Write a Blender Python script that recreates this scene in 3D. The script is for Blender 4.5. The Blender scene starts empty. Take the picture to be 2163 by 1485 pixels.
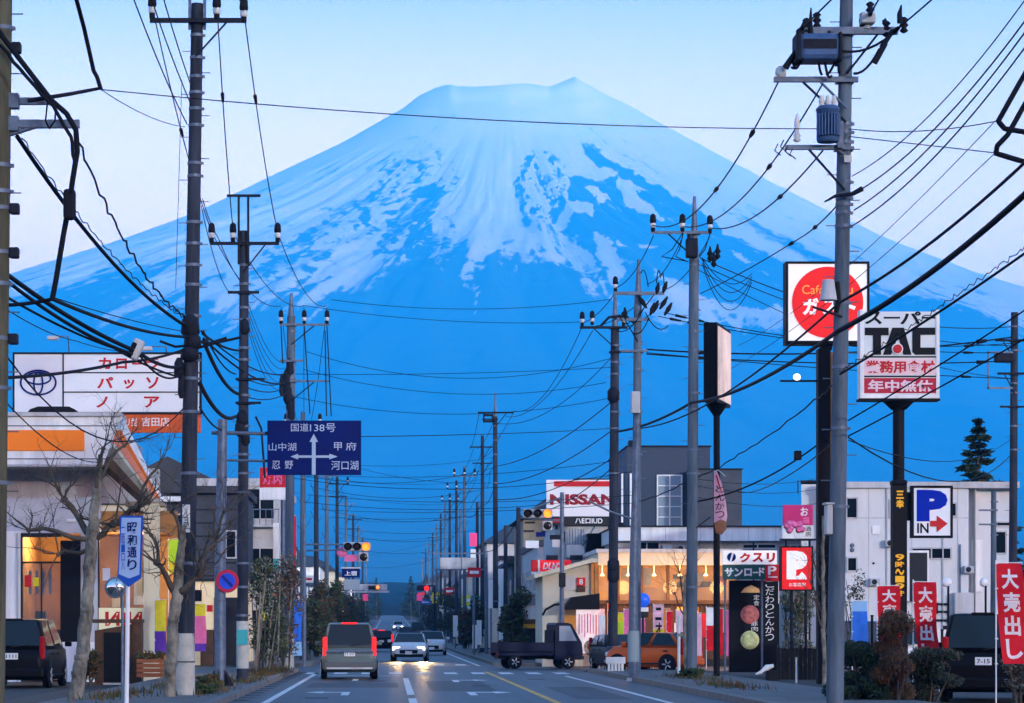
import bpy, bmesh, math, random
import numpy as np
from mathutils import Vector, Matrix, noise
R = math.radians
scene = bpy.context.scene
C = scene.collection
# ---------------------------------------------------------------- camera, sky, sun, exposure
F, VX, VY, EYE = 5740.0, 825.0, 1333.0, 1.46      # focal length in photo pixels, vanishing point, eye height
cam = bpy.data.cameras.new('camera'); cam_o = bpy.data.objects.new('camera', cam); C.objects.link(cam_o)
cam.sensor_width = 36.0; cam.lens = 36.0 * F / 2163.0
cam.shift_x = (1081.5 - VX) / 2163.0; cam.shift_y = (VY - 742.5) / 2163.0
cam.clip_start = 0.5; cam.clip_end = 60000
cam_o.location = (0, 0, EYE); cam_o.rotation_euler = (R(90), 0, 0)
scene.camera = cam_o
SUN_EL, SUN_AZ = R(7), R(150)                    # low evening sun behind the viewer's right shoulder (azimuth from +Y, clockwise)
GLOW = (7.2, 4.7, 2.2, 1)                            # the whole horizon glows pale at dusk
world = bpy.data.worlds.new('World'); scene.world = world; world.use_nodes = True
nt = world.node_tree; bgn = nt.nodes['Background']
sky = nt.nodes.new('ShaderNodeTexSky'); sky.sky_type = 'NISHITA'; sky.sun_disc = False
sky.sun_elevation = SUN_EL; sky.sun_rotation = SUN_AZ
sky.altitude = 800; sky.air_density = 1; sky.dust_density = 1; sky.ozone_density = 1
tint = nt.nodes.new('ShaderNodeMix'); tint.data_type = 'RGBA'; tint.blend_type = 'MULTIPLY'; tint.inputs[0].default_value = 1.0
tint.inputs[7].default_value = (1, .63, .66, 1)                 # dusk glow: a slightly rosy evening sky
glow = nt.nodes.new('ShaderNodeValToRGB'); wtc = nt.nodes.new('ShaderNodeTexCoord'); wsx = nt.nodes.new('ShaderNodeSeparateXYZ')
nt.links.new(wtc.outputs['Generated'], wsx.inputs[0]); nt.links.new(wsx.outputs['Z'], glow.inputs[0])
for e, v in zip((glow.color_ramp.elements[0], glow.color_ramp.elements[1]), ((0.10, GLOW), (0.24, (1.05, 1.0, 1, 1)))): e.position = v[0]; e.color = v[1]
hz = nt.nodes.new('ShaderNodeMix'); hz.data_type = 'RGBA'; hz.blend_type = 'MULTIPLY'; hz.inputs[0].default_value = 1.0
nt.links.new(sky.outputs[0], tint.inputs[6]); nt.links.new(tint.outputs[2], hz.inputs[6]); nt.links.new(glow.outputs[0], hz.inputs[7])
nt.links.new(hz.outputs[2], bgn.inputs[0]); bgn.inputs[1].default_value = 0.15
sun = bpy.data.lights.new('sun', 'SUN'); sun_o = bpy.data.objects.new('sun', sun); C.objects.link(sun_o)
sun.energy = 4.8; sun.angle = R(6); sun.color = (0.78, 0.95, 1.0)
dv = Vector((math.sin(SUN_AZ) * math.cos(SUN_EL), math.cos(SUN_AZ) * math.cos(SUN_EL), math.sin(SUN_EL)))
sun_o.rotation_euler = dv.to_track_quat('Z', 'Y').to_euler(); sun_o.location = (30, -30, 60)
scene.view_settings.view_transform = 'Standard'; scene.view_settings.look = 'None'
scene.view_settings.exposure = 2.05; scene.view_settings.gamma = 1.0; scene.cycles.volume_bounces = 3; scene.cycles.max_bounces = 8
# ---------------------------------------------------------------- materials
MATS = {}
def lin(c):
    return tuple(((v / 12.92) if v <= 0.04045 else ((v + 0.055) / 1.055) ** 2.4) for v in c)
def mat(name, col, rough=0.6, metal=0.0, var=0.0, scale=3.0, bump=0.0, emit=0.0, emit_col=None, alpha=1.0, trans=0.0, coat=0.0, stretch=(1, 1, 1), spec=0.22):
    """One procedural material: base colour with noise variation (wear), optional bump and emission."""
    if name in MATS: return MATS[name]
    m = bpy.data.materials.new(name); m.use_nodes = True; t = m.node_tree; b = t.nodes['Principled BSDF']
    b.inputs['Base Color'].default_value = (*col, 1); b.inputs['Roughness'].default_value = rough
    b.inputs['Metallic'].default_value = metal; b.inputs['Alpha'].default_value = alpha
    b.inputs['Transmission Weight'].default_value = trans; b.inputs['Coat Weight'].default_value = coat
    b.inputs['Specular IOR Level'].default_value = spec
    if emit:
        b.inputs['Emission Color'].default_value = (*(emit_col or col), 1); b.inputs['Emission Strength'].default_value = emit * 0.26
    if var or bump:
        tc = t.nodes.new('ShaderNodeTexCoord'); mp = t.nodes.new('ShaderNodeMapping'); mp.inputs['Scale'].default_value = stretch
        n = t.nodes.new('ShaderNodeTexNoise'); n.inputs['Scale'].default_value = scale; n.inputs['Detail'].default_value = 6; n.inputs['Roughness'].default_value = 0.65
        t.links.new(tc.outputs['Object'], mp.inputs[0]); t.links.new(mp.outputs[0], n.inputs[0])
        if var:
            cr = t.nodes.new('ShaderNodeValToRGB')
            cr.color_ramp.elements[0].position = 0.3; cr.color_ramp.elements[1].position = 0.7
            cr.color_ramp.elements[0].color = (*[max(0, v * (1 - var)) for v in col], 1)
            cr.color_ramp.elements[1].color = (*[min(1, v * (1 + var * 0.7)) for v in col], 1)
            t.links.new(n.outputs['Fac'], cr.inputs[0]); t.links.new(cr.outputs[0], b.inputs['Base Color'])
            if emit: t.links.new(cr.outputs[0], b.inputs['Emission Color'])
        if bump:
            bp = t.nodes.new('ShaderNodeBump'); bp.inputs['Strength'].default_value = bump; bp.inputs['Distance'].default_value = 0.02
            t.links.new(n.outputs['Fac'], bp.inputs['Height']); t.links.new(bp.outputs[0], b.inputs['Normal'])
    MATS[name] = m; return m

# ---------------------------------------------------------------- geometry helpers
def ground(y):
    """Street level: flat as far as the crossing, then the street climbs slowly towards the mountain."""
    if y < 150: return 0.0
    if y < 400: return 0.00002 * (y - 150) ** 2
    return 1.25 + 0.0100 * (y - 400)
def at(px, py, d):
    """Point measured in the photograph, at its own distance d."""
    return Vector(((px - VX) * d / F, d, EYE + (VY - py) * d / F))
class MB:
    def __init__(s): s.v = []; s.f = []; s.mi = []; s.sm = []
    def add(s, vs, fs, mi=0, smooth=False):
        o = len(s.v); s.v += [tuple(v) for v in vs]
        for f in fs: s.f.append(tuple(i + o for i in f)); s.mi.append(mi); s.sm.append(smooth)
        return s
    def box(s, x0, x1, y0, y1, z0, z1, mi=0):
        vs = [(x0, y0, z0), (x1, y0, z0), (x1, y1, z0), (x0, y1, z0), (x0, y0, z1), (x1, y0, z1), (x1, y1, z1), (x0, y1, z1)]
        return s.add(vs, [(0, 3, 2, 1), (4, 5, 6, 7), (0, 1, 5, 4), (1, 2, 6, 5), (2, 3, 7, 6), (3, 0, 4, 7)], mi)
    def bbox(s, x0, x1, y0, y1, z0, z1, b=0.02, mi=0):
        """box with chamfered edges"""
        b = min(b, (x1 - x0) / 2.2, (y1 - y0) / 2.2, (z1 - z0) / 2.2)
        bm = bmesh.new(); bmesh.ops.create_cube(bm, size=1)
        for v in bm.verts: v.co = Vector(((x0 + x1) / 2 + v.co.x * (x1 - x0), (y0 + y1) / 2 + v.co.y * (y1 - y0), (z0 + z1) / 2 + v.co.z * (z1 - z0)))
        bmesh.ops.bevel(bm, geom=bm.edges[:], offset=b, segments=2, affect='EDGES', profile=0.5)
        bm.verts.index_update(); s.add([v.co for v in bm.verts], [[v.index for v in f.verts] for f in bm.faces], mi); bm.free(); return s
    def cyl(s, p0, p1, r0, r1=None, n=10, mi=0, caps=True, smooth=True):
        p0, p1 = Vector(p0), Vector(p1); r1 = r0 if r1 is None else r1
        a = (p1 - p0).normalized(); u = a.orthogonal().normalized(); w = a.cross(u)
        vs = []
        for p, r in ((p0, r0), (p1, r1)):
            for k in range(n): t = 2 * math.pi * k / n; vs.append(p + (u * math.cos(t) + w * math.sin(t)) * r)
        s.add(vs, [(k, (k + 1) % n, n + (k + 1) % n, n + k) for k in range(n)], mi, smooth)
        if caps: s.add(vs[:n], [tuple(range(n))[::-1]], mi); s.add(vs[n:], [tuple(range(n))], mi)
        return s
    def tube(s, pts, r, n=6, mi=0, smooth=True):
        """pipe along a polyline; r is a number or one radius per point"""
        pts = [Vector(p) for p in pts]; m = len(pts); rs = r if isinstance(r, (list, tuple)) else [r] * m
        vs = []; u = None
        for i, p in enumerate(pts):
            a = (pts[min(i + 1, m - 1)] - pts[max(i - 1, 0)]).normalized()
            if u is None: u = a.orthogonal().normalized()
            else:
                u = u - a * u.dot(a); u = u.normalized() if u.length > 1e-6 else a.orthogonal().normalized()
            w = a.cross(u)
            for k in range(n): t = 2 * math.pi * k / n; vs.append(p + (u * math.cos(t) + w * math.sin(t)) * rs[i])
        fs = [(i * n + k, i * n + (k + 1) % n, (i + 1) * n + (k + 1) % n, (i + 1) * n + k) for i in range(m - 1) for k in range(n)]
        s.add(vs, fs, mi, smooth); s.add(vs[:n], [tuple(range(n))[::-1]], mi); s.add(vs[-n:], [tuple(range(n))], mi); return s
    def prism(s, poly, y0, y1, mi=0):
        """polygon in the XZ plane (counter-clockwise seen from -Y) given thickness along Y"""
        n = len(poly); vs = [(x, y0, z) for x, z in poly] + [(x, y1, z) for x, z in poly]
        s.add(vs, [tuple(range(n)), tuple(range(2 * n - 1, n - 1, -1))] + [(k, n + k, n + (k + 1) % n, (k + 1) % n) for k in range(n)], mi); return s
    def lathe(s, prof, c=(0, 0, 0), n=16, mi=0, axis='z', smooth=True):
        vs = []
        for r, h in prof:
            for k in range(n):
                t = 2 * math.pi * k / n; a, b = r * math.cos(t), r * math.sin(t)
                vs.append((c[0] + a, c[1] + b, c[2] + h) if axis == 'z' else ((c[0] + a, c[1] + h, c[2] + b) if axis == 'y' else (c[0] + h, c[1] + a, c[2] + b)))
        m = len(prof)
        s.add(vs, [(i * n + k, i * n + (k + 1) % n, (i + 1) * n + (k + 1) % n, (i + 1) * n + k) for i in range(m - 1) for k in range(n)], mi, smooth)
        s.add(vs[:n], [tuple(range(n))[::-1]], mi); s.add(vs[-n:], [tuple(range(n))], mi); return s
    def mesh(s, name, mats):
        me = bpy.data.meshes.new(name); me.from_pydata(s.v, [], s.f)
        for m in (mats if isinstance(mats, (list, tuple)) else [mats]): me.materials.append(m)
        me.polygons.foreach_set('material_index', s.mi); me.polygons.foreach_set('use_smooth', s.sm); me.update(); return me
    def build(s, name, mats, parent=None, fix=True):
        me = s.mesh(name, mats)
        if fix:
            bm = bmesh.new(); bm.from_mesh(me); bmesh.ops.recalc_face_normals(bm, faces=bm.faces[:]); bm.to_mesh(me); bm.free()
        o = bpy.data.objects.new(name, me); C.objects.link(o)
        if parent: o.parent = parent
        return o
def tag(o, label=None, cat=None, group=None, kind=None):
    if label: o['label'] = label
    if cat: o['category'] = cat
    if group: o['group'] = group
    if kind: o['kind'] = kind
    return o
def thing(name, label, cat, loc=(0, 0, 0), rz=0.0, group=None):
    o = bpy.data.objects.new(name, None); C.objects.link(o); o.location = loc; o.rotation_euler = (0, 0, rz); o.empty_display_size = 0.2
    return tag(o, label, cat, group)
KIDS = {}
def copy_tree(o, loc=None, rz=None, label=None, group=None):
    def cp(a, par):
        c = a.copy(); C.objects.link(c)
        if par: c.parent = par
        for ch in a.children: cp(ch, c)
        return c
    r = cp(o, None)
    if loc is not None: r.location = loc
    if rz is not None: r.rotation_euler = (0, 0, rz)
    if label: r['label'] = label
    if group: r['group'] = group
    return r
_font_cache = {}
def text_mesh(s, bold=0.0, spacing=1.0):
    key = (s, bold, spacing)
    if key in _font_cache: return _font_cache[key]
    cu = bpy.data.curves.new('lettering', 'FONT'); cu.body = s; cu.size = 1; cu.align_x = 'LEFT'; cu.resolution_u = 3
    cu.offset = bold; cu.space_character = spacing
    o = bpy.data.objects.new('lettering', cu); C.objects.link(o)
    dg = bpy.context.evaluated_depsgraph_get(); me = bpy.data.meshes.new_from_object(o.evaluated_get(dg))
    bpy.data.objects.remove(o); bpy.data.curves.remove(cu)
    n = len(me.vertices); co = np.zeros(n * 3); me.vertices.foreach_get('co', co); co = co.reshape(-1, 3)
    fs = [tuple(p.vertices) for p in me.polygons]; bpy.data.meshes.remove(me)
    _font_cache[key] = (co, fs); return _font_cache[key]
def lettering(mb, s, x0, x1, z0, z1, y, mi=0, bold=0.015, spacing=1.0, t=0.012, shear=0.0):
    """Flat raised lettering that fills the box x0..x1, z0..z1 on a board whose face looks to -Y at y."""
    co, fs = text_mesh(s, bold, spacing)
    a, b = co[:, :2].min(0), co[:, :2].max(0); w = np.maximum(b - a, 1e-4)
    if len(s.strip()) == 1 and s in 'ーI一': w = np.maximum(w, 1e-4)
    u = (co[:, 0] - a[0]) / w[0]; v = (co[:, 1] - a[1]) / w[1]
    X = x0 + u * (x1 - x0) + shear * v * (z1 - z0); Z = z0 + v * (z1 - z0)
    mb.add([(X[i], y - t, Z[i]) for i in range(len(X))], fs, mi)
    # thin sides so that the letters stand proud of the board
    from collections import Counter
    cnt = Counter()
    for f in fs:
        for i in range(len(f)): cnt[(f[i], f[(i + 1) % len(f)])] += 1
    sides = [(p, q) for (p, q) in cnt if (q, p) not in cnt]
    for p, q in sides: mb.add([(X[p], y - t, Z[p]), (X[q], y - t, Z[q]), (X[q], y, Z[q]), (X[p], y, Z[p])], [(0, 3, 2, 1)], mi)
def vtext(mb, s, xc, w, z1, z0, y, mi=0, bold=0.015, fill=0.88):
    """Vertical writing, one character under another."""
    n = len(s); h = (z1 - z0) / n
    for i, ch in enumerate(s):
        zt = z1 - i * h; lettering(mb, ch, xc - w / 2, xc + w / 2, zt - h * (0.5 + fill / 2), zt - h * (0.5 - fill / 2), y, mi, bold)
# ---------------------------------------------------------------- mountain, ground sheet, haze
def vnoise(x, y, seed=0):
    """value noise on arrays"""
    xi = np.floor(x).astype(np.int64); yi = np.floor(y).astype(np.int64); xf = x - xi; yf = y - yi
    def h(a, b):
        n = (a * 374761393 + b * 668265263 + seed * 144269) & 0x7fffffff
        n = ((n ^ (n >> 13)) * 1274126177) & 0x7fffffff
        return ((n ^ (n >> 16)) & 0xffff) / 65535.0
    u = xf * xf * (3 - 2 * xf); v = yf * yf * (3 - 2 * yf)
    return (h(xi, yi) * (1 - u) + h(xi + 1, yi) * u) * (1 - v) + (h(xi, yi + 1) * (1 - u) + h(xi + 1, yi + 1) * u) * v
def fbm(x, y, oct=4, seed=0):
    s = 0; a = 0.5; t = 0
    for k in range(oct): s = s + a * vnoise(x * 2 ** k, y * 2 ** k, seed + k * 17); t += a; a *= 0.55
    return s / t
def poly_d(px, py, poly):
    """signed distance to a polygon (negative inside)"""
    P = np.array(poly, float); d = np.full(px.shape, 1e9); ins = np.zeros(px.shape, bool)
    for i in range(len(P)):
        a, b = P[i], P[(i + 1) % len(P)]; e = b - a; wx, wy = px - a[0], py - a[1]
        t = np.clip((wx * e[0] + wy * e[1]) / (e @ e), 0, 1); d = np.minimum(d, np.hypot(wx - t * e[0], wy - t * e[1]))
        c = (a[1] <= py) != (b[1] <= py)
        with np.errstate(divide='ignore', invalid='ignore'): xs = a[0] + (py - a[1]) / (e[1] if e[1] else 1e-9) * e[0]
        ins ^= c & (px < xs)
    return np.where(ins, -d, d)
def line_d(px, py, pts):
    d = np.full(px.shape, 1e9)
    for a, b in zip(pts[:-1], pts[1:]):
        a, b = np.array(a, float), np.array(b, float); e = b - a; wx, wy = px - a[0], py - a[1]
        t = np.clip((wx * e[0] + wy * e[1]) / (e @ e), 0, 1); d = np.minimum(d, np.hypot(wx - t * e[0], wy - t * e[1]))
    return d
def sstep(a, b, x):
    t = np.clip((x - a) / (b - a), 0, 1); return t * t * (3 - 2 * t)
def make_mountain():
    D0 = 14000.0; CX = 1070.0; k = D0 / F; X0 = (CX - VX) * k
    left = [(0, 176), (70, 179), (125, 182), (150, 186), (185, 202), (215, 226), (350, 303), (470, 361), (640, 447), (820, 524), (940, 569), (1070, 622)]
    right = [(0, 176), (70, 180), (105, 181), (143, 180), (180, 190), (260, 224), (330, 264), (430, 319), (570, 398), (710, 478), (830, 543), (980, 613), (1093, 664)]
    def prof(tab, r):
        rr = [a * k for a, _ in tab]; hh = [(VY - b) * k + EYE for _, b in tab]
        rr += [3600, 5000, 6500, 8000, 9500, 11000, 12000, 13000, 20000]; hh += [1290, 760, 420, 235, 130, 60, 25, -20, -60]
        return np.interp(r, rr, hh)
    rs = np.concatenate([np.linspace(0, 600, 40), np.linspace(615, 5200, 260), np.linspace(5260, 12900, 60)])
    th = np.concatenate([np.linspace(R(-12), R(192), 900), np.linspace(R(197), R(343), 30)])
    TH, RR = np.meshgrid(th, rs)
    w = (1 + np.cos(TH)) / 2
    H = (1 - w) * prof(left, RR) + w * prof(right, RR)
    front = np.clip(np.sin(TH), 0, 1)
    ang = TH * 180 / math.pi
    gul = fbm(ang / 4.0 + 0.4 * fbm(RR / 600, ang / 10, 3, 5), RR / 1800, 4, 3) - 0.5
    gul2 = fbm(ang / 1.1, RR / 700, 3, 9) - 0.5
    ridge = 1 - 2 * np.abs(fbm(ang / 7.0, RR / 2600, 3, 21) - 0.5)
    amp = np.clip((RR - 650) / 2300, 0, 1) * np.clip((13000 - RR) / 6000, 0, 1) * (0.25 + 0.75 * front)
    H = H + amp * (gul * 130 + gul2 * 34 + (ridge - 0.75) * 90)
    H = H + amp * 70 * (fbm((RR * np.cos(TH)) / 420, (RR * np.sin(TH)) / 420, 5, 97) - .5)
    Yd = D0 - RR * np.sin(TH); sc_ = Yd / D0 + (1 - Yd / D0) * sstep(500, 3600, RR); H = np.where(np.sin(TH) > 0, H * sc_, H)
    H = H - 90 * np.exp(-(RR / 170.0) ** 2) + 8 * (fbm(ang / 14, RR / 200, 3, 31) - .5) * (RR < 700)
    xq = (X0 + RR * np.cos(TH) - X0) / k + CX; yq = RR * np.sin(TH); near = np.exp(-((RR - 350) / 260.0) ** 2)
    H = H + k * near * (19 * np.exp(-np.abs(xq - 1213) / 42.0) - 6 * np.exp(-((xq - 1150) / 22.0) ** 2) + 5 * np.exp(-((xq - 945) / 16.0) ** 2) + 5 * np.exp(-((xq - 1085) / 45.0) ** 2) + 2.5 * (fbm(xq / 18, yq / 160, 3, 55) - .5))
    # broad dark gully and two buttresses of the face that is in view
    X = X0 + RR * np.cos(TH); Y = D0 - RR * np.sin(TH); Z = H
    px = VX + X * F / Y; py = VY - (Z - EYE) * F / Y
    # ---- snow cover
    wx = px + 26 * (fbm(px / 45, py / 45, 4, 40) - .5) + 10 * (fbm(px / 9, py / 9, 2, 44) - .5)
    wy = py + 30 * (fbm(px / 45, py / 45, 4, 50) - .5) + 10 * (fbm(px / 9, py / 9, 2, 54) - .5)
    line = [(0, 640), (130, 600), (200, 700), (300, 660), (380, 640), (430, 630), (490, 690), (540, 655), (640, 650), (700, 628), (760, 612), (830, 572), (880, 536), (925, 560), (960, 540), (985, 640), (1005, 660), (1020, 570), (1060, 545),
            (1130, 548), (1200, 560), (1250, 610), (1330, 640), (1400, 690), (1470, 670), (1560, 690), (1650, 695), (1700, 640), (1850, 620), (2000, 640), (2163, 690)]
    sl = np.interp(wx, [a for a, _ in line], [b for _, b in line])
    edge = 14 + 40 * fbm(px / 120, py / 200, 2, 60)
    snow = 1 - sstep(-edge, edge, wy - sl)
    streak = fbm(ang / 0.9, RR / 900, 4, 70); streak2 = fbm(ang / 0.45, RR / 260, 3, 75)
    # lower snow breaks into streaks that run down the slope
    low = sstep(-190, 20, wy - sl)
    snow = snow * (1 - 0.75 * low * sstep(0.50, 0.66, streak * 0.7 + streak2 * 0.3))
    snow = np.maximum(snow, 0.6 * sstep(0.60, 0.74, streak2 * .5 + streak * .5) * (1 - sstep(20, 75, wy - sl)))
    bare = [([(520, 585), (620, 505), (720, 440), (815, 388), (806, 412), (725, 468), (640, 532), (560, 590)], 0.55, 6),
            ([(1052, 176), (1075, 170), (1110, 170), (1142, 177), (1146, 182), (1060, 180)], 0.55, 2), ([(1005, 560), (1200, 565), (1230, 640), (1150, 700), (1040, 690)], .6, 12), ([(820, 350), (860, 325), (880, 350), (845, 372)], 0.5, 8), ([(845, 430), (890, 385), (935, 392), (928, 440), (880, 468), (815, 540), (790, 540)], 0.6, 10),
            ([(840, 520), (900, 455), (940, 510), (960, 560), (900, 560)], 0.5, 12), ([(760, 440), (790, 430), (775, 470), (740, 500)], 0.5, 8), ([(640, 560), (690, 520), (700, 545), (650, 590)], 0.5, 8),
            ([(955, 520), (990, 505), (990, 545), (975, 580), (962, 560)], 0.8, 5), ([(1020, 540), (1060, 530), (1050, 560), (1025, 575)], 0.8, 5), ([(1060, 515), (1100, 480), (1085, 512), (1065, 522)], 0.6, 6),
            ([(1222, 300), (1245, 302), (1290, 340), (1340, 372), (1400, 398), (1500, 462), (1600, 540), (1690, 620), (1640, 660), (1520, 640), (1420, 590), (1330, 650), (1280, 600), (1240, 530), (1195, 490), (1205, 455), (1255, 455), (1255, 430), (1205, 425), (1200, 375), (1240, 372), (1270, 355), (1235, 335)], 0.92, 5),
            ([(1420, 425), (1560, 500), (1720, 590), (1790, 640), (1700, 620), (1540, 520)], 0.85, 8), ([(1500, 425), (1640, 490), (1800, 570), (1900, 620), (1760, 580), (1600, 500)], 0.6, 9),
            ([(80, 640), (250, 560), (350, 560), (280, 640), (150, 720)], 0.8, 30)]
    for poly, a, e in bare: snow = snow * (1 - a * (1 - sstep(-e, e, poly_d(wx, wy, poly))))
    for pts, wd, a in [([(1115, 340), (1095, 385), (1100, 430), (1115, 465)], 7, .6), ([(1130, 350), (1145, 400), (1170, 430), (1172, 465)], 7, .6), ([(1190, 390), (1188, 430), (1170, 468)], 6, .6), ([(960, 245), (900, 280), (845, 310), (780, 350)], 3, .45),
                       ([(1240, 262), (1300, 320), (1350, 345), (1450, 410)], 4, .5), ([(1350, 270), (1420, 330), (1500, 380), (1640, 460)], 3, .4), ([(1300, 285), (1360, 330)], 2, .4), ([(1215, 200), (1222, 250), (1230, 275)], 3, .3), ([(1160, 330), (1178, 360), (1176, 390)], 3, .5),
                       ([(700, 340), (560, 410), (430, 470), (300, 530)], 4, .35), ([(760, 330), (640, 400), (520, 450)], 4, .3), ([(1500, 400), (1700, 500), (1900, 590)], 4, .4), ([(1600, 420), (1800, 520), (2000, 610)], 4, .4)]:
        snow = snow * (1 - a * (1 - sstep(wd * .4, wd * 1.4, line_d(wx, wy, pts))))
    for poly, e in [([(1232, 330), (1280, 352), (1300, 372), (1260, 382), (1225, 375)], 3), ([(1305, 380), (1335, 396), (1352, 425), (1395, 440), (1405, 462), (1350, 452), (1318, 425)], 3), ([(1255, 485), (1290, 505), (1318, 545), (1330, 575), (1300, 600), (1262, 545)], 5),
                    ([(1235, 395), (1265, 402), (1290, 425), (1270, 430)], 3), ([(1350, 512), (1395, 520), (1360, 528)], 2), ([(1380, 615), (1455, 605), (1480, 585), (1490, 640), (1450, 680), (1400, 690)], 6), ([(1480, 625), (1540, 655), (1560, 690), (1490, 670)], 5),
                    ([(1600, 660), (1645, 640), (1655, 690), (1610, 695)], 5), ([(1320, 388), (1380, 410), (1340, 405)], 2), ([(1480, 450), (1620, 520), (1635, 532), (1540, 500)], 4), ([(1540, 530), (1600, 560), (1560, 552)], 3), ([(1300, 500), (1330, 520), (1310, 522)], 3), ([(1375, 560), (1420, 600), (1400, 600)], 3)]:
        snow = np.maximum(snow, 0.95 * (1 - sstep(-e, e, poly_d(wx, wy, poly))))
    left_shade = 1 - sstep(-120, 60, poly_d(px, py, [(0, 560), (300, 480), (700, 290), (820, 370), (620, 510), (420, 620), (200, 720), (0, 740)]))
    snow = snow * (1 - 0.35 * left_shade * (0.55 + 0.9 * (streak - 0.4)))  # shade of the left flank put into the mask as thinner snow
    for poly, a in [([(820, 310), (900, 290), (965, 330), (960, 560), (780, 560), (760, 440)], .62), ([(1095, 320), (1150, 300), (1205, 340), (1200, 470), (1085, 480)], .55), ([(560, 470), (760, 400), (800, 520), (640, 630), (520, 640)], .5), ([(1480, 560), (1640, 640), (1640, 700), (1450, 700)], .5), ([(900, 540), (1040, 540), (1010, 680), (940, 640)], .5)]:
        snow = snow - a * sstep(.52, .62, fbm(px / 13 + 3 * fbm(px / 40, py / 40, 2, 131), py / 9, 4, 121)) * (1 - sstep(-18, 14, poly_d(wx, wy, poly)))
    snow = snow - 0.42 * sstep(.58, .72, fbm(ang / 0.8, RR / 170, 4, 101)) * sstep(300, 1200, RR) * (0.4 + 0.6 * sstep(.4, .6, fbm(px / 130, py / 110, 3, 105)))
    snow = snow + 0.30 * sstep(.60, .74, fbm(ang / 0.7, RR / 240, 4, 111)) * (1 - sstep(30, 110, wy - sl))
    snow = np.clip(snow, 0, 1)
    nr, ntn = TH.shape
    co = np.stack([X, Y, Z], -1).reshape(-1, 3)
    i, j = np.meshgrid(np.arange(nr - 1), np.arange(ntn), indexing='ij'); j2 = (j + 1) % ntn
    q = np.stack([i * ntn + j, (i + 1) * ntn + j, (i + 1) * ntn + j2, i * ntn + j2], -1).reshape(-1, 4)
    me = bpy.data.meshes.new('mountain'); me.vertices.add(len(co)); me.vertices.foreach_set('co', co.ravel())
    me.loops.add(q.size); me.loops.foreach_set('vertex_index', q.ravel()[::1].astype(np.int32))
    me.polygons.add(len(q)); me.polygons.foreach_set('loop_start', np.arange(0, q.size, 4, dtype=np.int32))
    me.update(calc_edges=True); me.validate()
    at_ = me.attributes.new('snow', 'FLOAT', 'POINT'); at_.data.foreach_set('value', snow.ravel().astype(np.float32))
    me.polygons.foreach_set('use_smooth', [True] * len(me.polygons))
    m = bpy.data.materials.new('mountain'); m.use_nodes = True; t = m.node_tree; b = t.nodes['Principled BSDF']
    a = t.nodes.new('ShaderNodeAttribute'); a.attribute_name = 'snow'
    tc = t.nodes.new('ShaderNodeTexCoord'); n = t.nodes.new('ShaderNodeTexNoise'); n.inputs['Scale'].default_value = 0.012; n.inputs['Detail'].default_value = 10; n.inputs['Roughness'].default_value = 0.7
    t.links.new(tc.outputs['Object'], n.inputs[0])
    ad = t.nodes.new('ShaderNodeMath'); ad.operation = 'MULTIPLY_ADD'; ad.inputs[1].default_value = 0.95; t.links.new(n.outputs['Fac'], ad.inputs[0])
    sb = t.nodes.new('ShaderNodeMath'); sb.operation = 'SUBTRACT'; sb.inputs[1].default_value = 0.475; t.links.new(a.outputs['Fac'], ad.inputs[2]); t.links.new(ad.outputs[0], sb.inputs[0])
    cr = t.nodes.new('ShaderNodeValToRGB'); cr.color_ramp.elements[0].position = 0.33; cr.color_ramp.elements[1].position = 0.62
    sx = t.nodes.new('ShaderNodeSeparateXYZ'); t.links.new(tc.outputs['Object'], sx.inputs[0])
    def mth(op, a_, b_=None, c_=None):
        q_ = t.nodes.new('ShaderNodeMath'); q_.operation = op
        for i_, v_ in enumerate((a_, b_, c_)):
            if v_ is None: continue
            if isinstance(v_, (int, float)): q_.inputs[i_].default_value = v_
            else: t.links.new(v_, q_.inputs[i_])
        return q_.outputs[0]
    dx, dy = mth('SUBTRACT', sx.outputs['X'], X0), mth('SUBTRACT', sx.outputs['Y'], D0)
    thn, rn_ = mth('ARCTAN2', dx, mth('MULTIPLY', dy, -1)), mth('SQRT', mth('ADD', mth('MULTIPLY', dx, dx), mth('MULTIPLY', dy, dy)))
    cb = t.nodes.new('ShaderNodeCombineXYZ'); t.links.new(mth('MULTIPLY', thn, 95), cb.inputs[0]); t.links.new(mth('MULTIPLY', rn_, 0.0045), cb.inputs[1])
    n2 = t.nodes.new('ShaderNodeTexNoise'); n2.inputs['Scale'].default_value = 1.0; n2.inputs['Detail'].default_value = 7; n2.inputs['Roughness'].default_value = 0.75; n2.inputs['Distortion'].default_value = 0.6; t.links.new(cb.outputs[0], n2.inputs[0])
    grow = t.nodes.new('ShaderNodeMapRange'); grow.inputs[1].default_value = 500; grow.inputs[2].default_value = 2600; grow.inputs[3].default_value = 0.15; grow.inputs[4].default_value = 1.25; t.links.new(rn_, grow.inputs[0])
    st = mth('MULTIPLY', mth('SUBTRACT', n2.outputs['Fac'], 0.5), grow.outputs[0])
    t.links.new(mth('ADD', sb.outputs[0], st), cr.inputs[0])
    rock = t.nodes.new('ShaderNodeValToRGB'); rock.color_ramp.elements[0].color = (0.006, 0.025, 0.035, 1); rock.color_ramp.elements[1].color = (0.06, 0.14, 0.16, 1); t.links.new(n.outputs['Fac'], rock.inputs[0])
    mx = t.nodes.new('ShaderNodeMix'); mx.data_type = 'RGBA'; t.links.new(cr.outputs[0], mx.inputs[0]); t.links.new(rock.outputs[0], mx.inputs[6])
    summit_dim = t.nodes.new('ShaderNodeMix'); summit_dim.data_type = 'RGBA'; summit_dim.inputs[6].default_value = (0.44, 0.48, 0.53, 1); summit_dim.inputs[7].default_value = (0.68, 0.70, 0.74, 1)   # weaker light round the summit put into the snow colour, brighter below
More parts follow.
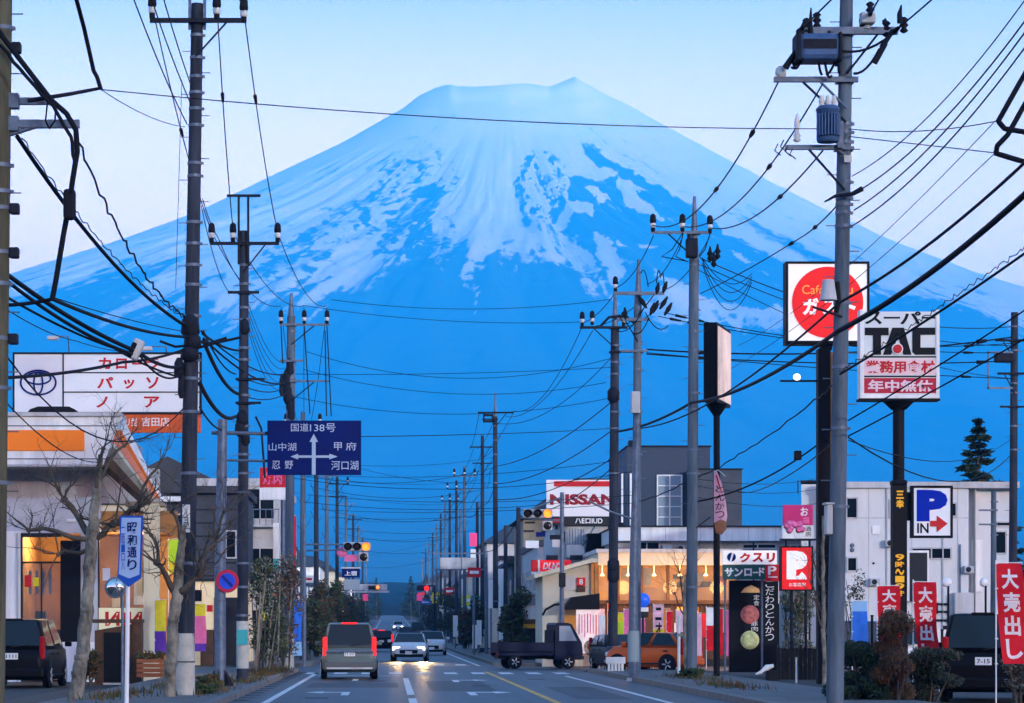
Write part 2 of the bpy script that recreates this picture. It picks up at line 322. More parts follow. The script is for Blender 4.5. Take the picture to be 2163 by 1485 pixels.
    im = t.nodes.new('ShaderNodeMapRange'); im.inputs[1].default_value = 350; im.inputs[2].default_value = 1900; t.links.new(mth('ADD', rn_, mth('MULTIPLY', mth('SUBTRACT', n.outputs['Fac'], .5), 1500)), im.inputs[0]); t.links.new(im.outputs[0], summit_dim.inputs[0]); t.links.new(summit_dim.outputs[2], mx.inputs[7])
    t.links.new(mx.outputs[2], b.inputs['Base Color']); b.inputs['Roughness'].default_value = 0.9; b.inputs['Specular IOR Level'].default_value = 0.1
    me.materials.append(m)
    o = bpy.data.objects.new('mountain', me); C.objects.link(o); tag(o, kind='structure'); return o
make_mountain()
RIDGE = 472.0  # crest of the unseen ridge added to block the sun from the street
def make_wooded_rise():
    xs = np.linspace(-500, 620, 100); ys = np.linspace(900, 2300, 40); XX, YY = np.meshgrid(xs, ys)
    z = np.minimum(ground(900) + (YY - 900) * .01, 30) + 15 * np.exp(-((YY - 1750) / 330.0) ** 2) * (.6 + .8 * fbm(XX / 60, YY / 160, 4, 7)) * np.clip((560 - np.abs(XX - 60)) / 250, 0, 1) + 7 * fbm(XX / 9, YY / 30, 3, 8) * np.clip((YY - 900) / 150, 0, 1) * np.clip((2300 - YY) / 200, 0, 1) - 1.5
    n = len(xs); mb = MB(); mb.add([(a, b, c) for a, b, c in zip(XX.ravel(), YY.ravel(), z.ravel())], [(i * n + j, i * n + j + 1, (i + 1) * n + j + 1, (i + 1) * n + j) for i in range(len(ys) - 1) for j in range(n - 1)], 0, True)
    tag(mb.build('wooded_rise', mat('far_forest', (0.010, 0.016, 0.016), 0.95, var=0.6, scale=0.08, spec=.05)), kind='structure')
make_wooded_rise()
def make_sun_block_ridge():
    """added unseen ridge behind the viewer, shaped to shade the street but not the mountain"""
    xs = np.linspace(-9000, 11000, 121); ys = np.linspace(-3900, -700, 40)
    XX, YY = np.meshgrid(xs, ys)
    h = RIDGE * np.exp(-((YY + 2500) / 620.0) ** 2) * (0.95 + 0.1 * fbm(XX / 900, YY / 700, 4, 88)) * np.clip((11200 - np.abs(XX - 1000)) / 2500, 0, 1) + 40 * (fbm(XX / 260, YY / 260, 3, 66) - .5) * np.clip(1 - np.abs(YY + 1700) / 900, 0, 1) - 6
    co = [(x, y, z) for x, y, z in zip(XX.ravel(), YY.ravel(), h.ravel())]; n = len(xs)
    mb = MB(); mb.add(co, [(i * n + j, i * n + j + 1, (i + 1) * n + j + 1, (i + 1) * n + j) for i in range(len(ys) - 1) for j in range(n - 1)], 0, True)
    tag(mb.build('sun_block_ridge', mat('sun_block_cover', (0.035, 0.05, 0.03), 0.9, var=0.4, scale=0.02)), kind='structure')
make_sun_block_ridge()
# ---- haze: one closed box of thin even air round everything
def make_haze():
    mb = MB(); mb.box(-14500, 15500, -4200, 28500, -90, 2900); o = mb.build('haze', [])
    m = bpy.data.materials.new('haze'); m.use_nodes = True; t = m.node_tree; t.nodes.remove(t.nodes['Principled BSDF'])
    pv = t.nodes.new('ShaderNodeVolumePrincipled'); pv.inputs['Color'].default_value = HAZE_COL; pv.inputs['Density'].default_value = HAZE_DENS; pv.inputs['Anisotropy'].default_value = 0.0
    t.links.new(pv.outputs[0], t.nodes['Material Output'].inputs['Volume'])
    o.data.materials.append(m); tag(o, kind='stuff'); return o
HAZE_COL = (0.006, 0.42, 1.0, 1); HAZE_DENS = 1.35e-4
if HAZE_DENS: make_haze()
# ---------------------------------------------------------------- ground, road, pavements, markings
def strip(name, quads, m, z=0.0, kind='structure', step=12.0):
    """flat sheet pieces (x0, x1, y0, y1) that follow the street level, z above it"""
    mb = MB()
    for x0, x1, y0, y1 in quads:
        n = max(1, int((y1 - y0) / step)) if y1 > 140 else 1
        for i in range(n):
            a = y0 + (y1 - y0) * i / n; b = y0 + (y1 - y0) * (i + 1) / n
            mb.add([(x0, a, ground(a) + z), (x1, a, ground(a) + z), (x1, b, ground(b) + z), (x0, b, ground(b) + z)], [(0, 1, 2, 3)])
    o = mb.build(name, m, fix=False); tag(o, kind=kind); return o
def raised(name, quads, m, z0, z1, step=12.0):
    mb = MB()
    for x0, x1, y0, y1 in quads:
        n = max(1, int((y1 - y0) / step)) if y1 > 140 else 1
        for i in range(n):
            a = y0 + (y1 - y0) * i / n; b = y0 + (y1 - y0) * (i + 1) / n
            vs = [(x, y, ground(y) + z) for z in (z0, z1) for x, y in ((x0, a), (x1, a), (x1, b), (x0, b))]
            fs = [(4, 5, 6, 7), (0, 4, 7, 3), (1, 2, 6, 5)]
            if i == 0: fs.append((0, 1, 5, 4))
            if i == n - 1: fs.append((2, 3, 7, 6))
            mb.add(vs, fs)
    o = mb.build(name, m, fix=False); tag(o, kind='structure'); return o
def asphalt(name, col, rough):
    m = mat(name, col, rough, var=0.35, scale=0.9, bump=0.0); t = m.node_tree; b = t.nodes['Principled BSDF']
    tc = t.nodes.new('ShaderNodeTexCoord'); n = t.nodes.new('ShaderNodeTexNoise'); n.inputs['Scale'].default_value = 55; n.inputs['Detail'].default_value = 3
    mp = t.nodes.new('ShaderNodeMapping'); mp.inputs['Scale'].default_value = (1.6, .035, 1); w = t.nodes.new('ShaderNodeTexNoise'); w.inputs['Scale'].default_value = 1.0; w.inputs['Detail'].default_value = 5; t.links.new(tc.outputs['Object'], mp.inputs[0]); t.links.new(mp.outputs[0], w.inputs[0])
    src = b.inputs['Base Color'].links[0].from_socket; mr = t.nodes.new('ShaderNodeMapRange'); mr.inputs[1].default_value = .35; mr.inputs[2].default_value = .65; mr.inputs[3].default_value = .72; mr.inputs[4].default_value = 1.2; t.links.new(w.outputs['Fac'], mr.inputs[0]); ml = t.nodes.new('ShaderNodeMix'); ml.data_type = 'RGBA'; ml.blend_type = 'MULTIPLY'; ml.inputs[0].default_value = 1; t.links.new(src, ml.inputs[6]); t.links.new(mr.outputs[0], ml.inputs[7]); t.links.new(ml.outputs[2], b.inputs['Base Color'])
    t.links.new(tc.outputs['Object'], n.inputs[0]); bp = t.nodes.new('ShaderNodeBump'); bp.inputs['Strength'].default_value = 0.35; bp.inputs['Distance'].default_value = 0.01
    t.links.new(n.outputs['Fac'], bp.inputs['Height']); t.links.new(bp.outputs[0], b.inputs['Normal']); return m
ASPH = asphalt('asphalt', (0.050, 0.058, 0.062), 0.5)
LOT = asphalt('old_asphalt', (0.050, 0.050, 0.046), 0.8)
PAVE = mat('pavement', (0.13, 0.13, 0.125), 0.85, var=0.35, scale=1.3, bump=0.3)
KERB = mat('kerb_concrete', (0.16, 0.16, 0.155), 0.85, var=0.35, scale=2)
LINE = mat('road_paint', (0.62, 0.63, 0.62), 0.7, var=0.45, scale=2.5)
YLINE = mat('yellow_road_paint', (0.62, 0.36, 0.08), 0.7, var=0.45, scale=2.5)
def make_ground():
    xs = [-15000, -4000, -1200, -400, -120, 120, 400, 1200, 4000, 15000]
    ys = [-4100, -200, 0, 80, 150] + list(range(170, 420, 20)) + [450, 600, 900, 1400, 2200, 3200, 6000, 12000, 28000]
    co = [(x, y, min(ground(y), 30) - 0.03 - (0 if y < 3000 else 0)) for y in ys for x in xs]; n = len(xs)
    mb = MB(); mb.add(co, [(i * n + j, i * n + j + 1, (i + 1) * n + j + 1, (i + 1) * n + j) for i in range(len(ys) - 1) for j in range(n - 1)])
    m = mat('earth', (0.028, 0.034, 0.030), 0.95, var=0.5, scale=0.05, spec=.1)
    tag(mb.build('ground', m, fix=False), kind='structure')
make_ground()
XL, XR, XR2 = -3.3, 7.0, 4.35            # kerb lines: left, right before the crossing, right beyond it
strip('road', [(XL, XR, -40, 99.5), (XL, XR2, 111.5, 1500)], ASPH, 0.0)
strip('side_road', [(-90, 90, 99.5, 111.5)], ASPH, 0.0)
strip('forecourt', [(-60, -6.6, 30, 99.3), (-60, -6.6, 111.7, 150)], LOT, 0.0)
strip('parking_lot', [(10.2, 60, 30, 99.3), (7.2, 60, 111.7, 150)], LOT, 0.0)
raised('pavement_left', [(-6.6, XL - 0.2, -40, 97.5), (-6.2, XL - 0.2, 113.5, 700)], PAVE, -0.1, 0.12)
raised('pavement_right', [(XR + 0.2, 10.2, -40, 97.0), (XR2 + 0.2, 7.0, 113.5, 700)], PAVE, -0.1, 0.12)
raised('kerb', [(XL - 0.2, XL, -40, 97.5), (XL - 0.2, XL, 113.5, 700), (XR, XR + 0.2, -40, 97.0), (XR2, XR2 + 0.2, 113.5, 700)], KERB, -0.1, 0.135)
def markings():
    q = [(-2.62, -2.47, 20, 96), (5.6, 5.74, 30, 88), (-2.62, -2.47, 114, 700), (3.62, 3.77, 113, 700),
         (0.38, 0.55, 62, 84), (0.38, 0.55, 40, 58.7), (0.40, 0.53, 122, 138)] + [(0.40, 0.53, 150 + 14 * i, 156 + 14 * i) for i in range(30)]
    q += [(-2.4, 0.3, 88.0, 88.5), (0.62, 3.3, 113.6, 114.2)]                                  # stop lines
    q += [(-2.9 + 0.95 * i, -2.45 + 0.95 * i, 92, 95.5) for i in range(10)]                   # zebra crossing
    q += [(-2.9 + 0.95 * i, -2.45 + 0.95 * i, 115.5, 119) for i in range(7)]
    strip('lane_marking', q, LINE, 0.005)
    strip('lane_marking', [(3.32, 3.47, 30, 97)], YLINE, 0.005)
    # direction arrows
    def arrow(x, y, turn):
        mb = MB(); z = ground(y) + 0.005
        if turn == 0:
            pts = [[(-.09, -2.4), (.09, -2.4), (.09, .5), (-.09, .5)], [(-.42, .5), (.42, .5), (0, 2.4)]]
        else:
            s = turn
            pts = [[(-.09, -2.4), (.09, -2.4), (.09, .9), (-.09, .9)], [(.09 * s, .2), (.55 * s, .2), (.55 * s, .9), (.09 * s, .9)], [(.55 * s, -.5), (1.0 * s, .55), (.55 * s, 1.6)]]
        for p in pts:
            mb.add([(x + a, y + b, z) for a, b in p], [tuple(range(len(p)))])
        o = mb.build('direction_arrow', LINE, fix=False); tag(o, kind='structure')
        for poly in o.data.polygons:
            if poly.normal.z < 0: poly.flip()
    arrow(-1.05, 64, -1); arrow(-1.05, 82, 0); arrow(1.9, 64, 1); arrow(1.9, 80, 1)
markings()
# tyre-worn lanes, patches and manhole covers
def road_wear():
    m = asphalt('patched_asphalt', (0.041, 0.046, 0.050), 0.6)
    strip('asphalt_patch', [(-2.3, -.6, 47, 55), (1.0, 2.6, 66, 79), (-2.2, .2, 70, 76.5), (-.5, .35, 118, 133), (4.0, 5.2, 58, 71)], m, 0.0025)
    rim = mat('cast_iron', (.03, .03, .032), .5, .5, var=.4, scale=9)
    for i, (x, y) in enumerate(((-1.6, 59), (2.4, 72), (-.4, 79), (4.4, 82), (1.2, 104), (-1.9, 121))):
        mb = MB(); mb.lathe([(.01, .0), (.33, .0), (.36, -.004)], (x, y, .0075), 20, smooth=False)
        for k in range(-3, 4): mb.box(x - .25, x + .25, y + k * .075 - .02, y + k * .075 + .02, .0076, .0115)
        tag(mb.build('manhole_cover', rim), ('round iron manhole cover in the left lane nearest the viewer', 'round iron manhole cover in the oncoming lane before the crossing', 'round iron manhole cover beside the centre line', 'round iron manhole cover near the right kerb', 'round iron manhole cover in the middle of the crossing', 'round iron manhole cover behind the compact van')[i], 'manhole cover', 'manhole covers in the road')
    mb = MB()
    for i in range(24): mb.box(XL - .02, XL + .32, 40 + i * 2.4, 40.9 + i * 2.4, .002, .012)
    tag(mb.build('gutter_grate', rim), kind='structure')
road_wear()
ORD = 'first second third fourth fifth sixth seventh eighth ninth tenth eleventh twelfth thirteenth fourteenth fifteenth sixteenth seventeenth eighteenth nineteenth twentieth'.split() + ['twenty-' + w for w in 'first second third fourth fifth sixth seventh eighth ninth'.split()] + ['thirtieth', 'thirty-first', 'thirty-second', 'thirty-third', 'thirty-fourth', 'thirty-fifth', 'thirty-sixth', 'thirty-seventh', 'thirty-eighth', 'thirty-ninth', 'fortieth', 'forty-first']
# ---------------------------------------------------------------- shared materials
M = dict(
    concrete=mat('pole_concrete', (0.105, 0.14, 0.18), 0.85, spec=.12, var=0.5, scale=1.5, bump=0.25, stretch=(3, 3, 0.35)),
    bluesteel=mat('blue_grey_enamel', (0.05, 0.11, 0.235), 0.5, 0.1, var=0.3, scale=5, spec=.2), olive=mat('olive_pole_concrete', (0.095, 0.092, 0.060), 0.85, spec=.10, var=0.6, scale=1.6, bump=0.25, stretch=(3, 3, 0.35)), darkpole=mat('stained_pole_concrete', (0.038, 0.045, 0.064), 0.85, spec=.10, var=0.6, scale=1.5, bump=0.25, stretch=(3, 3, 0.35)),
    steel=mat('galvanised_steel', (0.12, 0.16, 0.225), 0.5, 0.3, var=0.35, spec=.3, scale=6), dsteel=mat('weathered_steel', (0.014, 0.017, 0.028), 0.7, 0.0, spec=.15, var=0.4, scale=6),
    rubber=mat('black_rubber', (0.008, 0.009, 0.014), 0.7, spec=.15), cable=mat('cable_sheath', (0.006, 0.007, 0.012), 0.7, spec=.12),
    porcelain=mat('porcelain', (0.62, 0.62, 0.60), 0.25), wrap=mat('pole_wrap', (0.50, 0.50, 0.44), 0.6, var=0.25, scale=4), teal=mat('teal_label', (0.05, 0.38, 0.40), 0.5),
    white=mat('white_paint', (0.82, 0.82, 0.81), 0.5, var=0.20, scale=1.1, stretch=(2.5, 2.5, .3)), cream=mat('cream_paint', (0.62, 0.56, 0.42), 0.6, var=0.15, scale=1.2),
    black=mat('black_paint', (0.005, 0.006, 0.009), 0.6, var=0.3, scale=3, spec=.15), red=mat('red_paint', (0.62, 0.012, 0.016), 0.45, var=0.12, scale=2),
    blue=mat('blue_paint', (0.004, 0.07, 0.40), 0.5, spec=.2), navy=mat('navy_sign_sheet', (0.0015, 0.012, 0.125), 0.6, spec=.12, var=0.15, scale=1.5), orange=mat('orange_paint', (0.80, 0.16, 0.015), 0.5, var=0.12, scale=1.5),
    ptext=mat('reflective_white', (0.80, 0.82, 0.85), 0.5), glass=mat('window_glass', (0.008, 0.011, 0.015), 0.08, spec=0.35), glassl=mat('pale_window_glass', (0.30, 0.36, 0.42), 0.08, spec=0.8),
    grey=mat('grey_siding', (0.060, 0.070, 0.088), 0.7, var=0.25, scale=1.2), lgrey=mat('pale_grey_paint', (0.50, 0.50, 0.51), 0.65, var=0.26, scale=1.0, stretch=(2.5, 2.5, .3)), frame=mat('aluminium_frame', (0.55, 0.56, 0.57), 0.4, 0.5),
    trim=mat('dark_trim', (0.018, 0.019, 0.023), 0.6, spec=.2), brown=mat('brown_wood', (0.10, 0.05, 0.025), 0.7, var=0.4, scale=3), bark=mat('bark', (0.085, 0.07, 0.055), 0.9, var=0.55, scale=5, bump=0.6),
    palebark=mat('mottled_bark', (0.22, 0.205, 0.165), 0.9, var=0.85, scale=5, bump=0.9, spec=.1, stretch=(1, 1, .55)), leaf=mat('leaf_green', (0.06, 0.085, 0.025), 0.7, var=0.5, scale=4), dleaf=mat('dark_leaf', (0.025, 0.045, 0.022), 0.75, var=0.5, scale=4),
    oleaf=mat('russet_leaf', (0.14, 0.07, 0.025), 0.8, var=0.5, scale=4), pine=mat('fir_needles', (0.012, 0.026, 0.018), 0.8, var=0.5, scale=5), roof=mat('slate_roof', (0.05, 0.052, 0.06), 0.6, var=0.3, scale=2),
    tan=mat('tan_stucco', (0.30, 0.25, 0.18), 0.8, var=0.2, scale=1.5), amber=mat('amber_lamp', (1.0, 0.48, 0.10), 0.3, emit=2.8, emit_col=(1.0, 0.13, 0.006)), redlamp=mat('red_lamp', (1.0, 0.03, 0.02), 0.3, emit=1.6, emit_col=(1.0, 0.012, 0.02)),
    darklens=mat('dark_lens', (0.02, 0.012, 0.012), 0.2), chrome=mat('chrome', (0.7, 0.7, 0.7), 0.12, 1.0), redp=mat('red_print', (0.55, 0.012, 0.02), 0.5), yprint=mat('yellow_print', (0.85, 0.42, 0.02), 0.5, emit=0.25), pink=mat('pink_cloth', (0.75, 0.16, 0.36), 0.8, var=0.2, scale=3),
    yellow=mat('yellow_cloth', (0.75, 0.62, 0.03), 0.8, var=0.2, scale=3), purple=mat('purple_cloth', (0.12, 0.04, 0.35), 0.8, var=0.3, scale=3), redcloth=mat('red_cloth', (0.66, 0.010, 0.022), 0.8, var=0.15, scale=3), bluecloth=mat('blue_cloth', (0.03, 0.16, 0.65), 0.8, var=0.25, scale=3),
)
# ---------------------------------------------------------------- utility poles
def insulator(mb_dark, mb_white, x, y, z, s=1.0):
    mb_dark.lathe([(0.05 * s, 0), (0.06 * s, 0.02), (0.06 * s, 0.12)], (x, y, z), 8); mb_white.lathe([(0.05 * s, 0), (0.085 * s, 0.02), (0.07 * s, 0.06), (0.085 * s, 0.1), (0.06 * s, 0.14)], (x, y, z + 0.12 * s), 8)
    mb_dark.lathe([(0.07 * s, 0), (0.095 * s, 0.04), (0.08 * s, 0.22), (0.03 * s, 0.27)], (x, y, z + 0.25 * s), 8)
def utility_pole(label, px, d, py_top, r0=0.17, r1=0.11, px_top=None, m='concrete', group='utility poles along the street', arms=(), ins=(), bands=(), bolts=None, wrap=None, spike=0.0, base_px=None, n=14):
    """px: photo column of the foot. arms: (px0, px1, py, depth offset, size); ins: (px, py) foot of an insulator."""
    X = (px - VX) * d / F; g = ground(d) + (0.12 if abs(X) < 10 else 0)
    t = thing('utility_pole', label, 'utility pole', (X, d, g), 0, group)
    zt = at(px, py_top, d).z - g; xt = ((px_top if px_top is not None else px) - px) * d / F
    ax = lambda z: xt * z / zt
    lx = lambda p: (p - px) * d / F
    lz = lambda p: EYE + (VY - p) * d / F - g
    body = MB(); k = 7
    body.tube([(ax(zt * i / k), 0, zt * i / k - (0.25 if i == 0 else 0)) for i in range(k + 1)], [r0 + (r1 - r0) * i / k for i in range(k + 1)], n)
    body.build('shaft', M[m], t)
    rad = lambda z: r0 + (r1 - r0) * z / zt
    if spike:
        s = MB(); s.cyl((xt, 0, zt), (xt * 1.02, 0, zt + spike), r1 * 0.8, r1 * 0.35, 10); s.build('pole_top', M['steel'], t)
    for a in arms:
        p0, p1, py, dy, sz = (list(a) + [0.0, 0.05])[:5] if len(a) < 5 else a
        z = lz(py); mb = MB(); y = -rad(z) - sz + dy
        mb.box(lx(p0), lx(p1), y - sz, y + sz, z - sz, z + sz)
        mb.box(ax(z) - rad(z) * 1.3, ax(z) + rad(z) * 1.3, y + sz, y + sz + rad(z) * 2.2, z - 0.03, z + 0.03)
        mb.build('crossarm', M['dsteel' if m == 'darkpole' else 'steel'], t)
        if abs(lx(p1) - lx(p0)) > 1.0:
            far = lx(p0) if abs(lx(p0) - ax(z)) > abs(lx(p1) - ax(z)) else lx(p1)
            b = MB(); b.cyl((ax(z - .7), y, z - 0.75), (ax(z) + (far - ax(z)) * 0.6, y, z - sz), 0.022, n=6); b.build('brace', M['dsteel'], t)
    for p, py in ins:
        z = lz(py); a, b = MB(), MB(); insulator(a, b, lx(p), -rad(z) - 0.05, z); io = a.build('insulator', M['rubber'], t); b.build('porcelain_ring', M['porcelain'], io)
    if bands:
        proto = None
        for py in bands:
            z = lz(py); mb = MB(); r = rad(z) + 0.012; mb.lathe([(r, -0.03), (r, 0.03)], (ax(z), 0, z), n); mb.box(ax(z) + r * .7, ax(z) + r + 0.04, -0.03, 0.03, z - 0.025, z + 0.025); mb.build('band', M['steel'], t)
    if bolts:
        z = bolts[0]; i = 0
        me = None
        while z < bolts[1] * zt:
            if me is None:
                mb = MB(); mb.cyl((0, 0, 0), (0.17, 0, 0.0), 0.010, n=6); mb.cyl((0.16, 0, 0), (0.17, 0, 0), 0.016, n=6); me = mb.mesh('step_bolt', M['steel'])
            for s in ((1,) if i % 2 else (-1,)):
                o = bpy.data.objects.new('step_bolt', me); C.objects.link(o); o.parent = t; o.location = (ax(z) + s * rad(z) * 0.95, 0, z); o.rotation_euler = (0, 0, 0 if s > 0 else math.pi)
            z += 0.45; i += 1
    if wrap:
        za, zb = lz(wrap[1]), lz(wrap[0]); mb = MB(); mb.lathe([(rad(za) + .012, za), (rad(zb) + .012, zb)], (ax((za + zb) / 2), 0, 0), n); mb.build('sheet_wrap', M['wrap'], t)
        for py in wrap[2:]:
            z = lz(py); mb = MB(); mb.lathe([(rad(z) + .016, z - .012), (rad(z) + .016, z + .012)], (ax(z), 0, 0), n); mb.build('strap', M['dsteel'], t)
    t['_dummy'] = 0; del t['_dummy']
    return t, lx, lz, ax, rad
def canister(t, x, y, z, r, h, m='steel', name='transformer'):
    mb = MB(); mb.lathe([(r * .9, 0), (r, 0.04), (r, h * .86), (r * 1.06, h * .87), (r * 1.06, h * .92), (r * .8, h)], (x, y, z), 16); o = mb.build(name, M[m], t)
    b = MB()
    for s in (-1, 0, 1): b.lathe([(0.05, 0), (0.035, .05), (0.055, .08), (0.03, .2)], (x + s * r * .55, y, z + h * .97), 8)
    b.build('bushing', M['porcelain'], o)
    f = MB()
    for k in range(10):
        a = math.pi * (1.1 + 0.8 * k / 9); f.box(x + math.cos(a) * r * 1.0 - .012, x + math.cos(a) * r * 1.0 + .012, y + math.sin(a) * r - .06, y + math.sin(a) * r, z + h * .15, z + h * .75)
    f.build('cooling_fin', M[m], o); return o
# ---------------------------------------------------------------- cables
def cable(label, pts, r=0.012, sag=0.0, group='overhead cables', name='power_cable', n=14, wob=0.0, m='cable', nodes=()):
    """one hanging cable; pts are photo columns/rows with a distance each: (px, py, d)"""
    P = [at(*p) if len(p) == 3 else Vector(p[:3]) for p in pts]; mid = P[0]
    L = []
    for i in range(len(P) - 1):
        for k in range(n + (1 if i == len(P) - 2 else 0)):
            t = k / n; q = P[i].lerp(P[i + 1], t); q.z -= 4 * sag * t * (1 - t) * (1 if len(P) == 2 else 0.5)
            if wob: q.z += wob * math.sin(k * 2.4 + i) ; q.x += wob * 0.6 * math.sin(k * 1.7)
            L.append(q - mid)
    mb = MB(); mb.tube(L, r, 5); o = mb.build(name, M[m], fix=False); o.location = mid; tag(o, label, 'cable', group)
    for tt in nodes:
        q = L[int(tt * (len(L) - 1))]; q2 = L[min(len(L) - 1, int(tt * (len(L) - 1)) + 1)]
        b = MB(); dv_ = (q2 - q).normalized(); b.cyl(q - dv_ * .22, q + dv_ * .22, r * 3.2, r * 2.2, 8); b.build('cable_joint', M['rubber'], o)
    return o
# ---------------------------------------------------------------- trees and shrubs
def leaf_mesh(rnd, blobs, n, size, mats, name, parent, flat=0.0, fix=False):
    """many small leaf faces spread through a set of ellipsoid clumps (centre, radii)"""
    mb = MB(); tot = sum(b[1][0] * b[1][1] * b[1][2] for b in blobs)
    for c, r in blobs:
        k = max(6, int(n * r[0] * r[1] * r[2] / tot))
        for _ in range(k):
            u = Vector((rnd.gauss(0, 1), rnd.gauss(0, 1), rnd.gauss(0, 1))).normalized() * (rnd.random() ** 0.42)
            p = Vector((c[0] + u.x * r[0], c[1] + u.y * r[1], c[2] + u.z * r[2])); s = size * rnd.uniform(0.6, 1.4)
            a = Vector((rnd.gauss(0, 1), rnd.gauss(0, 1), rnd.gauss(0, 1))).normalized(); b = a.orthogonal().normalized()
            mb.add([p - a * s, p + b * s * 0.45, p + a * s, p - b * s * 0.45], [(0, 1, 2, 3)], rnd.randrange(len(mats)))
    return mb.build(name, mats, parent, fix=fix)
def branch(mb, rnd, p, dirv, length, r, depth, gnarl=0.35, up=0.15, tips=None):
    pts = [Vector(p)]; d = Vector(dirv).normalized(); k = 5; rs = [r]
    for i in range(k):
        d = (d + Vector((rnd.gauss(0, gnarl), rnd.gauss(0, gnarl), rnd.gauss(0, gnarl) + up)) * 0.5).normalized(); pts.append(pts[-1] + d * length / k); rs.append(r * (1 - 0.5 * (i + 1) / k))
    mb.tube(pts, rs, 6 if r > .02 else 4)
    if depth > 0:
        for j in range(rnd.choice((2, 3, 3))):
            i = rnd.randrange(2, k + 1); nd = (d + Vector((rnd.gauss(0, .8), rnd.gauss(0, .8), rnd.gauss(0, .6)))).normalized()
            branch(mb, rnd, pts[i], nd, length * rnd.uniform(.45, .7), rs[i] * .62, depth - 1, gnarl, up, tips)
    elif tips is not None: tips.append(pts[-1])
def bare_tree(label, px, py, d, spec, seed, r0=0.15, m='palebark', group='pollarded street trees'):
    """spec: list of (px, py) trunk points, then limbs [(px, py, px2, py2, r, depth)]"""
    rnd = random.Random(seed); b = at(px, py, d); b.z = 0.10
    t = thing('street_tree', label, 'tree', b, 0, group)
    loc = lambda p, q, dy=0: at(p, q, d) - b + Vector((0, dy, 0))
    trunk, limbs = spec; mb = MB()
    tp = [loc(*q[:2]) for q in trunk]; tp[0].z = -0.1; fp, fr = [], []
    for i in range(len(tp) - 1):
        for k in range(5):
            u = k / 5; fp.append(tp[i].lerp(tp[i + 1], u) + Vector((rnd.gauss(0, .012), rnd.gauss(0, .012), 0))); fr.append((trunk[i][2] * (1 - u) + trunk[i + 1][2] * u) * rnd.uniform(.90, 1.12))
    fp.append(tp[-1]); fr.append(trunk[-1][2]); mb.tube(fp, fr, 14)
    for q in trunk[1:-1]:  # knots
        c = loc(*q[:2]); mb.lathe([(0.02, -.1), (q[2] * 1.12, -0.03), (q[2] * 1.1, .05), (.02, .13)], c, 8)
    mb.build('trunk', M[m], t); br = MB()
    for x0, y0, x1, y1, r, dep in limbs:
        a, c = loc(x0, y0), loc(x1, y1, rnd.uniform(-.5, .5)); mid = a.lerp(c, .5) + Vector((rnd.uniform(-.08, .08), rnd.uniform(-.2, .2), rnd.uniform(-.14, .1)))
        pts = [a, a.lerp(mid, .5) + Vector((0, 0, -.05)), mid, mid.lerp(c, .5) + Vector((0, 0, .05)), c]; br.tube(pts, [r, r * .9, r * .78, r * .7, r * .62], 8)
        br.lathe([(0.01, -r), (r * .95, -r * .4), (r * 1.0, r * .3), (.01, r)], c, 8)
        dv_ = (c - mid).normalized()
        for _ in range(rnd.choice((5, 6, 7))):
            branch(br, rnd, c, (dv_ + Vector((rnd.gauss(0, .7), rnd.gauss(0, .7), rnd.gauss(.2, .6)))).normalized(), rnd.uniform(.5, 1.05), r * .30, dep)
        for _ in range(5): branch(br, rnd, mid.lerp(c, rnd.random()), (Vector((rnd.gauss(0, .8), rnd.gauss(0, .8), rnd.gauss(.4, .6)))).normalized(), rnd.uniform(.3, .7), r * .22, 1)
    br.build('branches', M['bark'], t); return t
def shrub(label, loc, w, h, seed, mats, n=1500, size=0.09, cat='shrub', name='shrub', group=None, stems=5, low=.2):
    rnd = random.Random(seed); t = thing(name, label, cat, loc, 0, group); mb = MB()
    for k in range(stems):
        a = rnd.uniform(0, 6.28); e = Vector((math.cos(a) * w * .3, math.sin(a) * w * .3, h * rnd.uniform(.6, .95))); mb.tube([Vector((math.cos(a) * w * .08, math.sin(a) * w * .08, -.05)), e * .5 + Vector((rnd.uniform(-.1, .1), 0, 0)), e], [0.03, .022, .008], 5)
    mb.build('stem', M['bark'], t)
    bl = []
    for k in range(rnd.randint(15, 20)):
        q = rnd.random(); bl.append(((rnd.uniform(-.33, .33) * w * (1.1 - .5 * q), rnd.uniform(-.33, .33) * w, h * (low + (.88 - low) * q)), (w * rnd.uniform(.17, .30), w * rnd.uniform(.17, .30), h * rnd.uniform(.09, .17))))
    leaf_mesh(rnd, bl, int(n * 2.6), size, mats, 'crown', t); return t
def conifer(label, loc, w, h, seed, group=None, n=2600):
    rnd = random.Random(seed); t = thing('fir_tree', label, 'tree', loc, 0, group); mb = MB(); mb.tube([(0, 0, -.1), (0, 0, h * .5), (0, 0, h)], [w * .05, w * .03, .01], 8); mb.build('trunk', M['bark'], t)
    lv = MB()
    tiers = 30
    for i in range(tiers):
        q = i / (tiers - 1); z = h * (.10 + .90 * q); rr = (w * .5 * (1 - q) ** 0.85 + .06) * rnd.uniform(.75, 1.1)
        for k in range(max(4, int(12 * (1 - q) + 4))):
            a = rnd.uniform(0, 6.28); L = rr * rnd.uniform(.7, 1.15); dx, dy = math.cos(a), math.sin(a)
            for s in range(max(8, int(n / 85))):
                f = rnd.uniform(.15, 1); p = Vector((dx * L * f, dy * L * f, z - L * .38 * f + L * .16 * f * f * 2 + rnd.gauss(0, .05))); sz = .085 * w / 2 * rnd.uniform(.6, 1.3)
                u = Vector((dx + rnd.gauss(0, .5), dy + rnd.gauss(0, .5), rnd.gauss(-.15, .3))).normalized(); v = u.orthogonal().normalized()
                v = (v * math.cos(s) + u.cross(v) * math.sin(s))
                lv.add([p - u * sz, p + v * sz * .35, p + u * sz, p - v * sz * .35], [(0, 1, 2, 3)], rnd.randrange(2))
    lv.build('crown', [M['pine'], M['dleaf']], t, fix=False); return t
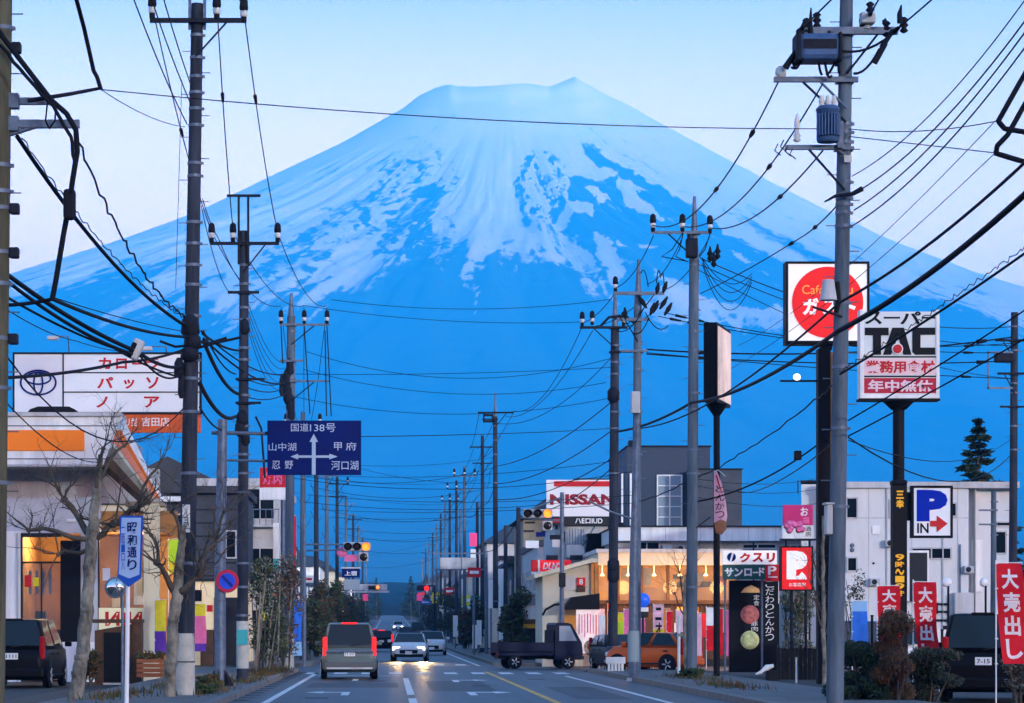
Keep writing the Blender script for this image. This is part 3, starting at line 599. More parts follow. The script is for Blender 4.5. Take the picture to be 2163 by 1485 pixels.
# ---------------------------------------------------------------- vehicles
def loft(mb, rings, mi=0, smooth=True, cap=True):
    n = len(rings[0]); vs = [p for r in rings for p in r]
    mb.add(vs, [(i * n + k, i * n + (k + 1) % n, (i + 1) * n + (k + 1) % n, (i + 1) * n + k) for i in range(len(rings) - 1) for k in range(n)], mi, smooth)
    if cap: mb.add(rings[0], [tuple(range(n))[::-1]], mi); mb.add(rings[-1], [tuple(range(n))], mi)
def wheel(t, x, y, r, w=0.19):
    s = 1 if x > 0 else -1; mb = MB(); mb.lathe([(r * .62, -w / 2), (r * .93, -w / 2), (r, -w * .3), (r, w * .3), (r * .93, w / 2), (r * .62, w / 2)], (0, 0, 0), 20, axis='x'); o = mb.build('wheel', M['rubber'], t); o.location = (x, y, r)
    m2 = MB(); m2.lathe([(0.02, s * w * .38), (r * .22, s * w * .44), (r * .24, s * w * .36), (r * .6, s * w * .40), (r * .64, s * w * .5), (r * .64, -s * w * .4)], (0, 0, 0), 20, axis='x')
    for k in range(5):
        a = k * 2 * math.pi / 5; m2.cyl((s * w * .42, math.cos(a) * r * .15, math.sin(a) * r * .15), (s * w * .45, math.cos(a) * r * .6, math.sin(a) * r * .6), r * .09, n=6)
    m2.build('rim', M['frame'], o); return o
def quad_on(a, b, c, d, inset, off):
    """inset copy of a quad pushed outwards along its normal"""
    a, b, c, d = map(Vector, (a, b, c, d)); cen = (a + b + c + d) / 4; nrm = (b - a).cross(d - a).normalized()
    return [p + (cen - p) * inset + nrm * off for p in (a, b, c, d)]
def car(label, cat, paint, loc, rz=0.0, L=4.4, W=1.7, H=1.5, hood=1.0, hood_z=0.95, belt=0.92, tail=0.15, rear_slope=0.35, front_slope=0.75, boot=0.0, boot_z=None, wr=0.31, name='parked_car', lit=None, taillit=False, plate=True, tailshape='tall', group=None, tint='glass', plate_txt=None, cladding=None):
    """front of the car looks to +Y; boot > 0 gives a saloon tail"""
    t = thing(name, label, cat, loc, rz, group); h = L / 2; w = W / 2
    # lower body: rings along the length
    st = [(-h, .80, .40, belt * .72), (-h + .05, .92, .30, (boot_z or belt) - .06), (-h + .22, .985, .22, (boot_z or belt)), (-h + .8, 1.0, .20, (boot_z or belt) if boot > .5 else belt), (-.25, 1.0, .20, belt), (h - hood - .1, 1.0, .20, belt), (h - hood * .55, .985, .20, (belt + hood_z) / 2 - .01), (h - .28, .95, .22, hood_z - .13), (h - .06, .86, .26, hood_z - .24), (h, .74, .34, hood_z - .34)]
    rings = []
    for y, k, zb, zt in st:
        x = w * k; rings.append([(-x * .9, y, zb), (x * .9, y, zb), (x * .985, y, zb + .12), (x, y, zb + (zt - zb) * .55), (x * .965, y, zt - .05), (x * .88, y, zt), (0, y, zt + .03), (-x * .88, y, zt), (-x * .965, y, zt - .05), (-x, y, zb + (zt - zb) * .55), (-x * .985, y, zb + .12)])
    mb = MB(); loft(mb, rings); body = mb.build('body', paint, t)
    # cabin
    yr0, yr1, yf1, yf0 = -h + .06 + boot, -h + .06 + boot + rear_slope, h - hood - front_slope, h - hood + .05
    wb, wt = w * .955, w * .76; zb = belt - .03; zr = H
    bm = bmesh.new(); V = [bm.verts.new(p) for p in [(-wb, yr0, zb), (wb, yr0, zb), (wb, yf0, zb), (-wb, yf0, zb), (-wt, yr1, zr - .03), (wt, yr1, zr - .03), (wt, yf1, zr), (-wt, yf1, zr)]]
    for f in [(0, 3, 2, 1), (4, 5, 6, 7), (0, 1, 5, 4), (1, 2, 6, 5), (2, 3, 7, 6), (3, 0, 4, 7)]: bm.faces.new([V[i] for i in f])
    es = [e for e in bm.edges if max(v.co.z for v in e.verts) > zb + .1]; bmesh.ops.bevel(bm, geom=es, offset=.085, segments=3, affect='EDGES', profile=.55)
    bm.verts.index_update(); mb = MB(); mb.add([v.co for v in bm.verts], [[v.index for v in f.verts] for f in bm.faces], 0, True); bm.free(); mb.build('roof', paint, t)
    P = dict(rl0=Vector((-wb, yr0, zb)), rr0=Vector((wb, yr0, zb)), fr0=Vector((wb, yf0, zb)), fl0=Vector((-wb, yf0, zb)), rl1=Vector((-wt, yr1, zr - .03)), rr1=Vector((wt, yr1, zr - .03)), fr1=Vector((wt, yf1, zr)), fl1=Vector((-wt, yf1, zr)))
    def pane(nm, q, ins=.12, off=.012):
        m_ = MB(); v = quad_on(*q, ins, off); v2 = [p - (v[1] - v[0]).cross(v[3] - v[0]).normalized() * .01 for p in v]; m_.add(v + v2, [(0, 1, 2, 3), (0, 4, 5, 1), (1, 5, 6, 2), (2, 6, 7, 3), (3, 7, 4, 0)]); m_.build(nm, M[tint], t)
    lerp = lambda a, b, k: P[a].lerp(P[b], k)
    pane('rear_window', (P['rl0'].lerp(P['rl1'], .08), P['rr0'].lerp(P['rr1'], .08), P['rr1'], P['rl1']), .10)
    pane('windscreen', (P['fr0'].lerp(P['fr1'], .1), P['fl0'].lerp(P['fl1'], .1), P['fl1'], P['fr1']), .09)
    for sd, r0_, f0_, f1_, r1_ in (('r', 'rr0', 'fr0', 'fr1', 'rr1'), ('l', 'fl0', 'rl0', 'rl1', 'fl1')):
        A, B, C_, D = P[r0_], P[f0_], P[f1_], P[r1_]
        lo = lambda k: A.lerp(B, k) + Vector((0, 0, .06)); hi = lambda k: D.lerp(C_, k)
        for k0, k1 in ((.06, .46), (.50, .93)): pane('side_window', (lo(k0), lo(k1), hi(k1 if k1 < .9 else .96), hi(k0 if k0 > .1 else .04)), .08, .012)
    for yy in (-h + L * .19, h - L * .19):
        for s in (-1, 1):
            arch = MB(); arch.lathe([(wr * 1.17, -.02), (wr * 1.17, .02)], (s * (w * .995 - .015), yy, wr), 20, axis='x'); arch.build('wheel_arch', M['black'], t)
            wheel(t, s * (w - .075), yy, wr)
    # rear: lights, bumper, plate
    for s in (-1, 1):
        mb = MB(); z0, z1 = (belt - .28, belt + .30) if tailshape == 'tall' else (belt - .30, belt - .08); x0, x1 = w * .70, w * .955
        if tailshape == 'tall': mb.bbox(min(s * x1, s * w * .80), max(s * x1, s * w * .80), -h + .03, -h + .20, z0, z1, .03)
        else: mb.bbox(min(s * x1, s * x0 * .85), max(s * x1, s * x0 * .85), -h - .005, -h + .2, z0, z1, .03)
        mb.build('tail_light', M['redlamp'] if taillit else mat('tail_lens', (0.35, 0.01, 0.012), 0.15), t)
        mb = MB(); mb.bbox(min(s * w * .48, s * w * .88), max(s * w * .48, s * w * .88), h - .26, h - .045, hood_z - .37, hood_z - .22, .03)
        lm = mat('headlamp_on', (1, .86, .55), .3, emit=26.0, emit_col=(1, .78, .42)) if lit and s in lit else mat('headlamp_glass', (.55, .58, .6), .08)
        mb.build('headlight', lm, t)
        mb = MB(); mb.bbox(min(s * (w + .02), s * (w + .2)), max(s * (w + .02), s * (w + .2)), h - hood - .32, h - hood - .20, belt + .03, belt + .17, .03); mb.build('wing_mirror', paint, t)
    mb = MB(); mb.bbox(-w * .93, w * .93, -h - .045, -h + .15, .28, .52, .05); mb.build('rear_bumper', cladding or paint, t)
    mb = MB(); mb.bbox(-w * .80, w * .80, h - .14, h + .03, .22, .36, .03); mb.build('front_bumper', M['black'], t)
    mb = MB(); mb.bbox(-w * .50, w * .50, h - .08, h + .012, .38, hood_z - .36, .02); mb.build('grille', M['black'], t)
    if plate:
        for y0, y1, zc in ((-h - .062, -h - .045, .40 if boot else belt - .20), (h + .03, h + .045, .42)):
            mb = MB(); mb.box(-.165, .165, y0 if y0 > 0 else (-h - .062 if boot else -h - .03), y1 if y0 > 0 else (-h - .046 if boot else -h + .05), zc - .08, zc + .08); po = mb.build('number_plate', M['white'], t)
            if plate_txt and y0 < 0:
                q = MB(); yy = (-h - .062 if boot else -h - .03); lettering(q, plate_txt, -.13, .13, zc - .045, zc + .045, yy, t=.003); q.build('lettering', M['black'], po)
    for s in (-1, 1):
        for yy in (.12, -.95):
            q = MB(); q.bbox(min(s * (w - .02), s * (w + .035)), max(s * (w - .02), s * (w + .035)), yy - .09, yy + .09, belt - .16, belt - .12, .012); q.build('door_handle', M['trim'], t)
        q = MB(); q.box(min(s * (w - .01), s * (w + .006)), max(s * (w - .01), s * (w + .006)), -h + .55, h - .5, .30, .36); q.build('sill_trim', M['trim'], t)
    q = MB(); q.tube([(0, -h + boot * .5 - .02 + .03, belt + .03), (w * .25, -h + .02 + boot * .6, belt + .07), (w * .42, -h + .05 + boot * .7, belt + .09)], .012, 5); q.build('rear_wiper', M['trim'], t)
    mb = MB(); mb.bbox(-w * .28, w * .28, yr1 - .02, yr1 + .09, zr - .045, zr - .0, .012); mb.build('brake_light', M['redlamp'] if taillit else M['darklens'], t)
    return t
# ---------------------------------------------------------------- generic houses
def window(t, x0, x1, z0, z1, y, pane='glass', frame='frame', bars=0, axis='y', lit=None, name='window'):
    """framed window proud of a wall that looks to -Y at y (axis 'x+': a wall that looks to +X at y)"""
    fr, pn = MB(), MB(); s = .06
    segs = [(x0, x1, z0, z0 + s), (x0, x1, z1 - s, z1), (x0, x0 + s, z0 + s, z1 - s), (x1 - s, x1, z0 + s, z1 - s)]
    for k in range(bars):
        xm = x0 + (x1 - x0) * (k + 1) / (bars + 1); segs.append((xm - .025, xm + .025, z0 + s, z1 - s))
    for a, b, c, d in segs:
        if axis == 'y': fr.box(a, b, y - .07, y - .002, c, d)
        elif axis == 'x+': fr.box(y + .002, y + .07, a, b, c, d)
        else: fr.box(y - .07, y - .002, a, b, c, d)
    if axis == 'y': pn.box(x0 + s, x1 - s, y - .03, y - .004, z0 + s, z1 - s)
    elif axis == 'x+': pn.box(y + .004, y + .03, x0 + s, x1 - s, z0 + s, z1 - s)
    else: pn.box(y - .03, y - .004, x0 + s, x1 - s, z0 + s, z1 - s)
    o = fr.build(name, M[frame], t); pn.build('pane', lit or M[pane], o); return o
def house(label, x0, x1, y0, y1, h, wall, roof='gable', roofm='roof', seed=0, cat='house', group='houses along the far street', wins=True, name='house', face='y'):
    rnd = random.Random(seed); cx, cy = (x0 + x1) / 2, (y0 + y1) / 2; g = ground(cy)
    t = thing(name, label, cat, (cx, cy, g), 0, group); a, b = (x1 - x0) / 2, (y1 - y0) / 2
    mb = MB(); mb.box(-a, a, -b, b, -.3, h); mb.build('wall', wall, t)
    r = MB()
    if roof == 'gable':
        e = .4; rh = a * .55; r.prism([(-a - e, h - e * .3), (a + e, h - e * .3), (a + e, h + .1), (0, h + rh + .1), (-a - e, h + .1)], -b - e, b + e)
    elif roof == 'hip':
        e = .4; rh = min(a, b) * .6; r.add([(-a - e, -b - e, h), (a + e, -b - e, h), (a + e, b + e, h), (-a - e, b + e, h), (-a * .25, 0, h + rh), (a * .25, 0, h + rh)], [(0, 1, 5, 4), (1, 2, 5), (2, 3, 4, 5), (3, 0, 4), (3, 2, 1, 0)])
    else: r.box(-a - .12, a + .12, -b - .12, b + .12, h, h + .35)
    r.build('roof', M[roofm] if isinstance(roofm, str) else roofm, t)
    if wins:
        nf = max(1, int(h / 2.9)); side = 'x+' if cx < 0 else 'x-'; xs = a if cx < 0 else -a
        for f in range(nf):
            z = 0.9 + f * 2.8
            k = max(1, int(a * 2 / 2.6))
            for i in range(k):
                xc = -a + (i + .5) * 2 * a / k; window(t, xc - .6, xc + .6, z, min(z + 1.3, h - .2), -b, rnd.choice(('glass', 'glass', 'glassl')), bars=1)
            k = max(1, int(b * 2 / 4))
            for i in range(min(k, 4)):
                yc = -b + (i + .5) * 2 * b / min(k, 4); window(t, yc - .7, yc + .7, z, min(z + 1.3, h - .2), xs, 'glass', bars=1, axis=side)
    return t
# ---------------------------------------------------------------- utility poles, left side
# nearest pole, cut by the left edge of the view, with telecom brackets
t, lx, lz, ax, rad = utility_pole('tall olive-grey pole with cable brackets nearest on the left, cut by the picture edge', -18, 41, -280, .20, .15, px_top=8, m='olive', bands=(60, 350, 405, 440, 533, 600, 715, 820, 1020), bolts=(3, .9))
for p1, py, th in ((108, 214, .05), (168, 262, .06)):
    mb = MB(); x0 = ax(lz(py)); mb.box(x0, lx(p1), -.05, .05, lz(py) - th, lz(py) + th); mb.box(x0, x0 + .28, -.09, .09, lz(py) - .11, lz(py) + .11); mb.build('bracket_arm', M['steel'], t)
mb = MB(); mb.cyl((ax(lz(290)) + .1, 0, lz(286)), (lx(80), 0, lz(266)), .035, n=8); mb.build('bracket_strut', M['steel'], t)
mb = MB(); mb.tube([(lx(60), -.05, lz(214)), (lx(150), -.06, lz(200)), (lx(213), -.06, lz(188))], [.035, .03, .025], 8); mb.build('outrigger', M['dsteel'], t)
for py in (100, 440, 533, 715):
    mb = MB(); z = lz(py); mb.bbox(ax(z) + rad(z), ax(z) + rad(z) + .14, -.09, .09, z - .09, z + .07, .02); mb.build('clamp_box', M['dsteel'], t)
# second pole: tall brown stained pole with crossarm at its head
t, lx, lz, ax, rad = utility_pole('tall brown-stained pole with a white wrap at its foot beside the blue arrow street sign', 391, 57, 8, .185, .125, px_top=417, m='darkpole',
    arms=[(318, 521, 47, 0, .045)], ins=[(323, 44), (459, 46), (516, 52)], bands=(75, 122, 162, 196, 230, 265, 345, 372, 470, 515, 560, 602, 668, 760, 800, 870, 1000, 1190), bolts=(4.5, .96), wrap=(1338, 1476, 1398))
for s in (-1, 1):
    mb = MB(); x = ax(lz(30)) + s * .155; mb.box(x - .03, x + .03, -.05, .05, lz(62), lz(-14)); mb.build('head_bracket', M['steel'], t)
for py, dx, r, h in ((690, -.02, .20, .5), (722, .03, .19, .34), (748, -.02, .20, .34), (778, -.24, .11, .42), (815, -.18, .08, .55)):
    mb = MB(); z = lz(py); mb.lathe([(r * .5, -h / 2), (r, -h * .3), (r * .9, h * .25), (r * .4, h / 2)], (ax(z) + dx, -.12, z), 10); mb.build('cable_closure', M['dsteel'], t)
mb = MB(); z = lz(720)
for k, (x1, z1) in enumerate(((.75, .05), (-.65, -.02), (1.05, .06))): mb.tube([(ax(z), -.1, z - .1 * k), (ax(z) + x1 * .5, -.15, z + z1 - .12), (ax(z) + x1, -.15, z + z1)], .028, 6)
mb.build('cable_arm', M['dsteel'], t)
mb = MB(); z = lz(1095); mb.bbox(ax(z) - .11, ax(z) + .05, -.22, -.16, z - .30, z + .28, .01)
plo = mb.build('notice_plate', M['white'], t); q = MB(); vtext(q, '三区', ax(z) - .03, .10, z + .02, z - .24, -.222, t and 0); q.build('lettering', M['black'], plo)
# third pole, dark, with the frame above its head
t, lx, lz, ax, rad = utility_pole('dark pole with an H-shaped steel frame on its head, left of the road direction sign', 512, 72, 488, .155, .12, px_top=516, m='darkpole',
    arms=[(445, 590, 516, 0, .04), (482, 548, 619, 0, .035), (498, 560, 802, 0, .03), (498, 552, 852, 0, .03)], ins=[(448, 514), (493, 514), (587, 514)], bands=(560, 600, 650, 675, 700, 735, 760, 835, 900, 960, 1000, 1040, 1190, 1240, 1300), bolts=(4.2, .92), wrap=(1312, 1412, 1350))
mb = MB()
for p in (505, 525): mb.box(lx(p) - .03, lx(p) + .03, -.2, -.14, lz(560), lz(418))
mb.box(lx(480), lx(551), -.21, -.13, lz(418), lz(413)); mb.build('head_frame', M['dsteel'], t)
for py, dx, r in ((690, .06, .14), (884, 0, .17), (905, -.05, .16), (925, .08, .13)):
    mb = MB(); z = lz(py); mb.lathe([(r * .5, -.22), (r, -.12), (r * .9, .1), (r * .4, .22)], (dx, -.08, z), 9); mb.build('cable_closure', M['dsteel'], t)
mb = MB(); mb.box(lx(501), lx(524), -rad(1) - .06, -rad(1) - .03, lz(1362), lz(1330)); mb.build('teal_notice', M['teal'], t)
mb = MB(); mb.tube([(lx(540), 0, lz(880)), (lx(552), 0, lz(905))], .03, 6); mb.cyl((lx(552), 0, lz(905)), (lx(560), -.1, lz(1010)), .03, n=6); mb.build('guy_strut', M['dsteel'], t)
# fourth pole with long vertical drop pipes
t, lx, lz, ax, rad = utility_pole('grey pole wrapped in cables with three tall insulators, behind the road direction sign', 610, 100, 668, .18, .15, px_top=615, m='concrete',
    arms=[(592, 696, 687, 0, .04), (592, 641, 763, 0, .04), (612, 697, 806, 0, .035)], ins=[(594, 686), (643, 686), (691, 686)], bands=(700, 730, 770, 800, 850, 1000), bolts=(6, .9), spike=.85, wrap=(1340, 1412))
for p0, p1, a, b in ((594, 598, 690, 770), (643, 655, 690, 875), (691, 700, 690, 880), (687, 690, 700, 880)):
    mb = MB(); mb.cyl((lx(p0), -.26, lz(a)), (lx(p1), -.26, lz(b)), .022, n=6); mb.build('drop_pipe', M['dsteel'], t)
for py, dx, r in ((775, .05, .16), (802, -.06, .17), (850, .06, .17), (832, -.03, .19), (815, -.26, .10), (870, .08, .15)):
    mb = MB(); z = lz(py); mb.lathe([(r * .5, -.4), (r, -.22), (r * .9, .2), (r * .4, .4)], (dx, -.05, z), 9); mb.build('cable_bundle', M['dsteel'], t)
# farther poles on the left
for i, (px, d, top) in enumerate(((640, 128, 870), (668, 150, 905), (690, 176, 955), (712, 205, 1005), (731, 240, 1050), (746, 280, 1085), (757, 325, 1110), (766, 380, 1135), (773, 440, 1155))):
    utility_pole(f'{ORD[i]} pole in the receding left row beyond the cable-wrapped grey pole', px, d, top, .16, .11, m='darkpole' if i % 2 else 'concrete', arms=[(px - 2600 / d * 2, px + 2600 / d * 2, top + 900 / d * 4, 0, .04), (px - 4200 / d, px + 4200 / d, top + 900 / d * 10, 0, .035)],
                 ins=[(px - 4600 / d, top + 3500 / d), (px + 4600 / d, top + 3500 / d)] if d < 220 else (), group='far poles of the left row')
# ---------------------------------------------------------------- utility poles, right side
t, lx, lz, ax, rad = utility_pole('tall pale concrete pole with switchgear and transformer, nearest on the right', 1763, 48, 0, .155, .115, px_top=1788, m='concrete',
    arms=[(1688, 1892, 70, 0, .06), (1632, 1809, 172, 0, .045), (1655, 1790, 315, 0, .04)], bands=(262, 280, 300, 385, 418, 432, 450, 478, 640, 775, 905, 1070), bolts=(4, .98), spike=.7)
y = -rad(8) - .06
mb = MB(); mb.bbox(lx(1678), lx(1764), y - .42, y + .12, lz(141), lz(84), .09); tank = mb.build('switch_tank', M['bluesteel'], t)
mb = MB(); mb.bbox(lx(1672), lx(1682), y - .44, y + .14, lz(143), lz(82), .03); mb.bbox(lx(1760), lx(1768), y - .44, y + .14, lz(143), lz(82), .03)
for p in (1690, 1708, 1745): mb.cyl((lx(p), y - .15, lz(84)), (lx(p), y - .15, lz(74)), .03, n=8)
mb.build('tank_flange', M['dsteel'], tank)
mb = MB(); mb.bbox(lx(1686), lx(1756), y - .435, y - .42, lz(118), lz(98), .02); mb.build('rating_plate', M['dsteel'], tank)
for p0, q0, p1, q1 in ((1706, 110, 1704, 30), (1683, 95, 1692, 52), (1890, 62, 1893, 24), (1860, 62, 1860, 52)):
    mb = MB(); mb.tube([(lx(p0), y - .3, lz(q0)), (lx((p0 + p1) / 2) - .02, y - .3, lz((q0 + q1) / 2)), (lx(p1), y - .3, lz(q1))], [.05, .045, .012], 8); mb.build('surge_arrester', M['rubber'], t)
mb = MB(); mb.bbox(lx(1812), lx(1842), y - .2, y + .1, lz(58), lz(36), .03); mb.cyl((lx(1826), y, lz(66)), (lx(1826), y, lz(56)), .08, n=10); mb.build('arrester_box', M['lgrey'], t)
for p, q in ((1700, 60), (1722, 48), (1834, 26), (1868, 66), (1905, 58), (1820, 48)):
    mb = MB(); mb.lathe([(.03, -.14), (.08, -.10), (.04, -.05), (.085, 0), (.04, .05), (.08, .1), (.03, .14)], (lx(p), y, lz(q)), 9); mb.build('insulator', M['rubber'], t)
mb = MB()
for p0, q0, p1, q1, dz in ((1665, 128, 1682, 142, -.15), (1722, 142, 1730, 166, -.05), (1735, 142, 1750, 168, -.12), (1762, 120, 1766, 162, -.1), (1770, 118, 1880, 78, -.12), (1795, 165, 1850, 112, -.12), (1756, 140, 1738, 166, -.05), (1690, 128, 1665, 150, -.1)):
    a, b = Vector((lx(p0), y - .2, lz(q0))), Vector((lx(p1), y - .15, lz(q1))); mb = MB(); mb.tube([a.lerp(b, k / 6) + Vector((0, 0, dz * 4 * k / 6 * (1 - k / 6))) for k in range(7)], .022, 6); mb.build('jumper_cable', M['cable'], t)
for p, q, r, h in ((1850, 122, .06, .34), (1866, 92, .05, .3), (1664, 135, .06, .3)):
    mb = MB(); mb.cyl((lx(p) - .1, y - .2, lz(q) - h / 2), (lx(p) + .1, y - .2, lz(q) + h / 2), r, r * .8, 10); mb.build('cable_sleeve', M['rubber'], t)
canister(t, lx(1742), y - .16, lz(308), .20, lz(232) - lz(308), 'bluesteel')
mb = MB(); mb.box(lx(1764), lx(1776), y - .1, y + .1, lz(318), lz(262)); mb.cyl((lx(1757), y, lz(312)), (ax(lz(330)), y + .1, lz(330)), .035, n=8); mb.build('transformer_bracket', M['steel'], t)
mb = MB(); mb.lathe([(.03, 0), (.075, .03), (.04, .07), (.07, .11), (.035, .16), (.05, .34), (.015, .5)], (lx(1680), y, lz(304)), 10); mb.build('cutout', M['porcelain'], t)
mb = MB(); mb.lathe([(.05, 0), (.1, .05), (.09, .15), (.04, .2)], (lx(1646), y, lz(168)), 10); mb.build('cutout', M['porcelain'], t)
for k, (p, q) in enumerate(((1640, 308), (1662, 310), (1672, 316), (1652, 300))):
    mb = MB(); mb.tube([(lx(p), y, lz(q)), (lx(p) - .06, y - .02, lz(q) - .12), (lx(p) + .05, y, lz(q) - .2)], .012, 5); mb.build('drop_lead', M['cable'], t)
mb = MB(); mb.cyl((ax(lz(230)), y, lz(232)), (lx(1730), y, lz(178)), .022, n=6); mb.build('brace', M['steel'], t)
mb = MB(); mb.tube([(lx(1738), y, lz(430)), (lx(1760), y, lz(418)), (lx(1795), y - .1, lz(415)), (lx(1816), y - .1, lz(404))], [.014, .03, .04, .05], 7); mb.build('cable_hook', M['dsteel'], t)
mb = MB(); mb.box(lx(1779), lx(1795), y - .03, y - .005, lz(347), lz(332)); mb.build('number_plate', M['lgrey'], t)
mb = MB(); mb.bbox(lx(1743), lx(1757), -.14, .14, lz(1130), lz(1066), .03); mb.box(lx(1740), lx(1760), -.16, .16, lz(1066), lz(1062)); mb.build('meter_box', M['lgrey'], t)
# street lamp on that pole, a flared shade
mb = MB(); mb.lathe([(.155, 0), (.15, .02), (.105, .33), (.10, .36), (.03, .37)], (lx(1745), -rad(6) - .12, lz(638)), 18); lamp = mb.build('lamp_shade', M['lgrey'], t)
mb = MB(); mb.tube([(lx(1748), -rad(6) - .1, lz(602)), (lx(1764), -rad(6) - .06, lz(600)), (lx(1768), -rad(6), lz(640)), (lx(1764), -rad(6), lz(662))], [.03, .05, .05, .04], 8); mb.build('lamp_arm', M['black'], t)
mb = MB(); mb.cyl((lx(1712), -.26, lz(652)), (lx(1775), -.2, lz(672)), .022, n=6); mb.build('lamp_stay', M['dsteel'], t)
# second right pole
t, lx, lz, ax, rad = utility_pole('blue-grey pole with a pointed head and gear box, left of the dark slab sign', 1460, 78, 548, .165, .14, px_top=1466, m='concrete', arms=[(1373, 1502, 493, 0, .04)], ins=[(1378, 492), (1440, 492), (1498, 495)], bands=(560, 655, 700, 740, 830, 865, 950, 1000, 1240), bolts=(5, .95))
mb = MB(); mb.tube([(ax(lz(548)), 0, lz(550)), (lx(1467), 0, lz(415))], [.145, .045], 12); mb.build('pole_top', M['steel'], t)
mb = MB(); mb.bbox(lx(1446), lx(1470), -.55, -.18, lz(548), lz(508), .04); mb.cyl((lx(1452), -.36, lz(508)), (lx(1452), -.36, lz(498)), .05, n=8); mb.build('gear_box', M['dsteel'], t)
for p, q in ((1498, 540), (1514, 535), (1506, 552)):
    mb = MB(); mb.lathe([(.02, -.2), (.09, -.12), (.05, -.04), (.1, .02), (.05, .1), (.02, .24)], (lx(p), -.2, lz(q)), 8); mb.build('insulator', M['rubber'], t)
mb = MB()
for a, b, c in ((1440, 1395, 1452), (1441, 1425, 1450), (1498, 1475, 1486)): mb = MB(); mb.tube([(lx(a), -.25, lz(495)), (lx((a + b) / 2), -.3, lz(530)), (lx(b), -.3, lz(545)), (lx(c), -.25, lz(555))], .016, 5); mb.build('jumper_cable', M['cable'], t)
mb = MB(); mb.cyl((lx(1500), -.1, lz(1092)), (lx(1466), -.1, lz(1118)), .02, n=6); mb.build('brace', M['dsteel'], t)
# third and fourth
t, lx, lz, ax, rad = utility_pole('dark pole with tangled cutouts and a grey cabinet, above the pale signal post', 1343, 91, 650, .165, .13, px_top=1347, m='concrete', arms=[(1294, 1402, 621, 0, .055), (1302, 1372, 676, 0, .05), (1310, 1368, 742, 0, .035)], ins=[(1299, 618)], bands=(700, 722, 745, 780, 870, 900, 960), bolts=(6, .9))
mb = MB(); mb.tube([(ax(lz(650)), 0, lz(652)), (lx(1349), 0, lz(548))], [.135, .05], 12); mb.build('pole_top', M['steel'], t)
mb = MB(); mb.bbox(lx(1331), lx(1350), -.45, -.17, lz(875), lz(829), .03); mb.build('cabinet', M['lgrey'], t)
rnd = random.Random(5)
for p, q in ((1385, 612), (1398, 610), (1378, 650), (1392, 642), (1372, 655), (1402, 655), (1365, 640), (1320, 665)):
    mb = MB(); s = rnd.uniform(-.15, .15); mb.tube([(lx(p), -.2, lz(q) - .2), (lx(p) + s, -.24, lz(q)), (lx(p) + s * 2, -.2, lz(q) + .22)], [.03, .085, .03], 8); mb.build('cutout', M['rubber'], t)
mb = MB()
for a, q0, b, q1, dz in ((1352, 580, 1368, 608, .3), (1360, 650, 1300, 700, -.3), (1385, 600, 1394, 590, .35), (1402, 612, 1396, 585, .3), (1330, 680, 1306, 665, -.2), (1362, 662, 1410, 690, -.3), (1368, 676, 1335, 705, -.2)):
    A, B = Vector((lx(a), -.25, lz(q0))), Vector((lx(b), -.25, lz(q1))); mb = MB(); mb.tube([A.lerp(B, k / 6) + Vector((0, 0, dz * 4 * k / 6 * (1 - k / 6))) for k in range(7)], .018, 5); mb.build('jumper_cable', M['cable'], t)
t, lx, lz, ax, rad = utility_pole('black-stained pole with a short crossarm, left of the pole with the grey cabinet', 1294, 98, 690, .18, .15, px_top=1299, m='darkpole', arms=[(1224, 1324, 693, 0, .045), (1288, 1336, 744, 0, .035)], ins=[(1229, 690), (1250, 688), (1316, 690)], bands=(730, 765, 790, 830, 845, 870, 905, 1000), bolts=(6, .9), spike=1.2)
mb = MB(); mb.tube([(lx(1268), -.2, lz(690)), (lx(1285), -.25, lz(672)), (lx(1320), -.25, lz(668)), (lx(1340), -.2, lz(685))], .05, 7); mb.build('cable_bundle', M['dsteel'], t)
for q in (835, 1195, 1215):
    mb = MB(); mb.lathe([(.1, -.3), (.22, -.15), (.22, .15), (.1, .3)], (0.02, -.06, lz(q)), 9); mb.build('cable_closure', M['dsteel'], t)
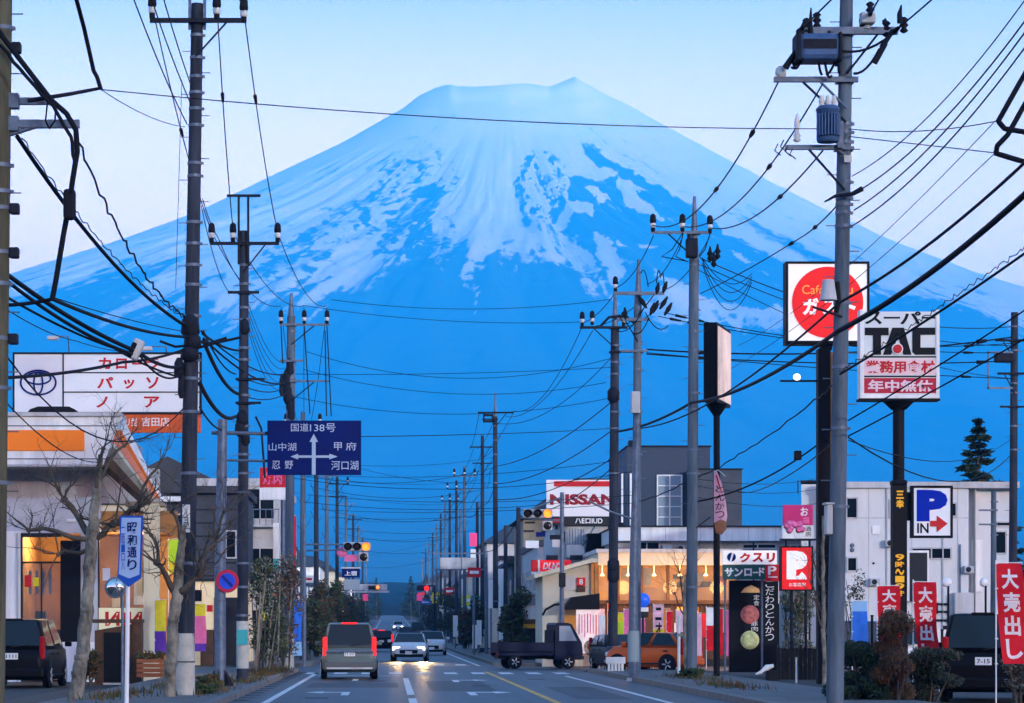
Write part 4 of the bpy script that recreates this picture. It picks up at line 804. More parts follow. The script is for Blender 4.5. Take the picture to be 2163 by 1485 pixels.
# fifth with a small platform
t, lx, lz, ax, rad = utility_pole('slim dark pole with a boxed transformer platform beyond the crossing, right side', 1047, 140, 880, .15, .11, px_top=1046, m='darkpole', arms=[(1009, 1085, 872, 0, .04), (1018, 1048, 886, 0, .03)], bands=(900, 930, 960, 1020, 1270), spike=1.25, wrap=(1285, 1370))
mb = MB()
for x0, x1, z0, z1 in ((1020, 1041, 880, 876), (1020, 1041, 893, 889), (1020, 1023, 893, 876), (1038, 1041, 893, 876)): mb.box(lx(x0), lx(x1), -.5, -.15, lz(z0), lz(z1))
mb.build('platform_rail', M['dsteel'], t)
for i, (px, d, top, mm) in enumerate(((1019, 170, 920, 'darkpole'), (981, 200, 985, 'concrete'), (964, 228, 1015, 'darkpole'), (950, 256, 1042, 'darkpole'), (940, 284, 1062, 'concrete'), (931, 312, 1085, 'darkpole'), (922, 345, 1105, 'concrete'), (914, 385, 1125, 'darkpole'), (906, 430, 1142, 'concrete'), (899, 490, 1160, 'darkpole'), (892, 560, 1178, 'concrete'),
                                          (1068, 150, 1110, 'darkpole'), (1095, 128, 1072, 'darkpole'), (1008, 192, 1060, 'darkpole'), (972, 240, 1075, 'concrete'))):
    utility_pole(f'{ORD[i]} dark slender pole in the right row beyond the platform pole' if i < 11 else ('bare-topped dark pole just right of the platform pole', 'shortest bare-topped dark pole beside the leafy tree', 'bare-topped dark pole left of the platform pole', 'bare-topped grey pole deep in the right row')[i - 11], px, d, top, .15, .10, m=mm, arms=[(px - 4600 / d, px + 4600 / d, top + 4200 / d, 0, .04), (px - 3600 / d, px + 3600 / d, top + 10000 / d, 0, .035)] if i < 11 else (),
                 ins=[(px - 4300 / d, top + 4000 / d), (px, top + 4000 / d), (px + 4300 / d, top + 4000 / d)] if i in (1, 2, 3) else (), group='far poles of the right row', wrap=(1333 - 1000 / d, 1333 + 6000 / d) if i in (0, 2, 4) else None)
# pole by the white flats at the right edge
t, lx, lz, ax, rad = utility_pole('dark pole with a pale square frame beside the white flats at the right edge', 2138, 100, 660, .16, .13, px_top=2143, m='darkpole', arms=[(2100, 2163, 720, 0, .04), (2105, 2163, 790, 0, .04), (2110, 2163, 860, 0, .035)], bands=(690, 740, 810, 830, 900, 950), bolts=(5, .9))
mb = MB()
for x0, x1, z0, z1 in ((2082, 2136, 748, 744), (2082, 2136, 823, 819), (2082, 2085, 823, 744)): mb.box(lx(x0), lx(x1), -.3, -.24, lz(z0), lz(z1))
mb.build('square_frame', M['steel'], t)
mb = MB(); mb.bbox(lx(2096), lx(2134), -.6, -.2, lz(768), lz(749), .05); mb.build('gear_box', M['dsteel'], t)
t, lx, lz, ax, rad = utility_pole('slender timber pole in front of the white flats on the right', 2098, 84, 1038, .10, .08, px_top=2099, m='concrete', arms=[(2066, 2100, 1078, 0, .025), (2066, 2100, 1108, 0, .025)], bands=(1060, 1130), group='utility poles along the street')
utility_pole('pale concrete pole just beyond the right picture edge that the heavy cables run to', 2309, 35, -400, .17, .13, m='concrete', bands=(-40, 40, 330, 420, 700), bolts=(4, .9))
# ---------------------------------------------------------------- left side: showroom, signs, houses
class Pl:
    """local frame of a thing standing at photo column px at distance d; x(p), z(q) turn columns and rows into local metres"""
    def __init__(s, name, label, cat, px, d, group=None, base=None):
        s.d = d; s.px = px; X = (px - VX) * d / F; s.g = ground(d) if base is None else base
        s.t = thing(name, label, cat, (X, d, s.g), 0, group)
    def x(s, p): return (p - s.px) * s.d / F
    def z(s, q): return EYE + (VY - q) * s.d / F - s.g
    def box(s, name, m, p0, p1, q0, q1, y0=-.03, y1=.03, parent=None, bev=0.0, label=None):
        mb = MB(); a = (s.x(p0), s.x(p1), y0, y1, s.z(q1), s.z(q0))
        mb.bbox(*a, bev) if bev else mb.box(*a)
        o = mb.build(name, M[m] if isinstance(m, str) else m, parent or s.t)
        if label: o['label'] = label
        return o
    def text(s, txt, m, p0, p1, q0, q1, y, parent=None, bold=.02, t=.012, v=False, name='lettering', fill=.88):
        mb = MB()
        if v: vtext(mb, txt, (s.x(p0) + s.x(p1)) / 2, s.x(p1) - s.x(p0), s.z(q0), s.z(q1), y, 0, bold, fill)
        else: lettering(mb, txt, s.x(p0), s.x(p1), s.z(q1), s.z(q0), y, 0, bold, t=t)
        return mb.build(name, M[m] if isinstance(m, str) else m, parent or s.t, fix=False)
    def post(s, name, m, p0, q0, q1, r, p1=None, y=0.0, n=10, r1=None):
        mb = MB(); mb.cyl((s.x(p0), y, s.z(q1) if q1 is not None else -.15), (s.x(p1 if p1 is not None else p0), y, s.z(q0)), r, r1, n); return mb.build(name, M[m] if isinstance(m, str) else m, s.t)
ceil_lamp = mat('ceiling_lamp', (1, .85, .6), .4, emit=22.0, emit_col=(1, .70, .36)); warm_room = mat('warm_room', (0.34, 0.17, 0.06), .8, var=.4, scale=1.0)
clear = mat('clear_glass', (.10, .14, .18), .03, alpha=.30, spec=.9)
S = Pl('showroom', 'white car showroom with an orange panel on its fascia behind the black car', 'shop', 100, 78)
S.box('wall', 'white', -160, 44, 1122, None or 1442, 0, .4)
S.box('wall', 'lgrey', -160, 330, 985, 1060, 1.0, 1.3); S.box('wall', mat('lilac_paint', (.50, .50, .55), .7, var=.12, scale=1.2), -160, 210, 1052, 1126, .10, .5)
S.box('fascia', 'white', -160, 262, 884, 985, -.8, .6); S.box('roof_edge', 'lgrey', -160, 262, 876, 884, -.9, .6); S.box('roof', 'lgrey', -160, 240, 900, 985, .62, 9)
for q in (903, 972): S.box('fascia_groove', 'grey', -160, 264, q, q + 2, -.812, -.79)
S.box('orange_panel', mat('orange_panel', (.85, .20, .015), .5, emit=.10), 12, 185, 913, 956, -.84, -.80)
S.box('soffit', 'lgrey', -160, 264, 986, 989, -.8, 1.0)
S.box('column', 'black', 128, 170, 1142, 1356, -.05, .5); S.box('plinth', 'white', 132, 205, 1356, 1441, -.05, .35); S.box('column', 'lgrey', 170, 206, 1050, 1442, .05, .5)
# doorway with a lit room behind it
S.box('room_wall', warm_room, 30, 340, 1060, 1442, 6.0, 6.2); S.box('room_wall', warm_room, 20, 30, 1100, 1442, .4, 6.0); S.box('ceiling', warm_room, 30, 330, 1112, 1118, .5, 6.0); S.box('floor', 'tan', 30, 330, 1436, 1441, .5, 6.0)
for p, y in ((58, 1.5), (75, 3.0), (95, 2.2), (250, 2.0), (280, 3.5)): S.box('ceiling_light', ceil_lamp, p, p + 22, 1118.6, 1121, y, y + .7)
S.box('door_lintel', 'trim', 44, 130, 1126, 1134, -.02, .4)
f = S.box('glass_door', 'trim', 44, 48, 1134, 1440, -.02, .08); S.box('pane', clear, 48, 128, 1188, 1440, .02, .05, parent=f)
for q in (1186, 1436): S.box('door_rail', 'trim', 48, 128, q, q + 4, -.01, .07, parent=f)
for p in (60, 74, 88, 102):
    S.box('reflected_frame', 'glassl', p, p + 6, 1205, 1255, .08, .10)
S.box('mullion', 'trim', 86, 89, 1190, 1436, 0, .06)
W = S.box('shop_window', 'trim', 206, 209, 1130, 1440, .1, .2); S.box('pane', clear, 209, 302, 1130, 1330, .12, .15, parent=W); S.box('mullion', 'trim', 254, 257, 1130, 1285, .08, .18); S.box('sill_panel', 'lgrey', 206, 304, 1330, 1440, .1, .2)
b = S.box('window_band', mat('cream_film', (.72, .66, .42), .6, emit=.25), 208, 304, 1284, 1331, .05, .10); S.text('ИIИ', 'redp', 222, 300, 1292, 1322, .05, parent=b, bold=.03)
S.box('corner_post', mat('cream_post', (.70, .62, .42), .6), 304, 336, 1064, 1442, -.1, .3)
# corner canopy: sloping striped fascia that runs back along the forecourt
A0, A1, B0, B1 = at(262, 886, 76.9), at(341, 1046, 76.0), at(226, 984, 76.9), at(316, 1066, 76.0); org = S.t.location
cols = [('white', 0, .22), ('orange', .22, .34), (mat('salmon_panel', (.75, .22, .12), .5, emit=.08), .34, .52), ('cream', .52, .60), ('tan', .60, .80), ('brown', .80, 1.0)]
for m_, a, b_ in cols:
    mb = MB(); P = [A0.lerp(B0, a), A1.lerp(B1, a), A1.lerp(B1, b_), A0.lerp(B0, b_)]; bk = Vector((-.25, .5, 0)); off = Vector((.02, -.03, 0)) * (1 if a > .2 and a < .5 else 0)
    v = [p - org + off for p in P] + [p - org + bk for p in P]
    mb.add(v, [(0, 1, 2, 3), (4, 7, 6, 5), (0, 4, 5, 1), (1, 5, 6, 2), (2, 6, 7, 3), (3, 7, 4, 0)]); mb.build('canopy_panel', M[m_] if isinstance(m_, str) else m_, S.t)
S.box('canopy_gutter', 'tan', 262, 345, 1058, 1068, .3, 1.2)
# rooftop billboard
for p_, y_ in ((86, 3.0), (262, 3.0)):
    ld = bpy.data.lights.new('shop_spill_light', 'POINT'); ld.energy = 90; ld.color = (1, .70, .36); ld.shadow_soft_size = .3; lo_ = bpy.data.objects.new('shop_spill_light', ld); C.objects.link(lo_); lo_.location = Vector(S.t.location) + Vector((S.x(p_), y_, S.z(1128)))
# furniture seen through the glass, wall fittings and drain pipes
for p0, q0, w_, h_, y, m_ in ((50, 1290, 22, 60, 2.5, 'grey'), (76, 1330, 30, 100, 3.0, 'black'), (98, 1270, 18, 30, 4.5, 'blue'), (212, 1230, 16, 50, 3.2, 'cream'), (236, 1190, 14, 40, 4.0, 'redp'), (262, 1215, 22, 60, 3.0, 'white'), (284, 1180, 14, 70, 2.6, 'leaf')): S.box('display', m_, p0, p0 + w_, q0, q0 + h_, y, y + .4)
for p in (6, 36): S.box('drain_pipe', 'lgrey', p, p + 3, 1126, 1440, -.07, -.01)
S.box('wall_light', 'white', 140, 158, 1096, 1102, .02, .10); S.box('poster', 'redp', 52, 66, 1215, 1240, .0, .012); S.box('poster', 'yellow', 70, 82, 1220, 1238, .0, .012); S.box('poster', 'white', 216, 232, 1200, 1226, .08, .1); S.box('poster', 'blue', 262, 276, 1205, 1240, .08, .1)
B = Pl('roof_billboard', 'large white rooftop billboard with oval emblem and red katakana rows', 'billboard', 230, 84)
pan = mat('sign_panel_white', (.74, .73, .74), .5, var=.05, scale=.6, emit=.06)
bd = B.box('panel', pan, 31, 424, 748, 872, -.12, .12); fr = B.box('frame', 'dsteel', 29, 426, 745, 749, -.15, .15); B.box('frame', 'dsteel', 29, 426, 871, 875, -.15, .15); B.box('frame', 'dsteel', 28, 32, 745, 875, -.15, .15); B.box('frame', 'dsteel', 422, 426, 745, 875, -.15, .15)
B.box('divider', 'dsteel', 133, 136, 749, 871, -.145, -.12)
for q in (788, 829): B.box('divider', 'dsteel', 136, 422, q - 1.2, q + 1.2, -.14, -.12)
for ch, p0, p1, q0, q1 in (('カ', 209, 236, 756, 781), ('ロ', 246, 269, 758, 780), ('ー', 280, 300, 767, 771), ('ラ', 309, 337, 757, 781), ('パ', 206, 240, 797, 821), ('ッ', 262, 285, 802, 822), ('ソ', 309, 336, 797, 822), ('ノ', 204, 229, 838, 862), ('ア', 305, 338, 838, 862)):
    B.text(ch, 'redp', p0, p1, q0, q1, -.12, bold=.03)
def ellipse_ring(mb, cx, cz, rx, rz, w, y, n=36, t=.03):
    for k in range(n):
        a, b_ = 2 * math.pi * k / n, 2 * math.pi * (k + 1) / n
        o0, o1 = (cx + rx * math.cos(a), cz + rz * math.sin(a)), (cx + rx * math.cos(b_), cz + rz * math.sin(b_)); i0, i1 = (cx + (rx - w) * math.cos(a), cz + (rz - w) * math.sin(a)), (cx + (rx - w) * math.cos(b_), cz + (rz - w) * math.sin(b_))
        mb.add([(i0[0], y - t, i0[1]), (i1[0], y - t, i1[1]), (o1[0], y - t, o1[1]), (o0[0], y - t, o0[1]), (o0[0], y, o0[1]), (o1[0], y, o1[1]), (i1[0], y, i1[1]), (i0[0], y, i0[1])], [(3, 2, 1, 0), (4, 5, 2, 3), (0, 1, 6, 7)])
mb = MB(); s_ = B.d / F; cx, cz = B.x(82), B.z(809)
ellipse_ring(mb, cx, cz, 39 * s_, 27.5 * s_, .055, -.12); ellipse_ring(mb, cx, cz + 9 * s_, 28 * s_, 14 * s_, .05, -.12); ellipse_ring(mb, cx, cz - 1 * s_, 11 * s_, 24 * s_, .05, -.12, t=.035); mb.build('emblem', 'x' and M['navy'], B.t)
lo = B.box('lower_board', mat('orange_red_board', (.62, .10, .02), .5, var=.1, scale=1, emit=.06), 245, 424, 876, 914, -.10, .10); B.text('ソリ型', 'white', 252, 290, 884, 900, -.10, parent=lo, bold=.0); B.text('吉田店', 'white', 300, 358, 882, 901, -.10, parent=lo, bold=.01)
for p in (60, 170, 240, 330, 410): B.post('leg', 'dsteel', p, 875, 915, .06, y=.2)
for p0, q0, p1, q1 in ((146, 745, 122, 716), (352, 747, 318, 738)):
    mb = MB(); mb.tube([(B.x(p0), 0, B.z(q0)), (B.x(p0), -.3, B.z(q1) + .05), (B.x(p1), -.8, B.z(q1))], .02, 6); a = mb.build('lamp_arm', M['steel'], B.t); mb = MB(); mb.bbox(B.x(p1) - .22, B.x(p1) + .12, -.95, -.65, B.z(q1 + 8), B.z(q1), .03); mb.build('flood_lamp', M['lgrey'], a)
V = Pl('roof_vent', 'low black domed vent on the showroom roof under the rooftop billboard', 'roof vent', 115, 80, base=at(0, 878, 80).z)
mb = MB(); mb.prism([(V.x(60), 0), (V.x(166), 0), (V.x(163), .14), (V.x(150), .23), (V.x(85), .23), (V.x(68), .15)], -.5, .6); mb.build('hood', M['black'], V.t); mb = MB(); mb.box(V.x(57), V.x(190), -.6, .7, -.1, 0); mb.build('curb', M['lgrey'], V.t)
# black cabinet and planter on the forecourt
K = Pl('display_cabinet', 'dark wooden cabinet with a sloping top behind the blue street sign post', 'cabinet', 245, 74)
mb = MB(); mb.prism([(K.x(202), 0), (K.x(282), 0), (K.x(282), K.z(1318)), (K.x(202), K.z(1332))], -.25, .35); mb.build('case', M['brown'], K.t); K.box('side_board', 'brown', 282, 300, 1312, 1444, -.3, .4); K.box('top_board', 'brown', 198, 302, 1308, 1316, -.35, .42)
K.box('door', 'black', 222, 262, 1336, 1440, -.29, -.25); K.box('kick_board', 'lgrey', 220, 264, 1442, 1446, -.31, -.25)
Q = Pl('planter', 'brick-coloured planter trough with low plants beside the dark wooden cabinet', 'planter', 318, 73)
for k in range(4): Q.box('slat', mat('terracotta', (.30, .10, .04), .8, var=.3, scale=4), 290, 346, 1392 + 10 * k, 1400 + 10 * k, -.2, .3)
rnd = random.Random(3); leaf_mesh(rnd, [((Q.x(p), .05, Q.z(1386)), (.14, .14, .16)) for p in (296, 308, 320, 332, 342)], 260, .06, [M['leaf'], M['oleaf']], 'plants', Q.t)
# ---------------------------------------------------------------- banners on poles (nobori)
def nobori(label, px, d, q0, q1, w_px, cloth, txt=None, tm='white', tilt=0.0, bands=None, seed=0, q_foot=None, tgroup=None, side=1, wave=.05, tz=(0.04, .97), tw=.62):
    P = Pl('banner', label, 'banner', px, d, tgroup); h1, h0 = P.z(q0), P.z(q1); w = w_px * d / F; n = 12; rn = random.Random(seed); ph = rn.uniform(0, 6)
    mb = MB(); mb.cyl((0, 0, -.1), (0, 0, h1 + .06), .014, n=8); mb.cyl((0, -.0, h1 + .02), (side * w, 0, h1 + .02 - tilt * .05), .009, n=6); mb.build('pole', M['white'], P.t)
    def pt(u, v): return Vector((side * u * w * (1 - .05 * math.sin(v * 5 + ph)) + tilt * v * v * w, -.02 + wave * math.sin(v * 7 + ph + u * 1.5) * u, h1 - v * (h1 - h0)))
    cl = MB(); us = [k / 6 for k in range(7)]; vs = [k / n for k in range(n + 1)]
    grid = [pt(u, v) for v in vs for u in us]
    grid2 = [p + Vector((0, .006, 0)) for p in grid]; m_ = len(us)
    def midx(v):
        if not bands: return 0
        for i, b in enumerate(bands):
            if v < b: return i
        return len(bands)
    for i in range(n):
        for j in range(6):
            k0 = i * m_ + j; a = [grid[k0], grid[k0 + 1], grid[k0 + m_ + 1], grid[k0 + m_]]; cl.add(a, [(3, 2, 1, 0)] if side > 0 else [(0, 1, 2, 3)], midx(vs[i]), True)
            b = [grid2[k0], grid2[k0 + 1], grid2[k0 + m_ + 1], grid2[k0 + m_]]; cl.add(b, [(0, 1, 2, 3)] if side > 0 else [(3, 2, 1, 0)], midx(vs[i]), True)
    cm = cloth if isinstance(cloth, list) else [cloth]; co = cl.build('cloth', [M[c] if isinstance(c, str) else c for c in cm], P.t, fix=False)
    if txt:
        tb = MB(); L = len(txt); span = (tz[1] - tz[0]) / L
        for i, ch in enumerate(txt):
            co_, fs = text_mesh(ch, .03); a_, b_ = co_[:, :2].min(0), co_[:, :2].max(0); ww = np.maximum(b_ - a_, 1e-4); k = 1.25 if i == L - 1 and L > 2 else 1.0
            vv = []
            for c in co_:
                u = (c[0] - a_[0]) / ww[0]; v = (c[1] - a_[1]) / ww[1]; q = pt(.5 + (u - .5) * tw * (1 if side > 0 else -1), tz[0] + span * (i + .5 + (.5 - v) * .86)); q.y -= .012; vv.append(q)
            tb.add(vv, fs, 0)
        tb.build('lettering', M[tm] if isinstance(tm, str) else tm, co, fix=False)
    ring = MB()
    for k in range(5): z = h1 - (h1 - h0) * k / 4; ring.box(-.02, .03, -.03, .012, z - .012, z + .012)
    ring.build('loop', M['white'], co); return P
cols = lambda *a: list(a)
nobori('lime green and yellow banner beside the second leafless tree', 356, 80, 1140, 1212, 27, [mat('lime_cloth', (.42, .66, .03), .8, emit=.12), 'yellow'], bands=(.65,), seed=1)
nobori('banner yellow above and purple below, behind the trunk of the second leafless tree', 327, 77, 1268, 1380, 24, ['yellow', 'purple'], bands=(.58,), seed=2)
nobori('narrow pink banner hanging between the second leafless tree and the brown-stained pole', 363, 68, 1278, 1412, 14, ['pink', 'redcloth'], bands=(.6,), seed=3)
nobori('banner shading from yellow to pink to purple in front of the lit cream shop', 410, 79, 1276, 1376, 25, ['yellow', 'pink', 'purple'], bands=(.25, .8), seed=4)
nobori('tall thin red banner among the shrubs beyond the dark pole', 612, 122, 1090, 1290, 13, 'redcloth', seed=5)
nobori('blue banner with pale lower edge beside the shrubs at the crossing', 614, 108, 1268, 1385, 24, ['bluecloth', mat('pale_blue_cloth', (.25, .48, .75), .8)], bands=(.7,), seed=6)
# ---------------------------------------------------------------- houses beyond the crossing, left
H = Pl('corner_shop', 'dark grey two-storey corner shop with a lit cream ground floor beyond the crossing', 'shop', 430, 116)
H.box('upper_wall', 'grey', 352, 512, 1040, 1222, 0, 9); H.box('roof', 'roof', 345, 520, 1028, 1042, -.4, 9.4); H.box('eave', 'white', 336, 398, 1050, 1060, -.6, -.05)
for k in range(6): H.box('wall_stripe' and 'siding_board', 'trim', 398, 512, 1075 + 28 * k, 1078 + 28 * k, -.03, 0)
H.box('lower_wall', mat('cream_lit_wall', (.72, .56, .34), .7, var=.15, scale=1, emit=.35), 352, 512, 1222, 1408, .1, 9); H.box('lintel', 'trim', 404, 460, 1222, 1228, -.05, .1)
wn = H.box('doorway', 'trim', 452, 512, 1262, 1408, 0.02, .1); H.box('counter', 'brown', 425, 452, 1330, 1408, -.5, .08); sg = H.box('notice', 'red', 437, 449, 1278, 1292, .05, .1); H.box('notice', 'black', 410, 426, 1246, 1270, .05, .1)
window(H.t, H.x(356), H.x(392), H.z(1190), H.z(1085), 0, 'glass', bars=1); window(H.t, H.x(455), H.x(500), H.z(1180), H.z(1120), 0, 'glass', bars=1)
ob = house('pale grey flat-roofed block with rows of windows behind the dark grey corner shop', -9.6, -5.2, 128, 146, 8.3, M['lgrey'], 'flat', 'lgrey', 2, 'building', None, name='office_block')
for z_ in (1.0, 3.9, 6.7):
    window(ob, .55, 1.95, z_, z_ + 1.5, -9, 'glass', bars=1); q_ = MB(); q_.box(.35, 2.2, -9.5, -9.02, z_ - .35, z_ - .25); q_.build('balcony_slab', M['lgrey'], ob)
    for k in range(7):
        q_ = MB(); q_.box(.37 + .29 * k, .40 + .29 * k, -9.48, -9.45, z_ - .25, z_ + .45); q_.build('rail_bar', M['steel'], ob)
    q_ = MB(); q_.box(.35, 2.2, -9.49, -9.44, z_ + .45, z_ + .50); q_.build('hand_rail', M['steel'], ob)
vs_ = Pl('upright_sign', 'tall white and green upright sign at the corner of the pale grey block', 'sign', 583, 124); vs_.box('panel', 'white', 577, 589, 1105, 1180, -.1, .1); vs_.box('lower_panel', 'teal', 577, 589, 1180, 1205, -.1, .1); vs_.post('post', 'steel', 583, 1205, None, .06)
vs_ = Pl('wall_sign', 'small yellow sign board low among the shrubs left of the blue banner', 'sign', 560, 112); vs_.box('panel', 'yellow', 552, 566, 1290, 1312, -.06, .06); vs_.post('post', 'steel', 559, 1312, None, .04)
vs_ = Pl('wall_sign', 'white sign board with a red stripe behind the bamboo stakes', 'sign', 585, 112); b_ = vs_.box('panel', 'white', 576, 596, 1240, 1275, -.06, .06); vs_.box('stripe', 'redp', 577, 595, 1250, 1258, -.075, -.06, parent=b_); vs_.post('post', 'steel', 586, 1275, None, .04)
N = Pl('shop_sign', 'red and white box sign partly hidden behind the road direction sign', 'sign', 576, 118)
rb = N.box('panel', 'redp', 549, 603, 988, 1030, -.2, .2); N.box('panel', 'white', 549, 603, 1030, 1056, -.18, .18); N.text('焼肉', 'pink', 556, 596, 994, 1024, -.2, parent=rb); N.post('post', 'steel', 598, 988, None, .10); N.box('bracket', 'steel', 590, 605, 1015, 1020, .18, .3)
# generic rows of houses on both sides of the far street
rnd = random.Random(11); walls = [M['white'], M['lgrey'], M['tan'], M['grey'], M['cream'], mat('blue_grey_siding', (.16, .19, .23), .7, var=.2, scale=1)]
wn_ = ['white', 'pale grey', 'tan', 'dark grey', 'cream', 'blue-grey']
for sgn in (-1, 1):
    y = 150.0 if sgn < 0 else 152.0; k = 0
    while y < 640:
        L = rnd.uniform(10, 18); wdt = rnd.uniform(7, 10); h = rnd.choice((5.6, 6.2, 6.8, 8.6)); x0 = 7.4 + rnd.uniform(0, 1.2); i = rnd.randrange(6); rf = rnd.choice(('gable', 'hip', 'flat'))
        a, b = (x0, x0 + wdt) if sgn > 0 else (-x0 - wdt, -x0)
        house(f'{wn_[i]} house with a {rf} roof, {ORD[k]} in the far {"right" if sgn > 0 else "left"} row', a, b, y, y + L, h, walls[i], rf, 'roof', rnd.randrange(999)); y += L + rnd.uniform(1.5, 5); k += 1
# ---------------------------------------------------------------- right side: buildings
R_ = Pl('restaurant', 'low restaurant with warm lit orange windows behind the orange car', 'restaurant', 1400, 114)
amb = mat('amber_room', (.80, .27, .03), .8, var=.6, scale=.9, emit=.85); amb2 = mat('amber_wall', (.75, .33, .08), .8, var=.3, scale=.6, emit=.30)
R_.box('wall', 'brown', 1255, 1562, 1272, 1410, 0, 9); R_.box('fascia', 'cream', 1262, 1562, 1168, 1194, -.3, 9); R_.box('roof_edge', 'lgrey', 1258, 1566, 1160, 1168, -.4, 9.1)
R_.box('room_back', amb, 1262, 1562, 1194, 1272, 1.6, 1.7); R_.box('window_sill', 'brown', 1255, 1562, 1268, 1276, -.12, .3)
for p in (1258, 1303, 1352, 1408, 1462, 1512, 1556): R_.box('window_post', 'brown', p, p + 6, 1194, 1270, -.05, .1)
R_.box('glass_pane', clear, 1262, 1560, 1195, 1269, .02, .04); R_.box('pelmet', amb2, 1340, 1556, 1240, 1268, .3, .36); R_.box('blind', mat('pale_blind', (.62, .5, .32), .7), 1358, 1378, 1200, 1236, .2, .24)
for p in (1420, 1440, 1490, 1500): 
    mb = MB(); mb.lathe([(.02, -.05), (.16, -.02), (.2, .12), (.12, .3), (.02, .34)], (R_.x(p), .5, R_.z(1244)), 10); mb.build('potted_plant', M['brown'], R_.t)
R_.box('door', amb2, 1384, 1420, 1292, 1408, -.03, 0); R_.box('lower_window', amb, 1430, 1475, 1282, 1312, -.03, 0); R_.box('skirting', 'trim', 1255, 1562, 1392, 1410, -.04, 0)
for p0, q0, w_, h_, m_ in ((1290, 1205, 8, 16, 'redp'), (1320, 1200, 16, 22, 'cream'), (1368, 1246, 9, 14, 'white'), (1430, 1212, 22, 9, 'brown'), (1482, 1208, 12, 20, 'cream'), (1530, 1215, 14, 24, 'redp')): R_.box('wall_poster', m_, p0, p0 + w_, q0, q0 + h_, 1.5, 1.59)
for p0, q0, w_, h_, m_ in ((1310, 1296, 16, 40, 'yellow'), (1332, 1300, 10, 44, 'redp'), (1424, 1316, 10, 34, 'white'), (1480, 1296, 14, 50, 'redp'), (1500, 1300, 12, 40, 'white'), (1538, 1290, 12, 60, 'cream')): R_.box('poster', m_, p0, p0 + w_, q0, q0 + h_, -.04, -.005)
for p in (1275, 1330, 1385, 1440, 1495, 1545):
    mb = MB(); mb.lathe([(.01, 0), (.10, .01), (.05, .09), (.015, .12), (.01, .5)], (R_.x(p), .7, R_.z(1216)), 12); mb.build('pendant_lamp', mat('pendant_glow', (1, .7, .35), .4, emit=14, emit_col=(1, .55, .18)), R_.t)
for p in range(1264, 1560, 9): R_.box('slat', 'brown', p, p + 3, 1276, 1290, -.05, -.01)
for p_ in (1320, 1420, 1520):
    ld = bpy.data.lights.new('shop_spill_light', 'POINT'); ld.energy = 30; ld.color = (1, .50, .16); ld.shadow_soft_size = .3; lo_ = bpy.data.objects.new('shop_spill_light', ld); C.objects.link(lo_); lo_.location = Vector(R_.t.location) + Vector((R_.x(p_), -.9, R_.z(1240)))  # added lights before the windows, spilling the room's warm glow outside
# gabled entrance wing with roadside display
G = Pl('gabled_shop', 'cream shop with a low gable roof, brown corner posts and dark awning at the crossing', 'shop', 1205, 113)
mb = MB(); mb.prism([(G.x(1128), G.z(1222)), (G.x(1252), G.z(1188)), (G.x(1262), G.z(1188)), (G.x(1262), G.z(1182)), (G.x(1248), G.z(1180)), (G.x(1126), G.z(1214))], -.6, 6); mb.build('roof', M['cream'], G.t)
mb = MB(); mb.prism([(G.x(1146), -.1), (G.x(1258), -.1), (G.x(1258), G.z(1190)), (G.x(1250), G.z(1190)), (G.x(1146), G.z(1216))], 0, 5.5); mb.build('wall', mat('pale_stucco', (.55, .52, .42), .8, var=.15, scale=1), G.t)
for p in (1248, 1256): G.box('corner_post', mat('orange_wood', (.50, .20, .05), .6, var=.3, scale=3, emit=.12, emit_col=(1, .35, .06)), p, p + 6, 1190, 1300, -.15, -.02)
mb = MB(); mb.prism([(G.x(1186), G.z(1288)), (G.x(1262), G.z(1288)), (G.x(1262), G.z(1254)), (G.x(1204), G.z(1262))], -1.2, -.02); mb.build('awning', M['black'], G.t)
mb = MB(); mb.tube([(G.x(1190), -.9, G.z(1276)), (G.x(1168), -1.0, G.z(1278)), (G.x(1150), -1.0, G.z(1288)), (G.x(1143), -1.0, G.z(1300))], .05, 6); mb.build('awning_arm', M['black'], G.t)
rs = G.box('wall_sign', 'red', 1218, 1236, 1220, 1238, -.12, -.02); G.text('8', 'white', 1223, 1231, 1223, 1235, -.12, parent=rs); G.box('wall_sign', 'brown', 1218, 1236, 1239, 1250, -.12, -.02); G.box('wall_panel', 'lgrey', 1192, 1218, 1216, 1246, -.04, -.004)
G.box('side_wall', amb2, 1186, 1216, 1300, 1400, -.3, -.02)
D = Pl('menu_board', 'tall pale pink menu board with a food picture behind the blue truck cab', 'sign board', 1247, 111.9)
bd = D.box('panel', mat('menu_paper', (.80, .66, .62), .6, var=.15, scale=3, emit=.35, emit_col=(1, .72, .62)), 1217, 1277, 1286, 1380, -.05, .05); rn = random.Random(8)
for k in range(9): D.box('menu_line', 'pink' if k % 3 else 'redp', 1222 + 6 * k, 1224 + 6 * k, 1296 + rn.randrange(6), 1335 + rn.randrange(14), -.062, -.05, parent=bd)
mb = MB(); mb.lathe([(.02, 0), (.34, 0), (.30, .03), (.1, .06)], (D.x(1250), -.05, D.z(1368)), 18, axis='y'); mb.build('food_picture', M['brown'], bd); mb = MB(); mb.lathe([(.02, -.05), (.2, -.045), (.16, -.02)], (D.x(1250), -.05, D.z(1366)), 14, axis='y'); mb.build('food_picture', M['orange'], bd)
for p in (1219, 1275): D.post('leg', 'white', p, 1380, None, .02)
L_ = Pl('light_panel', 'narrow glowing orange-red panel sign with small lettering beside the menu board', 'sign', 1292, 111.5)
lp = L_.box('panel', mat('red_glow_panel', (1, .12, .02), .4, emit=1.4, emit_col=(1, .10, .015)), 1283, 1301, 1274, 1366, -.1, .1); L_.box('cap', 'trim', 1281, 1303, 1268, 1274, -.12, .12); L_.text('営業中', 'cream', 1287, 1297, 1282, 1345, -.1, parent=lp, v=True); L_.box('foot', 'trim', 1284, 1300, 1366, None or 1408, -.08, .08)
